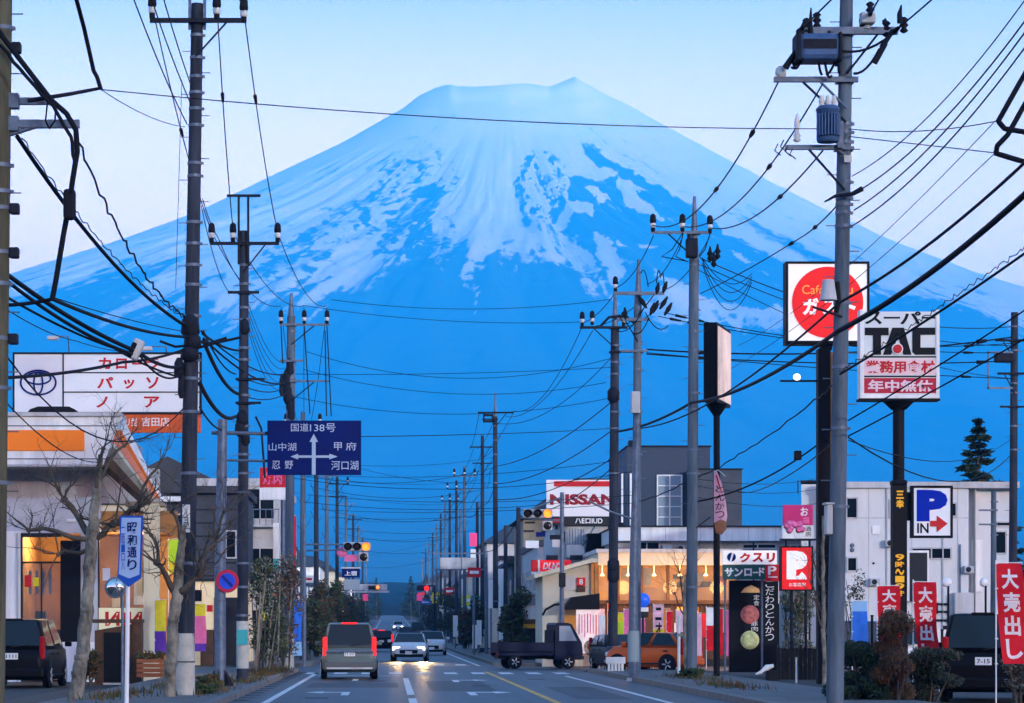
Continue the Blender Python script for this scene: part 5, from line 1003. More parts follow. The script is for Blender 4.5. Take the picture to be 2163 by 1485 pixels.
# parapet shop and grey block behind it
A_ = Pl('parapet_shop', 'long white flat-roofed shop with a plain parapet above the lit restaurant', 'shop', 1520, 129)
A_.box('wall', 'lgrey', 1305, 1760, 1142, 1400, 0, 14); A_.box('parapet', 'white', 1298, 1765, 1114, 1143, -.5, 14.2); A_.box('coping', 'dsteel', 1296, 1767, 1111, 1114, -.6, 14.3)
for p in range(1345, 1760, 58): A_.box('parapet_joint', 'lgrey', p, p + 1.2, 1114.5, 1143, -.512, -.5)
for p0, p1, q0, q1 in ((1338, 1394, 1144, 1171), (1397, 1412, 1150, 1162), (1560, 1640, 1148, 1160), (1668, 1700, 1150, 1168)): window(A_.t, A_.x(p0), A_.x(p1), A_.z(q1), A_.z(q0), 0, 'glass', bars=1 if p1 - p0 > 30 else 0)
A_.box('wall_panel', 'cream', 1480, 1570, 1150, 1162, -.04, -.002); A_.box('wall_unit', 'lgrey', 1398, 1418, 1152, 1170, -.4, -.002)
for p in (1460, 1590, 1700): A_.box('drain_pipe', 'dsteel', p, p + 2.5, 1146, 1395, -.12, -.03)
for p, q in ((1430, 1152), (1612, 1166), (1720, 1158)):
    u = A_.box('air_conditioner', 'lgrey', p, p + 15, q, q + 13, -.38, -.03, bev=.02); mb = MB(); mb.lathe([(.05, -.02), (.12, -.02), (.12, 0), (.05, 0)], (A_.x(p + 6), -.38, A_.z(q + 6.5)), 14, axis='y'); mb.build('fan_grille', M['trim'], u)
Bk = Pl('grey_block', 'tall dark grey block with one tall white-framed window behind the parapet shop', 'building', 1440, 165)
Bk.box('wall', mat('slate_panel', (.040, .058, .092), .6, var=.12, scale=.4), 1325, 1500, 944, 1130, 0, 14); Bk.box('coping', 'dsteel', 1323, 1502, 941, 944, -.1, 14.1); Bk.box('wing_wall', 'grey', 1452, 1556, 997, 1130, -2.5, 12); Bk.box('wing_coping', 'dsteel', 1450, 1558, 994.5, 997, -2.6, 12.1)
wf = Bk.box('window', 'white', 1387, 1390, 1003, 1116, -.12, -.002)
for p0, p1 in ((1413, 1416), (1438, 1441)): Bk.box('frame', 'white', p0, p1, 1003, 1116, -.12, -.002, parent=wf)
for k in range(6): Bk.box('frame', 'white', 1390, 1438, 1003 + 22 * k, 1005.4 + 22 * k, -.11, -.003, parent=wf)
for k in range(5):
    for j in range(2): Bk.box('pane', 'glassl', 1390.5 + 25 * j, 1412.5 + 25 * j, 1005.6 + 22 * k, 1024.6 + 22 * k, -.05, -.004, parent=wf)
for p in (1330, 1312): Bk.box('downpipe', 'white', p, p + 4, 1000, 1116, -.14, -.03)
for p0, p1, q0 in ((1335, 1345, 925), (1352, 1356, 915)): Bk.box('roof_unit', 'dsteel', p0, p1, q0, 941, 2, 3)
# dealership with a big white sign board
Nn = Pl('dealer_building', 'white two-storey dealership with outside stair under the red-barred sign board', 'building', 1235, 138)
Nn.box('wall', 'lgrey', 1172, 1312, 1110, 1400, 0, 10); Nn.box('balcony', 'white', 1196, 1232, 1152, 1178, -.9, -.02); Nn.box('roof_edge', 'dsteel', 1168, 1316, 1104, 1110, -.3, 10.2)
for k in range(6): Nn.box('rail_post', 'steel', 1200 + 6 * k, 1201.5 + 6 * k, 1118, 1152, -.85, -.8)
Nn.box('stair_screen', 'black', 1238, 1284, 1128, 1166, -1.0, -.02)
mb = MB(); mb.prism([(Nn.x(1226), Nn.z(1154)), (Nn.x(1252), Nn.z(1112)), (Nn.x(1256), Nn.z(1112)), (Nn.x(1230), Nn.z(1154))], -1.0, -.9); mb.build('stair_rail', M['steel'], Nn.t)
for p0, p1, q0, q1 in ((1180, 1196, 1120, 1148), (1288, 1306, 1120, 1150), (1180, 1215, 1190, 1215)): window(Nn.t, Nn.x(p0), Nn.x(p1), Nn.z(q1), Nn.z(q0), 0, 'glass', bars=1)
Ns = Pl('dealer_sign', 'big white dealership sign board with a red bar above dark red capitals', 'sign', 1228, 134, base=at(0, 1112, 134).z)
pn = Ns.box('panel', pan, 1154, 1302, 1014, 1091, -.2, .2); Ns.box('red_bar', 'red', 1170, 1300, 1017, 1028, -.24, -.2, parent=pn); Ns.text('NISSAN', mat('maroon_print', (.28, .008, .02), .5), 1161, 1299, 1044, 1067, -.2, parent=pn, bold=.05)
st = Ns.box('lower_strip', 'trim', 1170, 1302, 1092, 1110, -.18, .18); Ns.text('ハEロIUD', 'white', 1214, 1272, 1095, 1106, -.18, parent=st); Ns.box('strip_bar', 'redp', 1168, 1185, 1096, 1104, -.2, -.18)
for p in (1176, 1288): Ns.post('leg', 'dsteel', p, 1091, None, .07, y=.25)
# red oval-cornered diner sign
Dn = Pl('diner_sign', 'long red sign with slanted white capitals above the gabled shop', 'sign', 1164, 121, base=at(0, 1214, 121).z)
dp = Dn.box('panel', mat('red_sign_lit', (.70, .012, .02), .4, emit=.35, emit_col=(1, .02, .03)), 1140, 1206, 1183, 1207, -.15, .15, bev=.05); Dn.box('end_panel', 'red', 1122, 1136, 1183, 1208, -.15, .15, bev=.04); Dn.box('end_strip', 'white', 1136, 1140, 1183, 1208, -.16, .15); Dn.box('ledge', 'white', 1122, 1206, 1208, 1213, -.2, .2)
mb = MB(); lettering(mb, "DLN'S", Dn.x(1146), Dn.x(1186), Dn.z(1203), Dn.z(1188), -.15, 0, .03, shear=.18); mb.build('lettering', M['white'], dp, fix=False)
Dn.box('roof_box', 'dsteel', 1154, 1178, 1173, 1183, -.2, .2); Dn.box('roof_box', 'dsteel', 1206, 1232, 1172, 1182, .4, .8)
for p in (1130, 1195): Dn.post('leg', 'dsteel', p, 1208, None, .05, y=.1)
# small kiosk
Kk = Pl('kiosk', 'small white kiosk with a blue window band and yellow base beyond the truck', 'kiosk', 1130, 126)
Kk.box('wall', 'white', 1105, 1156, 1252, 1308, 0, 2.5); Kk.box('window', 'glassl', 1106, 1155, 1264, 1278, -.05, -.002); Kk.box('roof', 'lgrey', 1102, 1159, 1250, 1256, -.3, 2.7); Kk.box('yellow_band', mat('yellow_paint', (.75, .36, .03), .5), 1105, 1152, 1318, 1327, -.05, 2.4); Kk.box('base', 'trim', 1107, 1152, 1327, None or 1396, .05, 2.3); Kk.box('counter', 'brown', 1105, 1154, 1308, 1318, -.1, 2.4)
# white flats
Fl = Pl('block_of_flats', 'white block of flats with small dark windows behind the parking sign', 'building', 1910, 112)
wh = mat('flats_render', (.66, .67, .68), .75, var=.10, scale=.8, stretch=(1.6, 1.6, .4))
Fl.box('wall', wh, 1745, 2046, 1030, 1412, 0, 12); Fl.box('wall', wh, 2046, 2150, 1030, 1412, .5, 12); Fl.box('parapet', 'lgrey', 1742, 2152, 1018, 1031, -.15, 12.2); Fl.box('wall', wh, 1692, 1745, 1020, 1412, 1.0, 10); Fl.box('roof_frame', 'dsteel', 1690, 1746, 1012, 1016, .9, 10)
for p in (1692, 1742): Fl.box('frame_post', 'dsteel', p, p + 2, 1012, 1040, .95, 1.0)
for p in (1834, 1880, 1925, 2022, 2060): Fl.box('render_joint', 'lgrey', p, p + 1.5, 1031, 1400, -.012, .0 if p < 2046 else .5)
Fl.box('joint_band', 'lgrey', 1745, 2046, 1093, 1095, -.013, 0)
for p0, p1, q0, q1 in ((1786, 1812, 1050, 1096), (1878, 1893, 1055, 1095), (1788, 1811, 1176, 1208), (2006, 2021, 1061, 1092), (1924, 2010, 1156, 1182), (1962, 1984, 1270, 1300)): window(Fl.t, Fl.x(p0), Fl.x(p1), Fl.z(q1), Fl.z(q0), 0, 'glass', bars=1 if p1 - p0 > 40 else 0, frame='lgrey')
window(Fl.t, Fl.x(2104), Fl.x(2132), Fl.z(1170), Fl.z(1120), .5, 'glass', frame='lgrey'); window(Fl.t, Fl.x(2104), Fl.x(2140), Fl.z(1112), Fl.z(1100), .5, 'glass', frame='lgrey')
dr = Fl.box('stair_door', 'white', 1914, 1960, 1163, 1270, -.25, -.004); Fl.box('door_leaf', 'trim', 1919, 1956, 1168, 1270, -.27, -.25, parent=dr)
Fl.box('vent_cover', 'white', 1842, 1858, 1110, 1128, -.06, -.002); Fl.box('wall_lamp', 'black', 1843, 1847, 1188, 1192, -.06, -.002); Fl.box('downpipe', 'steel', 2026, 2029, 1150, 1400, -.1, -.02)
for p, q in ((1836, 1222), (1868, 1140), (2034, 1196)):
    u = Fl.box('air_conditioner', 'lgrey', p, p + 20, q, q + 15, -.36, -.02, bev=.02); mb = MB(); mb.lathe([(.05, -.02), (.11, -.02), (.11, 0), (.05, 0)], (Fl.x(p + 8), -.36, Fl.z(q + 7.5)), 14, axis='y'); mb.build('fan_grille', M['trim'], u)
for p in (1772, 1872, 1990): Fl.box('drain_pipe', 'lgrey', p, p + 2.5, 1032, 1400, -.08, -.015)
mb = MB()
for q in (1152, 1162): mb.lathe([(.05, 0), (.09, .02), (.09, .06), (.05, .08)], (Fl.x(1800), -.06, Fl.z(q)), 10, axis='y')
mb.build('wall_hook', M['steel'], Fl.t)
for q in (1274, 1290, 1308): Fl.box('louver', 'dsteel', 1972, 2004, q, q + 5, -.08, -.03)
Fl.box('meter_cabinet', 'lgrey', 2012, 2052, 1252, 1330, -.5, -.02, bev=.02); Fl.box('eave_pipe', 'white', 2056, 2080, 1140, 1250, .38, .49, bev=.02)
Fl.box('low_wall', 'white', 1760, 2150, 1330, 1412, -3.2, -3.0); Fl.box('wall_rail', 'dsteel', 1960, 2060, 1322, 1330, -3.15, -3.05)
for ch in Fl.t.children:                                       # the block stands on a slanting plot: its side walls run back to the right
    if ch.name.split('.')[0] in ('wall', 'parapet', 'roof_frame'):
        for v in ch.data.vertices: v.co.x += .165 * max(v.co.y, 0)
# ---------------------------------------------------------------- roadside signs, right
Gs = Pl('pole_sign', 'square white sign with a red disc on a thick pillar behind the concrete pole', 'sign', 1743, 75)
wpan = mat('lit_white_panel', (.80, .78, .78), .4, emit=.30, emit_col=(1, .97, .97)); rdisc = mat('lit_red_disc', (.78, .008, .012), .4, emit=.28, emit_col=(1, .01, .012))
pp = Gs.box('panel', wpan, 1662, 1828, 560, 723, -.25, .25)
for a in ((1657, 1662, 555, 729), (1828, 1833, 555, 729), (1662, 1828, 555, 560), (1662, 1828, 722, 729)): Gs.box('frame', 'black', *a, -.28, .28)
mb = MB(); mb.lathe([(.005, -.03), (75 * 75 / F, -.03), (75 * 75 / F, 0)], (Gs.x(1745), -.25, Gs.z(641)), 48, axis='y', smooth=False); dd = mb.build('disc', rdisc, Gs.t)
for txt, p0, p1, q0, q1, m_ in (('Cafe', 1691, 1737, 605, 624, 'orange'), ('u', 1784, 1798, 611, 624, 'orange'), ('ガ', 1692, 1726, 632, 668, 'white'), ('ス', 1734, 1768, 634, 668, 'white'), ('ト', 1774, 1804, 632, 668, 'white')):
    Gs.text(txt, mat('disc_white', (.85, .82, .80), .4, emit=.35) if m_ == 'white' else mat('disc_gold', (.85, .35, .05), .4, emit=.3), p0, p1, q0, q1, -.28, parent=dd, bold=.05 if m_ == 'white' else .0)
Gs.box('pillar', 'black', 1726, 1752, 738, None or 1450, -.2, .2); Gs.box('pillar_lit_edge', mat('lit_edge_ochre', (.42, .20, .07), .6, var=.2, scale=1.5), 1752, 1760, 745, 1448, -.16, .2); Gs.box('cap', 'black', 1732, 1756, 729, 740, -.16, .16)  # ochre strip paints the orange light along the pillar's right edge
Gs.box('sign_lamp_arm', 'dsteel', 1648, 1726, 803, 807, -.06, .0)
mb = MB(); mb.lathe([(.01, 0), (.06, .01), (.095, .06), (.095, .10), (.06, .155), (.01, .17)], (Gs.x(1683), -.03, Gs.z(803)), 20); mb.build('sign_lamp', mat('white_lamp', (1, 1, 1), .3, emit=7.0, emit_col=(.9, .95, 1)), Gs.t)
Tc = Pl('pole_sign', 'white supermarket sign with big black capitals above two red-lettered rows', 'sign', 1896, 72)
silver = mat('sign_silver', (.62, .66, .68), .5, var=.05, scale=1, emit=.10)
tb = Tc.box('panel', silver, 1821, 1975, 660, 838, -.2, .2); Tc.box('frame', 'white', 1814, 1822, 656, 843, -.23, .23); Tc.box('frame', 'white', 1974, 1981, 656, 843, -.23, .23); Tc.box('frame', 'white', 1822, 1974, 836, 843, -.23, .23); Tc.box('base_tray', 'black', 1812, 1982, 843, 848, -.26, .26)
for ch, p0, p1, q0, q1 in (('ス', 1824, 1860, 660, 687), ('ー', 1864, 1898, 671, 675), ('パ', 1898, 1942, 660, 687), ('ー', 1944, 1972, 671, 675)): Tc.text(ch, 'black', p0, p1, q0, q1, -.2, parent=tb, bold=.03)
tm = MB()
for poly in ([(1824, 694), (1874, 694), (1874, 710), (1858, 710), (1858, 751), (1841, 751), (1841, 710), (1824, 710)], [(1862, 751), (1882, 694), (1906, 694), (1922, 751), (1905, 751), (1894, 712), (1879, 751)], [(1924, 700), (1930, 694), (1972, 694), (1972, 709), (1941, 709), (1941, 736), (1972, 736), (1972, 751), (1930, 751), (1924, 745)]):
    tm.prism([(Tc.x(p), Tc.z(q)) for p, q in poly[::-1]], -.225, -.2)
tm.build('lettering', M['black'], tb)
mb = MB(); mb.lathe([(.005, -.03), (.15, -.03), (.15, 0)], (Tc.x(1892), -.225, Tc.z(739)), 24, axis='y', smooth=False); mb.build('emblem_ring', M['white'], tb); mb = MB(); mb.lathe([(.005, -.025), (.115, -.025), (.115, 0)], (Tc.x(1892), -.255, Tc.z(739)), 24, axis='y', smooth=False); mb.build('emblem', M['redp'], tb)
Tc.box('divider', 'black', 1822, 1974, 754, 757, -.215, -.2, parent=tb); pr = Tc.box('row_panel', mat('pale_pink_panel', (.72, .52, .56), .5, emit=.1), 1822, 1974, 759, 793, -.21, -.2, parent=None); Tc.box('divider', 'black', 1822, 1974, 795, 798, -.215, -.2, parent=tb); rr = Tc.box('row_panel', mat('crimson_panel', (.42, .012, .04), .5, emit=.1), 1822, 1974, 800, 832, -.21, -.2)
Tc.text('業務用食材', 'redp', 1825, 1971, 763, 790, -.21, parent=pr, bold=.03); Tc.text('年中無休', mat('pink_print', (.82, .62, .66), .5), 1830, 1968, 804, 829, -.21, parent=rr, bold=.03)
mb = MB(); mb.lathe([(.42, 0), (.2, -.22)], (Tc.x(1898), 0, Tc.z(848)), 16); mb.cyl((Tc.x(1898), 0, Tc.z(1016)), (Tc.x(1898), 0, Tc.z(860)), .155, n=16); mb.build('pole', M['black'], Tc.t)
Tc.box('collar', 'black', 1882, 1914, 1014, 1026, -.25, .25, bev=.06); pil = Tc.box('pillar', 'black', 1884, 1913, 1024, None or 1452, -.2, .2); Tc.text('三幸', 'yprint', 1890, 1906, 1036, 1075, -.2, parent=pil, v=True, bold=.04); Tc.text('9時〜19時', 'yprint', 1888, 1907, 1170, 1262, -.2, parent=pil, v=True, bold=.02)
pk = Tc.box('parking_panel', mat('parking_white', (.76, .78, .82), .5, emit=.12), 1926, 2003, 1032, 1132, -.28, -.05, label='white parking panel with blue P and red arrow')
for a in ((1921, 1926, 1027, 1137), (2003, 2008, 1027, 1137), (1926, 2003, 1027, 1032), (1926, 2003, 1132, 1137)): Tc.box('parking_frame', 'black', *a, -.3, -.03)
Tc.box('parking_bracket', 'black', 1912, 1922, 1040, 1100, -.15, .0)
Tc.text('P', mat('p_blue', (.001, .022, .40), .6, spec=.1), 1932, 1997, 1036, 1102, -.28, parent=pk, bold=.07); Tc.text('IN', 'black', 1933, 1957, 1106, 1127, -.28, parent=pk, bold=.02)
mb = MB(); mb.prism([(Tc.x(p), Tc.z(q)) for p, q in [(1960, 1113), (1960, 1101), (1974, 1101), (1974, 1090), (1997, 1107), (1974, 1125), (1974, 1113)]][::1], -.30, -.28); mb.build('arrow', M['red'], pk)
# slab sign seen almost edge-on
Sl = Pl('slab_sign', 'tall dark slab sign seen edge-on with one glowing cream face on a black post', 'sign', 1512, 80)
ca, sa = math.cos(R(74)), math.sin(R(74)); zt, zb = Sl.z(683), Sl.z(850)
def rot(x, y): return (x * ca - y * sa, x * sa + y * ca)
mb = MB(); c0 = [rot(-1.2, -.2), rot(1.3, -.2), rot(1.3, .2), rot(-1.2, .2)]; off = (.14 + Sl.x(1512), .9)
mb.add([(x + off[0], y + off[1], z) for z in (zb, zt) for x, y in c0], [(3, 2, 1, 0), (4, 5, 6, 7), (0, 1, 5, 4), (1, 2, 6, 5), (2, 3, 7, 6), (3, 0, 4, 7)]); mb.build('case', M['black'], Sl.t)
mb = MB(); c1 = [rot(-1.12, -.23), rot(1.22, -.23), rot(1.22, -.205), rot(-1.12, -.205)]; mb.add([(x + off[0], y + off[1], z) for z in (zb + .1, zt - .1) for x, y in c1], [(3, 2, 1, 0), (4, 5, 6, 7), (0, 1, 5, 4), (1, 2, 6, 5), (2, 3, 7, 6), (3, 0, 4, 7)]); mb.build('lit_face', mat('cream_lit_face', (.9, .62, .48), .5, var=.25, scale=1.2, emit=.42), Sl.t)
Sl.post('post', 'black', 1519, 850, None, .10, y=.6); mb = MB(); mb.lathe([(.1, -.35), (.34, 0)], (Sl.x(1519), .6, zb), 10); mb.build('post_head', M['black'], Sl.t)
# pennant on that post
Pn = Pl('pennant', 'long pink pennant with dark brushwork hanging on the post of the dark slab sign', 'banner', 1518, 79.5, base=at(0, 1130, 79.5).z)
mb = MB(); poly = [(1508, 995), (1513, 993), (1524, 1020), (1533, 1060), (1536, 1090), (1534, 1102), (1522, 1097), (1508, 1105)]; mb.prism([(Pn.x(p), Pn.z(q)) for p, q in poly[::-1]], -.03, 0); cl = mb.build('cloth', mat('pale_pink_cloth', (.80, .48, .58), .8, var=.2, scale=4), Pn.t)
mb = MB(); mb.prism([(Pn.x(p), Pn.z(q)) for p, q in [(1509, 1105), (1522, 1098), (1534, 1103), (1534, 1118), (1524, 1130), (1512, 1126)][::-1]], -.035, 0); mb.build('food_picture', mat('food_brown', (.35, .16, .08), .8, var=.5, scale=14), Pn.t)
mb = MB(); mb.prism([(Pn.x(p), Pn.z(q)) for p, q in [(1511, 1004), (1514, 1004), (1528, 1050), (1519, 1030)][::-1]], -.036, -.03); mb.build('red_flash', M['redp'], cl); Pn.text('とんかつ', 'black', 1511, 1530, 1024, 1096, -.03, parent=cl, v=True, bold=0, fill=.8); mb = MB(); mb.tube([(Pn.x(1508), 0, Pn.z(995)), (Pn.x(1520), .25, Pn.z(992)), (Pn.x(1532), 0, Pn.z(1006))], .012, 5); mb.build('cord', M['white'], Pn.t)
# pharmacy sign with parking board and the restaurant's black board
Ph = Pl('pharmacy_sign', 'two-row pharmacy sign with red katakana above a dark green row', 'sign', 1584, 86)
a = Ph.box('panel', wpan, 1526, 1640, 1163, 1192, -.12, .12); b = Ph.box('panel', mat('deep_green', (.015, .09, .085), .5), 1527, 1616, 1193, 1224, -.12, .12); c = Ph.box('panel', 'redp', 1616, 1646, 1193, 1228, -.13, .12)
for ch, p0, p1 in (('ク', 1561, 1584), ('ス', 1588, 1611), ('リ', 1618, 1636)): Ph.text(ch, 'red', p0, p1, 1168, 1188, -.12, parent=a, bold=.05)
mb = MB(); mb.lathe([(.005, -.02), (.14, -.02), (.14, 0)], (Ph.x(1544), -.12, Ph.z(1177)), 22, axis='y', smooth=False); mb.build('emblem', M['navy'], a); mb = MB(); mb.prism([(Ph.x(1540), Ph.z(1186)), (Ph.x(1544), Ph.z(1186)), (Ph.x(1549), Ph.z(1168)), (Ph.x(1545), Ph.z(1168))], -.15, -.14); mb.build('emblem_slash', M['white'], a)
for ch, p0, p1, q0, q1 in (('サ', 1530, 1548, 1200, 1218), ('ン', 1550, 1568, 1200, 1218), ('ロ', 1571, 1587, 1201, 1217), ('ー', 1589, 1601, 1208, 1211), ('ド', 1602, 1614, 1199, 1217)): Ph.text(ch, 'white', p0, p1, q0, q1, -.12, parent=b, bold=.04)
Ph.text('P', 'white', 1621, 1639, 1196, 1215, -.13, parent=c, bold=.02); Ph.box('underline', 'white', 1621, 1641, 1218, 1220, -.14, -.13, parent=c)
for p in (1532, 1610): Ph.post('leg', 'steel', p, 1224, None, .035, y=.05)
Bb = Pl('menu_signboard', 'black signboard with white vertical brush writing and food pictures', 'sign board', 1590, 87)
a = Bb.box('panel', 'black', 1540, 1645, 1226, 1420, -.1, .1); Bb.text('こだわりとんかつ', 'white', 1616, 1634, 1226, 1354, -.1, parent=a, v=True, bold=.0); Bb.text('定食', 'white', 1591, 1603, 1256, 1280, -.1, parent=a, v=True, bold=0); Bb.box('border', 'white', 1643, 1645, 1228, 1275, -.112, -.1, parent=a)
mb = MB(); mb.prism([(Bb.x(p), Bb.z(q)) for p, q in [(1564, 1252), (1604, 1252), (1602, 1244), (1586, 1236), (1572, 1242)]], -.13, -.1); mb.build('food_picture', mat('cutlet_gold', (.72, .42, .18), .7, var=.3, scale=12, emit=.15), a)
mb = MB(); mb.lathe([(.005, -.03), (.2, -.03), (.29, -.01), (.3, 0)], (Bb.x(1583), -.1, Bb.z(1298)), 20, axis='y'); o = mb.build('food_picture', mat('pork_pink', (.55, .16, .14), .6, var=.5, scale=9), a)
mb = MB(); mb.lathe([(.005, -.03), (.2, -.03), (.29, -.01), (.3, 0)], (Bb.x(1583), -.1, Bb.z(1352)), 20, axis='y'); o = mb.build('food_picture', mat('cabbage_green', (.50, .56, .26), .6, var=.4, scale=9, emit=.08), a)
Bb.text('豚肉', 'white', 1586, 1600, 1312, 1334, -.1, parent=a, v=True, bold=0); Bb.box('cream_strip', 'cream', 1527, 1533, 1285, 1336, -.1, .0)
Rp = Pl('parking_sign', 'red box sign with a big white P and small car drawing', 'sign', 1682, 84)
rp = Rp.box('panel', rdisc, 1650, 1713, 1157, 1245, -.15, .15)
for a in ((1647, 1650, 1154, 1248), (1713, 1716, 1154, 1248), (1650, 1713, 1154, 1157), (1650, 1713, 1245, 1248)): Rp.box('frame', 'black', *a, -.17, .17)
wt = MATS['disc_white']; Rp.text('P', wt, 1660, 1704, 1164, 1224, -.15, parent=rp, bold=.09); mb = MB(); mb.prism([(Rp.x(p), Rp.z(q)) for p, q in [(1677, 1224), (1703, 1224), (1700, 1216), (1692, 1208), (1686, 1216), (1677, 1218)]], -.17, -.15); mb.build('car_drawing', wt, rp)
Rp.text('お客様用', wt, 1665, 1700, 1231, 1239, -.15, parent=rp, bold=0); Rp.post('post', 'dsteel', 1672, 1248, None, .05); Rp.post('post', 'dsteel', 1702, 1248, None, .05)
Pk = Pl('box_sign', 'small magenta and white sign high above the red parking sign', 'sign', 1686, 96)
a = Pk.box('panel', mat('magenta_panel', (.50, .02, .14), .5, emit=.12), 1654, 1716, 1067, 1110, -.12, .12); b = Pk.box('panel', 'white', 1652, 1718, 1110, 1138, -.12, .12); Pk.text('お', 'white', 1690, 1706, 1072, 1090, -.12, parent=a); Pk.text('福', 'pink', 1694, 1708, 1092, 1106, -.12, parent=a); Pk.text('酒房', 'black', 1700, 1712, 1112, 1134, -.12, parent=b, v=True, bold=0)
mb = MB(); rn = random.Random(4)
for k in range(12): mb.lathe([(.01, -.02), (.12, -.015), (.08, 0)], (Pk.x(1658 + rn.random() * 38), -.12, Pk.z(1104 + rn.random() * 18)), 9, axis='y')
mb.build('flower_print', M['pink'], b); Pk.box('tray', 'dsteel', 1648, 1722, 1138, 1142, -.2, .2)
for p in (1660, 1710): Pk.post('leg', 'dsteel', p, 1142, None, .04)
# big sale banners
big = mat('sale_white', (.82, .70, .72), .7)
nobori('red sale banner with white characters, rear one half hidden by the russet bush', 1853, 64, 1238, 1372, 46, 'redcloth', '大売出し', big, seed=11, tgroup='red sale banners', wave=.12, tilt=.14)
nobori('red sale banner with white characters, middle one right of the black sign pillar', 1929, 58, 1230, 1402, 46, 'redcloth', '大売出し', big, seed=12, tgroup='red sale banners', tilt=.30, wave=.13)
nobori('red sale banner with white characters, largest one at the right picture edge', 2104, 50, 1190, 1402, 56, 'redcloth', '大売出し', big, seed=13, tgroup='red sale banners', tilt=.26, wave=.13)
nobori('blue and white banner beside the foot of the nearest right pole', 1800, 70, 1270, 1398, 33, [mat('pale_blue_cloth', (.25, .48, .75), .8), 'bluecloth'], bands=(.12,), seed=14)
nobori('pink banner with yellow foot in front of the lit restaurant', 1380, 100, 1278, 1346, 22, [mat('pale_pink_cloth', (.80, .48, .58), .8), 'yellow'], 'ニオ', 'black', bands=(.75,), seed=15)
nobori('lilac pink banner beside the blue round sign', 1345, 104, 1308, 1350, 18, 'pink', seed=16)
nobori('yellow and green banner beside the glowing orange panel', 1303, 109, 1295, 1352, 20, ['yellow', mat('lime_cloth', (.42, .66, .03), .8)], bands=(.3,), seed=17)
nobori('pale pink banner at the foot of the second right pole', 1470, 84, 1296, 1385, 12, 'pale' and mat('pale_pink_cloth', (.80, .48, .58), .8), seed=18)
nobori('pink and white banner close left of the second right pole', 1428, 101, 1290, 1372, 20, [mat('pale_pink_cloth', (.80, .48, .58), .8), 'redcloth'], bands=(.6,), seed=19)
nobori('red banner in front of the menu board beside the white barrier', 1284, 108, 1290, 1378, 16, 'redcloth', seed=20)
nobori('orange banner between the pale signal post and the restaurant door', 1398, 106, 1286, 1368, 18, [mat('orange_cloth', (.75, .22, .03), .8), 'yellow'], bands=(.7,), seed=22)
nobori('white and red banner right of the second right pole', 1492, 104, 1284, 1374, 18, ['white', 'redcloth'], bands=(.35,), seed=23)
for i, (px_, d_, q0_, q1_, w_, cl_, lab_) in enumerate(((1266, 106, 1300, 1372, 12, 'white', 'narrow white banner left of the red banner at the menu board'), (1318, 107, 1288, 1362, 14, 'pink', 'deep pink banner beside the yellow and green banner'), (1408, 104, 1292, 1376, 12, 'redcloth', 'narrow red banner beside the orange banner'), (1446, 105, 1282, 1366, 14, 'white', 'white banner half hidden by the young staked tree'), (1514, 100, 1286, 1384, 14, 'redcloth', 'red banner left of the post of the dark slab sign'), (1532, 99, 1290, 1386, 12, 'pink', 'pink banner right of the post of the dark slab sign'))):
    nobori(lab_, px_, d_, q0_, q1_, w_, cl_, seed=40 + i)
rc = random.Random(31); SIGN = [('redp', 'red'), ('white', 'white'), ('bluecloth', 'blue'), ('yellow', 'yellow'), ('lgrey', 'grey'), ('teal', 'teal')]
for i in range(18):
    sg_ = -1 if i % 2 else 1; d_ = 150 + 17 * i; X_s = sg_ * (4.6 + rc.random() * 1.6) + (0 if sg_ > 0 else -.6); px_ = VX + X_s * F / d_; m_, nm_ = SIGN[rc.randrange(6)]; hz_ = 2.6 + rc.random() * 2.4
    q_ = Pl('shop_sign', f'small {nm_} shop sign, {ORD[i // 2]} along the far street on the {"right" if sg_ > 0 else "left"}', 'sign', px_, d_, 'small shop signs along the far street'); mb = MB(); w_, h_ = rc.uniform(.3, .7), rc.uniform(.5, 1.3); mb.box(-w_, w_, -.08, .08, hz_, hz_ + h_); mb.build('panel', M[m_], q_.t); mb = MB(); mb.box(-w_ * .7, w_ * .7, -.095, -.08, hz_ + h_ * .35, hz_ + h_ * .65); mb.build('print', M['white' if m_ != 'white' else 'redp'], q_.t); mb = MB(); mb.cyl((0, 0, -.1), (0, 0, hz_), .05, n=8); mb.build('post', M['steel'], q_.t)
Bs = Pl('round_sign', 'round blue lit sign with a white lower panel in front of the restaurant', 'sign', 1358, 98)
mb = MB(); mb.lathe([(.01, -.12), (.2, -.11), (.26, -.04), (.26, .06), (.1, .1)], (0, 0, Bs.z(1268)), 20, axis='y'); mb.build('globe', mat('blue_globe', (.02, .12, .75), .3, emit=.25), Bs.t); Bs.box('panel', 'white', 1347, 1369, 1283, 1292, -.12, .1); Bs.box('panel', 'trim', 1346, 1369, 1292, 1304, -.12, .1); Bs.post('post', 'dsteel', 1358, 1304, None, .04)
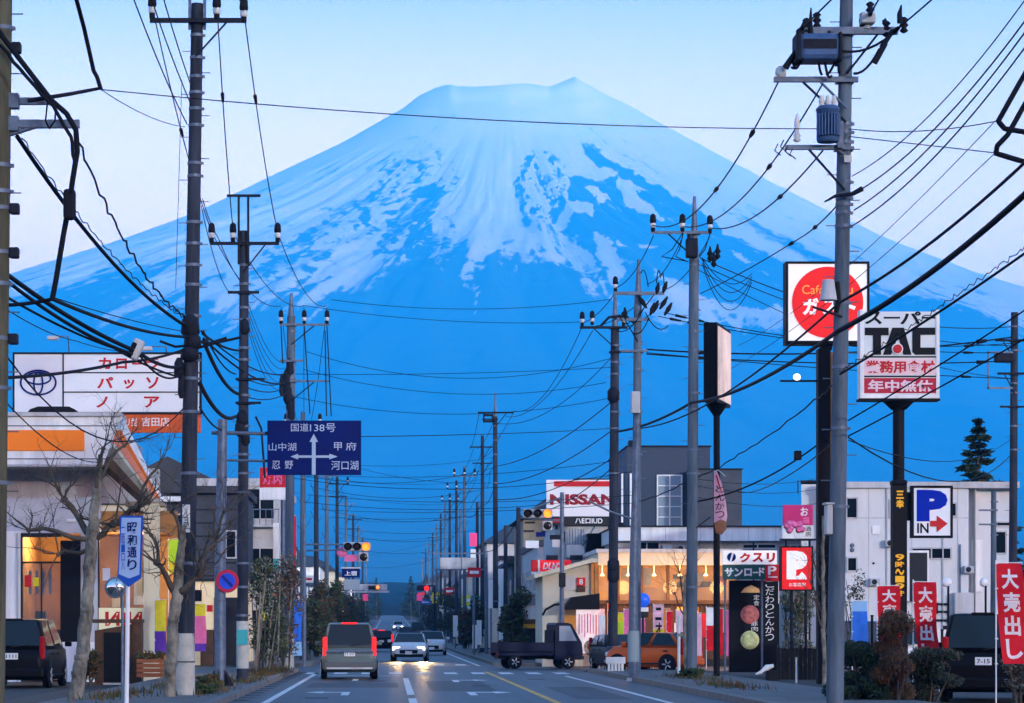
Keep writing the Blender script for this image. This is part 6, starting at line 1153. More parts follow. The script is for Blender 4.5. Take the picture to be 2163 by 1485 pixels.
# ---------------------------------------------------------------- street furniture: signals, road signs
def lens(mb, x, y, z, r=.165): mb.lathe([(.005, -.035), (r * .6, -.03), (r, 0)], (x, y, z), 18, axis='y')
def signal(label, px, d, lamps, z_py, base_px, arm_rows, lit, lower=None, housing='lgrey', col='amber', pole_top=None, pole_r=.075, back=None, group='traffic signals of the street', w=.16):
    P = Pl('traffic_signal', label, 'traffic signal', base_px, d, group)
    mb = MB(); mb.tube([(0, 0, -.1), (0, 0, 2.5), (0, 0, P.z(pole_top))], [pole_r * 1.15, pole_r, pole_r * .8], 12); mb.build('pole', M['steel'], P.t)
    x0, x1 = P.x(lamps[0]), P.x(lamps[-1])
    for q0, q1 in arm_rows:
        mb = MB(); mb.cyl((0, 0, P.z(q0)), ((x0 if abs(x0) > abs(x1) else x1), 0, P.z(q1)), .04, .03, 8); mb.build('arm', M['steel'], P.t)
    z = P.z(z_py); h = MB(); h.bbox(x0 - .2, x1 + .2, -.22, -.02, z - .19, z + .19, .08); ho = h.build('housing', M[housing], P.t)
    for i, p in enumerate(lamps):
        v = MB(); n = 12; xx = P.x(p)
        vs = []; 
        for k in range(n + 1):
            a = math.pi * (-.12 + 1.24 * k / n)
            for yy, rr in ((-.22, .165), (-.44, .17)): vs.append((xx + rr * math.cos(a), yy, z + rr * math.sin(a)))
        v.add(vs, [(2 * k, 2 * k + 1, 2 * k + 3, 2 * k + 2) for k in range(n)]); v.build('visor', M['trim'], ho, fix=False)
        l = MB(); lens(l, xx, -.225, z); l.build('lens', M[col] if i == lit else M['darklens'], ho)
    if lower:
        lx_, lz_ = P.x(lower[0]), P.z(lower[1]); b = MB(); b.bbox(lx_ - .2, lx_ + .2, -.22, -.02, lz_ - .2, lz_ + .2, .05); lo = b.build('arrow_housing', M[housing], P.t); l = MB(); lens(l, lx_, -.225, lz_); l.build('lens', M['darklens'], lo)
    return P
sl = signal('traffic signal with a lit amber lamp over the left lane at the crossing', 0, 113, (735, 754, 773), 1155, 643, ((1150, 1150), (1163, 1160)), 2, (768, 1177), housing='lgrey', pole_top=1085)
mb = MB(); mb.lathe([(.01, -.03), (.20, -.03), (.22, 0)], (sl.x(722), .02, sl.z(1166)), 20, axis='y'); mb.build('round_plate', M['pink'], sl.t)
mb = MB(); mb.box(sl.x(728), sl.x(756), -.06, -.02, sl.z(1186), sl.z(1172)); mb.build('arrow_plate', M['pink'], sl.t)
nb = sl.box('name_board', 'navy', 722, 760, 1201, 1220, -.05, 0); sl.box('name_board_frame', 'frame', 720, 762, 1198, 1201, -.06, .01); sl.text('上宿', 'ptext', 728, 754, 1206, 1216, -.05, parent=nb); sl.box('name_board', 'glassl', 727, 760, 1224, 1246, -.05, 0); sl.post('hanger', 'steel', 742, 1186, 1201, .02)
sr = signal('traffic signal with a lit amber lamp in front of the white dealership board', 0, 110, (1114, 1135, 1156), 1085, 1187, ((1050, 1078), (1100, 1096)), 2, (1156, 1111), housing='lgrey', pole_top=1040, pole_r=.10)
for p0, p1, q0, q1, m_ in ((1108, 1130, 1102, 1106, 'dsteel'), (1106, 1128, 1120, 1124, 'dsteel'), (1132, 1152, 1124, 1134, 'navy'), (1110, 1138, 1142, 1158, 'ptext'), (1161, 1184, 1130, 1140, 'dsteel'), (1166, 1182, 1140, 1156, 'lgrey')): sr.box('plate', m_, p0, p1, q0, q1, -.08, -.03)
sr.box('walk_signal', 'trim', 1180, 1194, 1210, 1240, -.3, -.1, bev=.03)
# pale signal post near the viewer that carries the right signal's stay
Gp = Pl('signal_post', 'pale grey steel post left of the second right pole, stay arm towards the signal', 'post', 1338, 79)
mb = MB(); mb.tube([(0, 0, -.1), (0, 0, 3), (Gp.x(1346), 0, Gp.z(885))], [.15, .13, .09], 14); mb.build('pole', M['steel'], Gp.t); mb = MB(); mb.tube([(Gp.x(1341), -.05, Gp.z(1098)), (Gp.x(1290), -.2, Gp.z(1082)), (Gp.x(1243), -.3, Gp.z(1060))], .03, 8); mb.build('arm', M['steel'], Gp.t)
mb = MB(); mb.cyl((0, 0, -.02), (0, 0, .1), .22, .18, 12); mb.build('base', M['lgrey'], Gp.t); mb = MB(); mb.lathe([(.17, 0), (.17, .9)], (0, 0, Gp.z(1398)), 14); mb.build('sheet_wrap', mat('blue_grey_wrap', (.25, .33, .36), .5), Gp.t)
# big direction sign on its own post with the no-parking disc
Rs = Pl('direction_sign', 'dark blue road direction sign with white arrows on a pale grey post', 'road sign', 465, 66)
mb = MB(); mb.tube([(0, 0, -.1), (0, 0, 3), (Rs.x(470), 0, Rs.z(886))], [.145, .135, .12], 16); mb.build('post', M['steel'], Rs.t)
for k in range(6):
    a = k * math.pi / 3 + .3; mb = MB(); c, s_ = math.cos(a), math.sin(a); mb.add([(c * .13, s_ * .13, 0), (c * .42, s_ * .42, 0), (c * .13, s_ * .13, .55), (c * .13 - s_ * .02, s_ * .13 + c * .02, 0), (c * .42 - s_ * .02, s_ * .42 + c * .02, 0), (c * .13 - s_ * .02, s_ * .13 + c * .02, .55)], [(0, 1, 2), (5, 4, 3), (0, 3, 4, 1), (1, 4, 5, 2), (2, 5, 3, 0)]); mb.build('base_fin', M['dsteel'], Rs.t)
mb = MB(); mb.cyl((Rs.x(447), 0, Rs.z(914)), (Rs.x(566), 0, Rs.z(916)), .05, .045, 10); mb.cyl((Rs.x(466), 0, Rs.z(990)), (Rs.x(566), 0, Rs.z(974)), .03, .03, 8); 
mb2 = MB(); mb2.cyl((Rs.x(447), 0, Rs.z(914)), (Rs.x(566), 0, Rs.z(916)), .05, .045, 10); mb2.build('arm', M['steel'], Rs.t); mb2 = MB(); mb2.cyl((Rs.x(466), 0, Rs.z(972)), (Rs.x(566), 0, Rs.z(974)), .03, .03, 8); mb2.build('arm', M['steel'], Rs.t)
pn = Rs.box('panel', 'navy', 565, 763, 889, 1004, -.10, -.06); Rs.box('back_rail', 'dsteel', 560, 763, 912, 918, -.06, .0); Rs.box('back_rail', 'dsteel', 560, 763, 971, 976, -.06, .0)
mb = MB(); y0, y1 = -.108, -.10
for poly in ([(659, 1003), (659, 934), (654, 934), (663, 917), (672, 934), (667, 934), (667, 1003)], [(630, 967.5), (630, 971), (614, 965), (630, 959), (630, 962.5), (658.8, 962.5), (658.8, 967.5)], [(667.2, 962.5), (696, 962.5), (696, 959), (713, 965), (696, 971), (696, 967.5), (667.2, 967.5)]):
    mb.prism([(Rs.x(p), Rs.z(q)) for p, q in poly][::-1], y0, y1)
mb.build('arrow', mat('pale_arrow', (.42, .55, .68), .5), pn)
for txt, p0, p1, q0, q1 in (('国道', 615, 652, 895, 912), ('138号', 655, 709, 895, 913), ('山中湖', 568, 626, 936, 953), ('甲', 706, 722, 935, 952), ('府', 731, 753, 935, 952), ('忍', 575, 592, 974, 991), ('野', 602, 619, 974, 991), ('河口湖', 700, 757, 974, 993)): Rs.text(txt, mat('sign_text', (.50, .62, .80), .5), p0, p1, q0, q1, -.10, parent=pn, bold=0, t=.006)
mb = MB(); mb.lathe([(.005, -.02), (.27, -.02), (.28, 0), (.005, .005)], (Rs.x(481), -.19, Rs.z(1228)), 30, axis='y', smooth=False); nd = mb.build('no_parking_disc', mat('sign_red', (.55, .02, .06), .5), Rs.t); mb = MB(); mb.lathe([(.005, -.012), (.195, -.012), (.195, 0)], (Rs.x(481), -.21, Rs.z(1228)), 30, axis='y', smooth=False); mb.build('disc_face', mat('sign_blue', (.02, .08, .62), .5), nd)
mb = MB(); c, s_ = Rs.x(481), Rs.z(1228); mb.prism([(c - .15, s_ + .10), (c - .10, s_ + .15), (c + .15, s_ - .10), (c + .10, s_ - .15)][::-1], -.232, -.222); mb.build('slash', mat('slash_navy', (.01, .02, .22), .5), nd); mb = MB(); mb.box(Rs.x(474), Rs.x(486), -.19, -.1, s_ - .04, s_ + .04); mb.build('clamp', M['dsteel'], Rs.t)
# street name sign with arrow-shaped foot
Ss = Pl('street_name_sign', 'pale blue vertical street name sign with a pointed dark blue foot on a white post', 'street sign', 267, 50)
mb = MB(); mb.cyl((0, 0, -.1), (Ss.x(272), 0, Ss.z(1100)), .042, .038, 12); mb.build('post', M['white'], Ss.t)
fc = mat('pale_blue_sheet', (.28, .42, .66), .5); mb = MB(); mb.prism([(Ss.x(p), Ss.z(q)) for p, q in [(249, 1219), (272, 1240), (299, 1222), (303, 1090), (255, 1090)]], -.075, -.045); pn = mb.build('panel', M['blue'], Ss.t); mb = MB(); mb.prism([(Ss.x(p), Ss.z(q)) for p, q in [(252, 1213), (274, 1222), (295, 1214), (299, 1094), (258, 1094)]], -.083, -.075); mb.build('face', fc, pn)
Ss.text('昭和通り', 'navy', 270, 290, 1102, 1206, -.083, parent=pn, v=True, bold=.02); Ss.text('ニ皿一ロ八', 'blue', 257, 265, 1112, 1205, -.083, parent=pn, v=True, bold=0)
# convex mirror
Cm = Pl('convex_mirror', 'round convex mirror behind the foot of the blue street name sign', 'mirror', 258, 52)
mb = MB(); mb.lathe([(.01, -.09), (.1, -.08), (.16, -.045), (.18, 0), (.01, .02)], (Cm.x(244), 0, Cm.z(1241)), 24, axis='y'); mr = mb.build('mirror', mat('mirror_face', (.75, .72, .66), .06, 1.0), Cm.t); mb = MB(); mb.lathe([(.18, -.03), (.205, -.02), (.205, .03), (.18, .03)], (Cm.x(244), 0, Cm.z(1241)), 24, axis='y'); mb.build('rim', M['steel'], mr); mb = MB(); mb.tube([(0, .06, -.1), (0, .06, Cm.z(1250)), (Cm.x(248), .03, Cm.z(1242))], .028, 8); mb.build('post', M['steel'], Cm.t)
# far signals and gantry
g1 = Pl('gantry_sign', 'grey back of an overhead road sign on the right beyond the crossing', 'road sign', 1028, 158); g1.post('post', 'steel', 1028, 1165, None, .11, p1=1026); g1.box('panel', 'lgrey', 929, 1006, 1178, 1202, -.05, .0)
for q in (1169, 1203): g1.box('rail', 'steel', 915, 1027, q - 1.5, q + 1.5, .0, .06)
for p in (928, 974): g1.box('stiffener', 'steel', p, p + 2, 1172, 1206, -.09, -.05)
g2 = Pl('gantry_signal', 'far overhead signal with a pale beam and a small lit amber lamp', 'traffic signal', 712, 262); g2.post('post', 'steel', 712, 1226, None, .09); g2.box('beam', 'lgrey', 712, 822, 1248, 1252, -.1, .1); g2.box('panel', 'lgrey', 755, 818, 1234, 1247, -.1, .05)
hb = g2.box('housing', 'trim', 778, 803, 1237, 1245, -.3, -.1)
for k, p in enumerate((783, 790, 798)): mb = MB(); lens(mb, g2.x(p), -.31, g2.z(1241), .14 if k < 2 else .18); mb.build('lens', M['amber'] if k == 2 else M['darklens'], hb)
g3 = Pl('far_signal', 'far signal with a small lit red lamp hanging on the right', 'traffic signal', 918, 275); g3.post('post', 'dsteel', 918, 1236, None, .09); g3.box('arm', 'dsteel', 882, 918, 1236, 1239, -.05, .05); hb = g3.box('housing', 'trim', 880, 908, 1238, 1248, -.3, -.1)
for k, p in enumerate((885, 893, 901)): mb = MB(); lens(mb, g3.x(p), -.31, g3.z(1243), .16 if k < 2 else .26); mb.build('lens', M['redlamp'] if k == 2 else M['darklens'], hb)
for i, (p, q, d, lab) in enumerate(((772, 1262, 330, 'small magenta lit shop sign left of the far road'), (886, 1262, 380, 'small red lit shop sign right of the far road'), (1000, 1140, 165, 'pink and white lit sign on a tall post among the right poles'))):
    s_ = Pl('lit_sign', lab, 'sign', p, d); wd = 8 if i < 2 else 11; hh = 10 if i < 2 else 20; s_.box('panel', mat('lit_pink_sheet', (.70, .06, .20), .5, emit=.35), p - wd * .7, p + wd * .7, q - hh * .7, q + hh * .7, -.1, .1); s_.post('post', 'steel', p, q + hh, None, .06)
    if i == 2: s_.box('lower_panel', 'white', p - 6, p + 5, q + hh, q + 75, -.08, .08)
for i, (p, q0, q1, d) in enumerate(((1037, 1225, 1285, 152), (962, 1300, 1345, 200), (1003, 1320, 1370, 165), (1012, 1310, 1362, 160))):
    s_ = Pl('upright_sign', ('tall narrow white sign beside the platform pole', 'low white signboard deep among the right poles', 'white board at the foot of the right pole row', 'grey-white board beside the gantry post')[i], 'sign', p, d); s_.box('panel', 'white', p - 5, p + 5, q0, q1, -.08, .08); s_.post('post', 'steel', p, q1, None, .05)
# ---------------------------------------------------------------- vehicles
pt = lambda n, c, metal=.3, rough=.3: mat(n, c, rough + .12, metal * .4 if max(c) > .06 else 0, coat=.0, spec=.3 if max(c) > .06 else .10)
LOC = lambda px, d, extra=0.0: ((px - VX) * d / F, d, ground(d) + extra)
van = car('dark green-grey compact van driving away with glowing red tail lights', 'van', pt('green_grey_paint', (.12, .165, .165), .6), LOC(737, 84.2), R(1.5), L=4.0, W=1.69, H=1.72, hood=.7, hood_z=1.0, belt=.98, rear_slope=.18, front_slope=.85, wr=.30, name='compact_van', taillit=True, plate_txt='11-77', cladding=pt('bumper_grey', (.10, .11, .115)))
mb = MB(); mb.bbox(-.70, .70, -2.075, -2.02, .30, .36, .02); mb.build('bumper_strip', M['lgrey'], van); mb = MB(); mb.bbox(-.74, .74, -2.04, -1.9, .80, .87, .03); mb.build('tailgate_strip', M['steel'], van)
car('white oncoming coupe with one dazzling headlight', 'car', pt('white_car_paint', (.72, .72, .72), 0, .25), LOC(866, 132.5), R(178), L=4.6, W=1.74, H=1.36, hood=1.25, hood_z=.92, belt=.88, rear_slope=.7, front_slope=.85, boot=.35, name='oncoming_car', lit={-1: 1, 1: 1}, tailshape='flat')
for sx, e in ((.63, 1100.0), (-.63, 380.0)):                      # its lit headlamps throw warm light on the road
    ld = bpy.data.lights.new('headlamp_beam', 'SPOT'); ld.energy = e; ld.color = (1, .62, .22); ld.spot_size = R(24); ld.spot_blend = .9; ld.shadow_soft_size = .08
    lo_ = bpy.data.objects.new('headlamp_beam', ld); C.objects.link(lo_); lo_.location = ((866 - VX) * 132.5 / F + sx, 130.0, .66); lo_.rotation_euler = (R(85.5), 0, R(180))
car('pale silver saloon following behind the white coupe', 'car', pt('silver_paint', (.62, .62, .63), .3, .3), LOC(912, 165), R(179), L=4.6, W=1.72, H=1.45, hood=1.1, boot=.5, rear_slope=.55, name='oncoming_car', tailshape='flat')
car('black hatchback waiting ahead of the compact van', 'car', pt('black_car_paint', (.005, .005, .007), .0, .3), LOC(806, 190), 0, L=4.1, W=1.7, H=1.5, name='waiting_car', taillit=True)
car('maroon car with lit tail lights just past the compact van', 'car', pt('maroon_paint', (.14, .01, .03), .3, .3), LOC(786, 235), 0, L=4.2, W=1.7, H=1.5, name='waiting_car', taillit=True)
car('small dark car far up the road with pale windscreen', 'car', pt('dark_blue_paint', (.02, .03, .06), .3, .3), LOC(858, 300), R(180), L=4.2, W=1.7, H=1.5, name='oncoming_car', lit={1: 1})
car('dark van far up the road beside the small dark car', 'van', pt('grey_van_paint', (.06, .065, .07), .3, .3), LOC(882, 330), R(180), L=4.6, W=1.8, H=1.9, hood=.5, name='oncoming_car')
car('tiny white car in the farthest stretch of the road', 'car', pt('white_car_paint', (.72, .72, .72), 0, .25), LOC(841, 420), R(180), L=4.2, W=1.7, H=1.5, name='oncoming_car', lit={-1: 1, 1: 1})
o = car('black minivan parked rear-on at the left picture edge', 'minivan', pt('black_car_paint', (.005, .005, .007), .0, .3), LOC(52, 71.2), R(-1), L=4.4, W=1.75, H=1.78, hood=.75, hood_z=1.05, belt=1.02, rear_slope=.25, front_slope=.9, wr=.32, name='parked_minivan', plate_txt='1111')
car('copper orange hatchback parked in front of the lit restaurant', 'car', pt('copper_paint', (.55, .095, .012), .5, .3), LOC(1380, 95), R(52), L=3.3, W=1.46, H=1.42, rear_slope=.5, front_slope=.85, hood=.7, name='parked_hatchback', tint='glass')
car('dark car nosing out of the lot behind the white barrier', 'car', pt('charcoal_paint', (.03, .03, .034), .3, .3), LOC(1309, 99.2), R(187), L=4.2, W=1.55, H=1.34, name='parked_car', wr=.3)
car('black minivan parked rear-on behind the largest sale banner', 'minivan', pt('black_car_paint', (.005, .005, .007), .0, .3), LOC(2080, 57.2), R(-13), L=4.5, W=1.72, H=1.84, hood=.7, hood_z=1.05, belt=1.05, rear_slope=.22, front_slope=.85, wr=.32, name='parked_minivan', plate_txt='7-15')
car('white van half hidden behind the blue and white banner', 'van', pt('white_car_paint', (.72, .72, .72), 0, .25), LOC(1838, 82), R(20), L=4.2, W=1.6, H=1.8, hood=.5, belt=1.0, name='parked_van')
def kei_truck(label, loc, rz):
    t = thing('small_truck', label, 'truck', loc, rz); P = pt('navy_truck_paint', (.004, .009, .032), .2, .35); w = .72
    def side(poly, y0, y1, nm, m, par=t):   # polygon in the (length, height) plane extruded over the width
        mb = MB(); n = len(poly); vs = [(y0, a, z) for a, z in poly] + [(y1, a, z) for a, z in poly]; mb.add(vs, [tuple(range(n)), tuple(range(2 * n - 1, n - 1, -1))] + [(k, n + k, n + (k + 1) % n, (k + 1) % n) for k in range(n)]); return mb.build(nm, m, par)
    side([(.55, .35), (1.58, .35), (1.66, .55), (1.62, 1.0), (1.22, 1.72), (1.05, 1.78), (.62, 1.78), (.55, 1.7)], -w, w, 'cab', P)
    side([(.72, 1.08), (1.42, 1.08), (1.14, 1.66), (.72, 1.66)], -w - .012, -w + .01, 'side_window', M['glassl']); side([(.72, 1.08), (1.42, 1.08), (1.14, 1.66), (.72, 1.66)], w - .01, w + .012, 'side_window', M['glassl'])
    mb = MB(); mb.add([(-.62, 1.602, 1.06), (.62, 1.602, 1.06), (.56, 1.26, 1.67), (-.56, 1.26, 1.67), (-.62, 1.585, 1.05), (.62, 1.585, 1.05), (.56, 1.243, 1.66), (-.56, 1.243, 1.66)], [(0, 1, 2, 3), (7, 6, 5, 4), (0, 4, 5, 1), (1, 5, 6, 2), (2, 6, 7, 3), (3, 7, 4, 0)]); mb.build('windscreen', M['glass'], t)
    mb = MB(); mb.box(-w, w, -1.68, .50, .62, .70); mb.build('bed_floor', P, t)
    for s in (-1, 1): mb = MB(); mb.box(min(s * w, s * (w - .04)), max(s * w, s * (w - .04)), -1.66, .50, .50, 1.02); mb.build('bed_side', P, t)
    mb = MB(); mb.box(-w + .04, w - .04, -1.68, -1.64, .70, .98); mb.build('tailgate', P, t); mb = MB(); mb.box(-w + .05, w - .05, .46, .50, .98, 1.5); mb.build('guard_rail', M['dsteel'], t); mb = MB(); mb.box(-.35, .35, -1.6, 1.5, .38, .55); mb.build('chassis', M['black'], t)
    for y in (-1.02, 1.08):
        for s in (-1, 1): wheel(t, s * (w - .06), y, .27, .16)
    for s in (-1, 1):
        mb = MB(); mb.bbox(s * .55 - .1, s * .55 + .1, 1.6, 1.68, .62, .78, .03); mb.build('headlight', mat('headlamp_glass', (.55, .58, .6), .08), t); mb = MB(); mb.box(s * .6 - .08, s * .6 + .08, -1.72, -1.68, .55, .63); mb.build('tail_light', mat('tail_lens', (.35, .01, .012), .15), t)
    mb = MB(); mb.box(-w, w, 1.6, 1.7, .36, .50); mb.build('bumper', M['trim'], t); return t
kei_truck('small dark navy flatbed truck turning out of the side street', LOC(1134, 105.5), R(-80))
rg = random.Random(91); gm = MB()
for _ in range(2600):
    c_ = rg.choice(((-4.1, 60), (-3.9, 72), (-4.0, 82), (-4.4, 90), (-5.6, 56), (-5.2, 66), (-3.7, 88), (-4.0, 94), (8.6, 78), (8.2, 66))); x_, y_ = c_[0] + rg.gauss(0, .28), c_[1] + rg.gauss(0, 2.2)
    h_ = rg.uniform(.05, .20); a_ = rg.uniform(0, 3.14); gm.add([(x_ - .018 * math.cos(a_), y_ - .018 * math.sin(a_), .115), (x_ + .018 * math.cos(a_), y_ + .018 * math.sin(a_), .115), (x_ + rg.gauss(0, .05), y_ + rg.gauss(0, .05), .12 + h_)], [(0, 1, 2)], rg.randrange(2))
tag(gm.build('grass', [M['leaf'], M['oleaf']], fix=False), kind='stuff')
# ---------------------------------------------------------------- trees, shrubs, bollards and other small things
bare_tree('pollarded leafless tree with a pale mottled trunk, nearest on the left', 158, 1492, 54, ([(158, 1492, .15), (172, 1390, .135), (184, 1290, .125), (188, 1200, .115), (196, 1120, .12), (204, 1040, .08), (212, 960, .045)],
    [(194, 1135, 130, 1052, .075, 3), (190, 1140, 60, 1120, .055, 3), (198, 1125, 238, 1105, .09, 3), (238, 1105, 285, 1075, .075, 3), (204, 1040, 222, 950, .05, 3), (206, 1020, 260, 940, .045, 3), (188, 1160, 120, 1170, .05, 3), (285, 1075, 330, 985, .04, 3)]), 21)
bare_tree('pollarded leafless tree beside the brown-stained pole, its trunk speckled at the foot', 357, 1484, 55.5, ([(357, 1484, .13), (361, 1400, .125), (366, 1310, .11), (374, 1250, .12), (384, 1150, .07), (388, 1110, .05)],
    [(372, 1255, 335, 1190, .075, 3), (376, 1245, 420, 1215, .09, 3), (420, 1215, 452, 1150, .06, 3), (384, 1150, 362, 1080, .05, 3), (335, 1190, 318, 1130, .045, 3), (452, 1150, 470, 1080, .045, 3)]), 22, m='palebark')
bare_tree('young leafless tree held by stakes near the second right pole', 1450, 1446, 78, ([(1450, 1446, .07), (1448, 1350, .06), (1446, 1260, .05), (1448, 1215, .03)], [(1446, 1280, 1434, 1210, .03, 1), (1447, 1260, 1460, 1200, .028, 1), (1446, 1300, 1428, 1255, .025, 1)]), 23, group='young trees on the right pavement')
bare_tree('slim leafless tree with a white trunk beside the thick dark pillar', 1741, 1440, 74, ([(1741, 1440, .06), (1740, 1300, .055), (1738, 1200, .05), (1738, 1090, .03)], [(1739, 1330, 1722, 1270, .03, 2), (1739, 1300, 1712, 1230, .028, 2), (1738, 1240, 1716, 1180, .025, 2), (1739, 1350, 1760, 1290, .025, 2)]), 24, group='young trees on the right pavement')
stk = Pl('tree_stake', 'pair of pale stakes with a crossbar holding the young tree near the second right pole', 'tree stake', 1438, 79); stk.post('stake', 'white', 1434, 1300, None, .045); stk.post('stake', 'lgrey', 1463, 1330, None, .05, p1=1458); stk.box('crossbar', 'tan', 1432, 1462, 1338, 1344, -.05, .05)
rnd = random.Random(77)
def sh(lab, px, d, w, h, seed, mats, n=1100, size=.09, **k): x = (px - VX) * d / F; return shrub(lab, (x, d, ground(d) + .1), w, h, seed, [M[m] for m in mats], n, size, **k)
sh('tall pale green shrub between the dark pole and the wrapped grey pole', 548, 91, 1.5, 4.0, 1, ['leaf', 'palebark', 'dleaf'], 700, .07); sh('russet-topped tall shrub left of the blue banner', 604, 98, 1.5, 4.4, 2, ['oleaf', 'palebark', 'bark'], 900, .07); sh('low leafy shrub at the foot of the dark pole with the H-shaped frame', 570, 94, 1.3, 2.6, 3, ['leaf', 'dleaf', 'bark'], 900, .075)
for k in range(9):
    px = rnd.uniform(532, 600); s_ = Pl('bamboo_stake', 'leaning pale bamboo stake among the shrubs beside the dark pole', 'stake', px, 88 + k * .8, 'bamboo stakes among the left shrubs'); mb = MB(); mb.cyl((0, 0, -.1), (rnd.uniform(-.1, .45), rnd.uniform(-.2, .2), rnd.uniform(2.0, 3.2)), .028, .02, 7); mb.build('cane', M['tan'] if k % 2 else M['palebark'], s_.t); mb = MB(); mb.cyl((0, 0, .9), (.03, 0, .95), .035, n=7); mb.build('knot', M['bark'], s_.t)
for i, (px, d, w, h, ms) in enumerate(((655, 126, 2.4, 3.6, ('leaf', 'dleaf')), (672, 142, 2.6, 4.2, ('dleaf', 'leaf', 'oleaf')), (690, 160, 2.6, 4.0, ('oleaf', 'dleaf')), (706, 182, 2.8, 4.6, ('leaf', 'dleaf')), (724, 215, 2.8, 4.6, ('dleaf', 'oleaf')), (742, 255, 3.0, 5.0, ('dleaf', 'leaf')), (756, 300, 3.2, 5.2, ('dleaf',)), (768, 360, 3.4, 5.6, ('dleaf', 'leaf')))):
    sh(f'{("bushy pale green","mixed dark green","russet tinged","yellowish green","brown and dark green","rounded dark green","dark evergreen","tall dark green")[i]} street tree, {("first","second","third","fourth","fifth","sixth","seventh","eighth")[i]} beyond the crossing on the left', px, d, w * .8, h * rnd.uniform(.8, 1.15), 30 + i, tuple(ms) + ('bark',), 700, .11, cat='tree', name='street_shrub', group='leafy street trees on the left')
for i, (px, d, w, h, ms) in enumerate(((1092, 126, 1.7, 3.6, ('leaf', 'dleaf')), (1072, 134, 1.3, 3.2, ('dleaf', 'leaf')), (1008, 168, 1.6, 3.4, ('dleaf',)), (985, 200, 2.2, 3.8, ('dleaf', 'oleaf')), (960, 235, 2.6, 4.2, ('dleaf',)), (935, 280, 3.0, 4.8, ('dleaf', 'leaf')), (915, 330, 3.2, 5.0, ('dleaf',)), (900, 390, 3.4, 5.4, ('dleaf', 'leaf')))):
    sh(f'{("pale leafy","slim dark green","dense dark","russet dark","low dark","greenish dark","rounded dark","tall dark")[i]} street tree, {("first","second","third","fourth","fifth","sixth","seventh","eighth")[i]} beyond the crossing on the right', px, d, w * .8, h * rnd.uniform(.8, 1.15), 50 + i, tuple(ms) + ('bark',), 700, .11, cat='tree', name='street_shrub', group='leafy street trees on the right')
sh('pale green willowy shrub under the red parking sign', 1682, 88, 1.6, 3.0, 61, ['leaf', 'palebark'], 1300, .06); sh('round russet-brown clipped bush in front of the rear sale banner', 1888, 53, .95, 1.85, 62, ['oleaf', 'bark', 'brown'], 9000, .028, low=.08)
sh('low dark hedge clump left of the russet-brown bush', 1818, 53.5, 1.25, 1.3, 63, ['dleaf', 'pine'], 4200, .036, low=.05); sh('dark hedge clump between the russet bush and the parked minivan', 1965, 54, 1.4, 1.1, 64, ['dleaf', 'pine', 'bark'], 4200, .036, low=.05); sh('bare twiggy bush under the largest sale banner', 2150, 51, .8, 1.5, 65, ['bark', 'palebark'], 500, .04); sh('thin bare shrub in front of the white flats near the pale pole', 1806, 80, 1.0, 3.3, 66, ['bark', 'dleaf'], 300, .05)
sh('low dark green shrub behind the plinth of the showroom', 186, 70, .8, .9, 67, ['dleaf', 'oleaf'], 700, .05)
conifer('dark fir tree rising behind the white flats', ((2066 - VX) * 136 / F, 136, 0), 7.0, 11.9, 71)
for i, (px, d, w, h) in enumerate(((735, 700, 12, 12), (765, 760, 12, 11), (795, 820, 10, 12), (868, 780, 12, 12), (900, 720, 13, 12), (935, 690, 13, 13))):
    conifer(f'{("leftmost","second","third","fourth","fifth","rightmost")[i]} of six dark conifers closing off the far end of the road', ((px - VX) * d / F, d, ground(d)), w * .6, h, 80 + i, 'conifers at the far end of the road', n=1300)
for i, (px, d) in enumerate(((2003, 70), (2082, 74))):
    s_ = Pl('lot_lamp', ('black post with a small round white lamp right of the middle banner', 'black post with a small round white lamp left of the largest banner')[i], 'lamp post', px, d); s_.post('post', 'black', px, 1236, None, .03); mb = MB(); mb.lathe([(.01, -.05), (.09, -.045), (.13, 0), (.09, .05)], (-.04, 0, s_.z(1230)), 16, axis='y'); mb.build('lamp_head', M['ptext'], s_.t)
for i, (p, q0, d) in enumerate(((1842, 1300, 60), (1990, 1330, 60))):
    s_ = Pl('bollard', ('thin black post left of the russet-brown bush', 'thin black post right of the middle sale banner')[i], 'post', p, d); s_.post('post', 'black', p, q0, None, .03); s_.post('cap', 'dsteel', p, q0 - 1, q0 + 2, .04)
Br = Pl('road_barrier', 'white road barrier with short slats at the corner of the lot', 'barrier', 1300, 91)
Br.box('rail', 'white', 1280, 1321, 1388, 1402, -.05, .05, bev=.02)
for k in range(5): Br.box('slat', 'white', 1284 + 7 * k, 1289 + 7 * k, 1402, 1428, -.04, .04)
Fb = Pl('dark_fence', 'low black board fence along the pavement under the parking sign', 'fence', 1690, 82)
for k in range(11): Fb.box('board', 'black', 1640 + 9.4 * k, 1648.6 + 9.4 * k, 1368 + (k % 3), 1442, -.02, .02)
for p in (1642, 1690, 1740): Fb.box('post', 'trim', p, p + 5, 1362, 1446, .02, .1)
Wp = Pl('slim_post', 'thin white marker post in front of the low black board fence', 'post', 1682, 76); Wp.post('post', 'white', 1682, 1390, None, .028); Wp.post('cap', 'lgrey', 1682, 1388, 1392, .035)
Pb = Pl('litter_bin', 'dark bin with a white curved lid beside the black menu signboard', 'bin', 1626, 80); Pb.box('body', 'black', 1618, 1642, 1416, 1452, -.25, .2, bev=.04)
mb = MB(); mb.tube([(Pb.x(1596), 0, Pb.z(1424)), (Pb.x(1608), 0, Pb.z(1420)), (Pb.x(1620), 0, Pb.z(1410)), (Pb.x(1634), 0, Pb.z(1406))], [.02, .06, .09, .05], 8); mb.build('lid', M['white'], Pb.t)
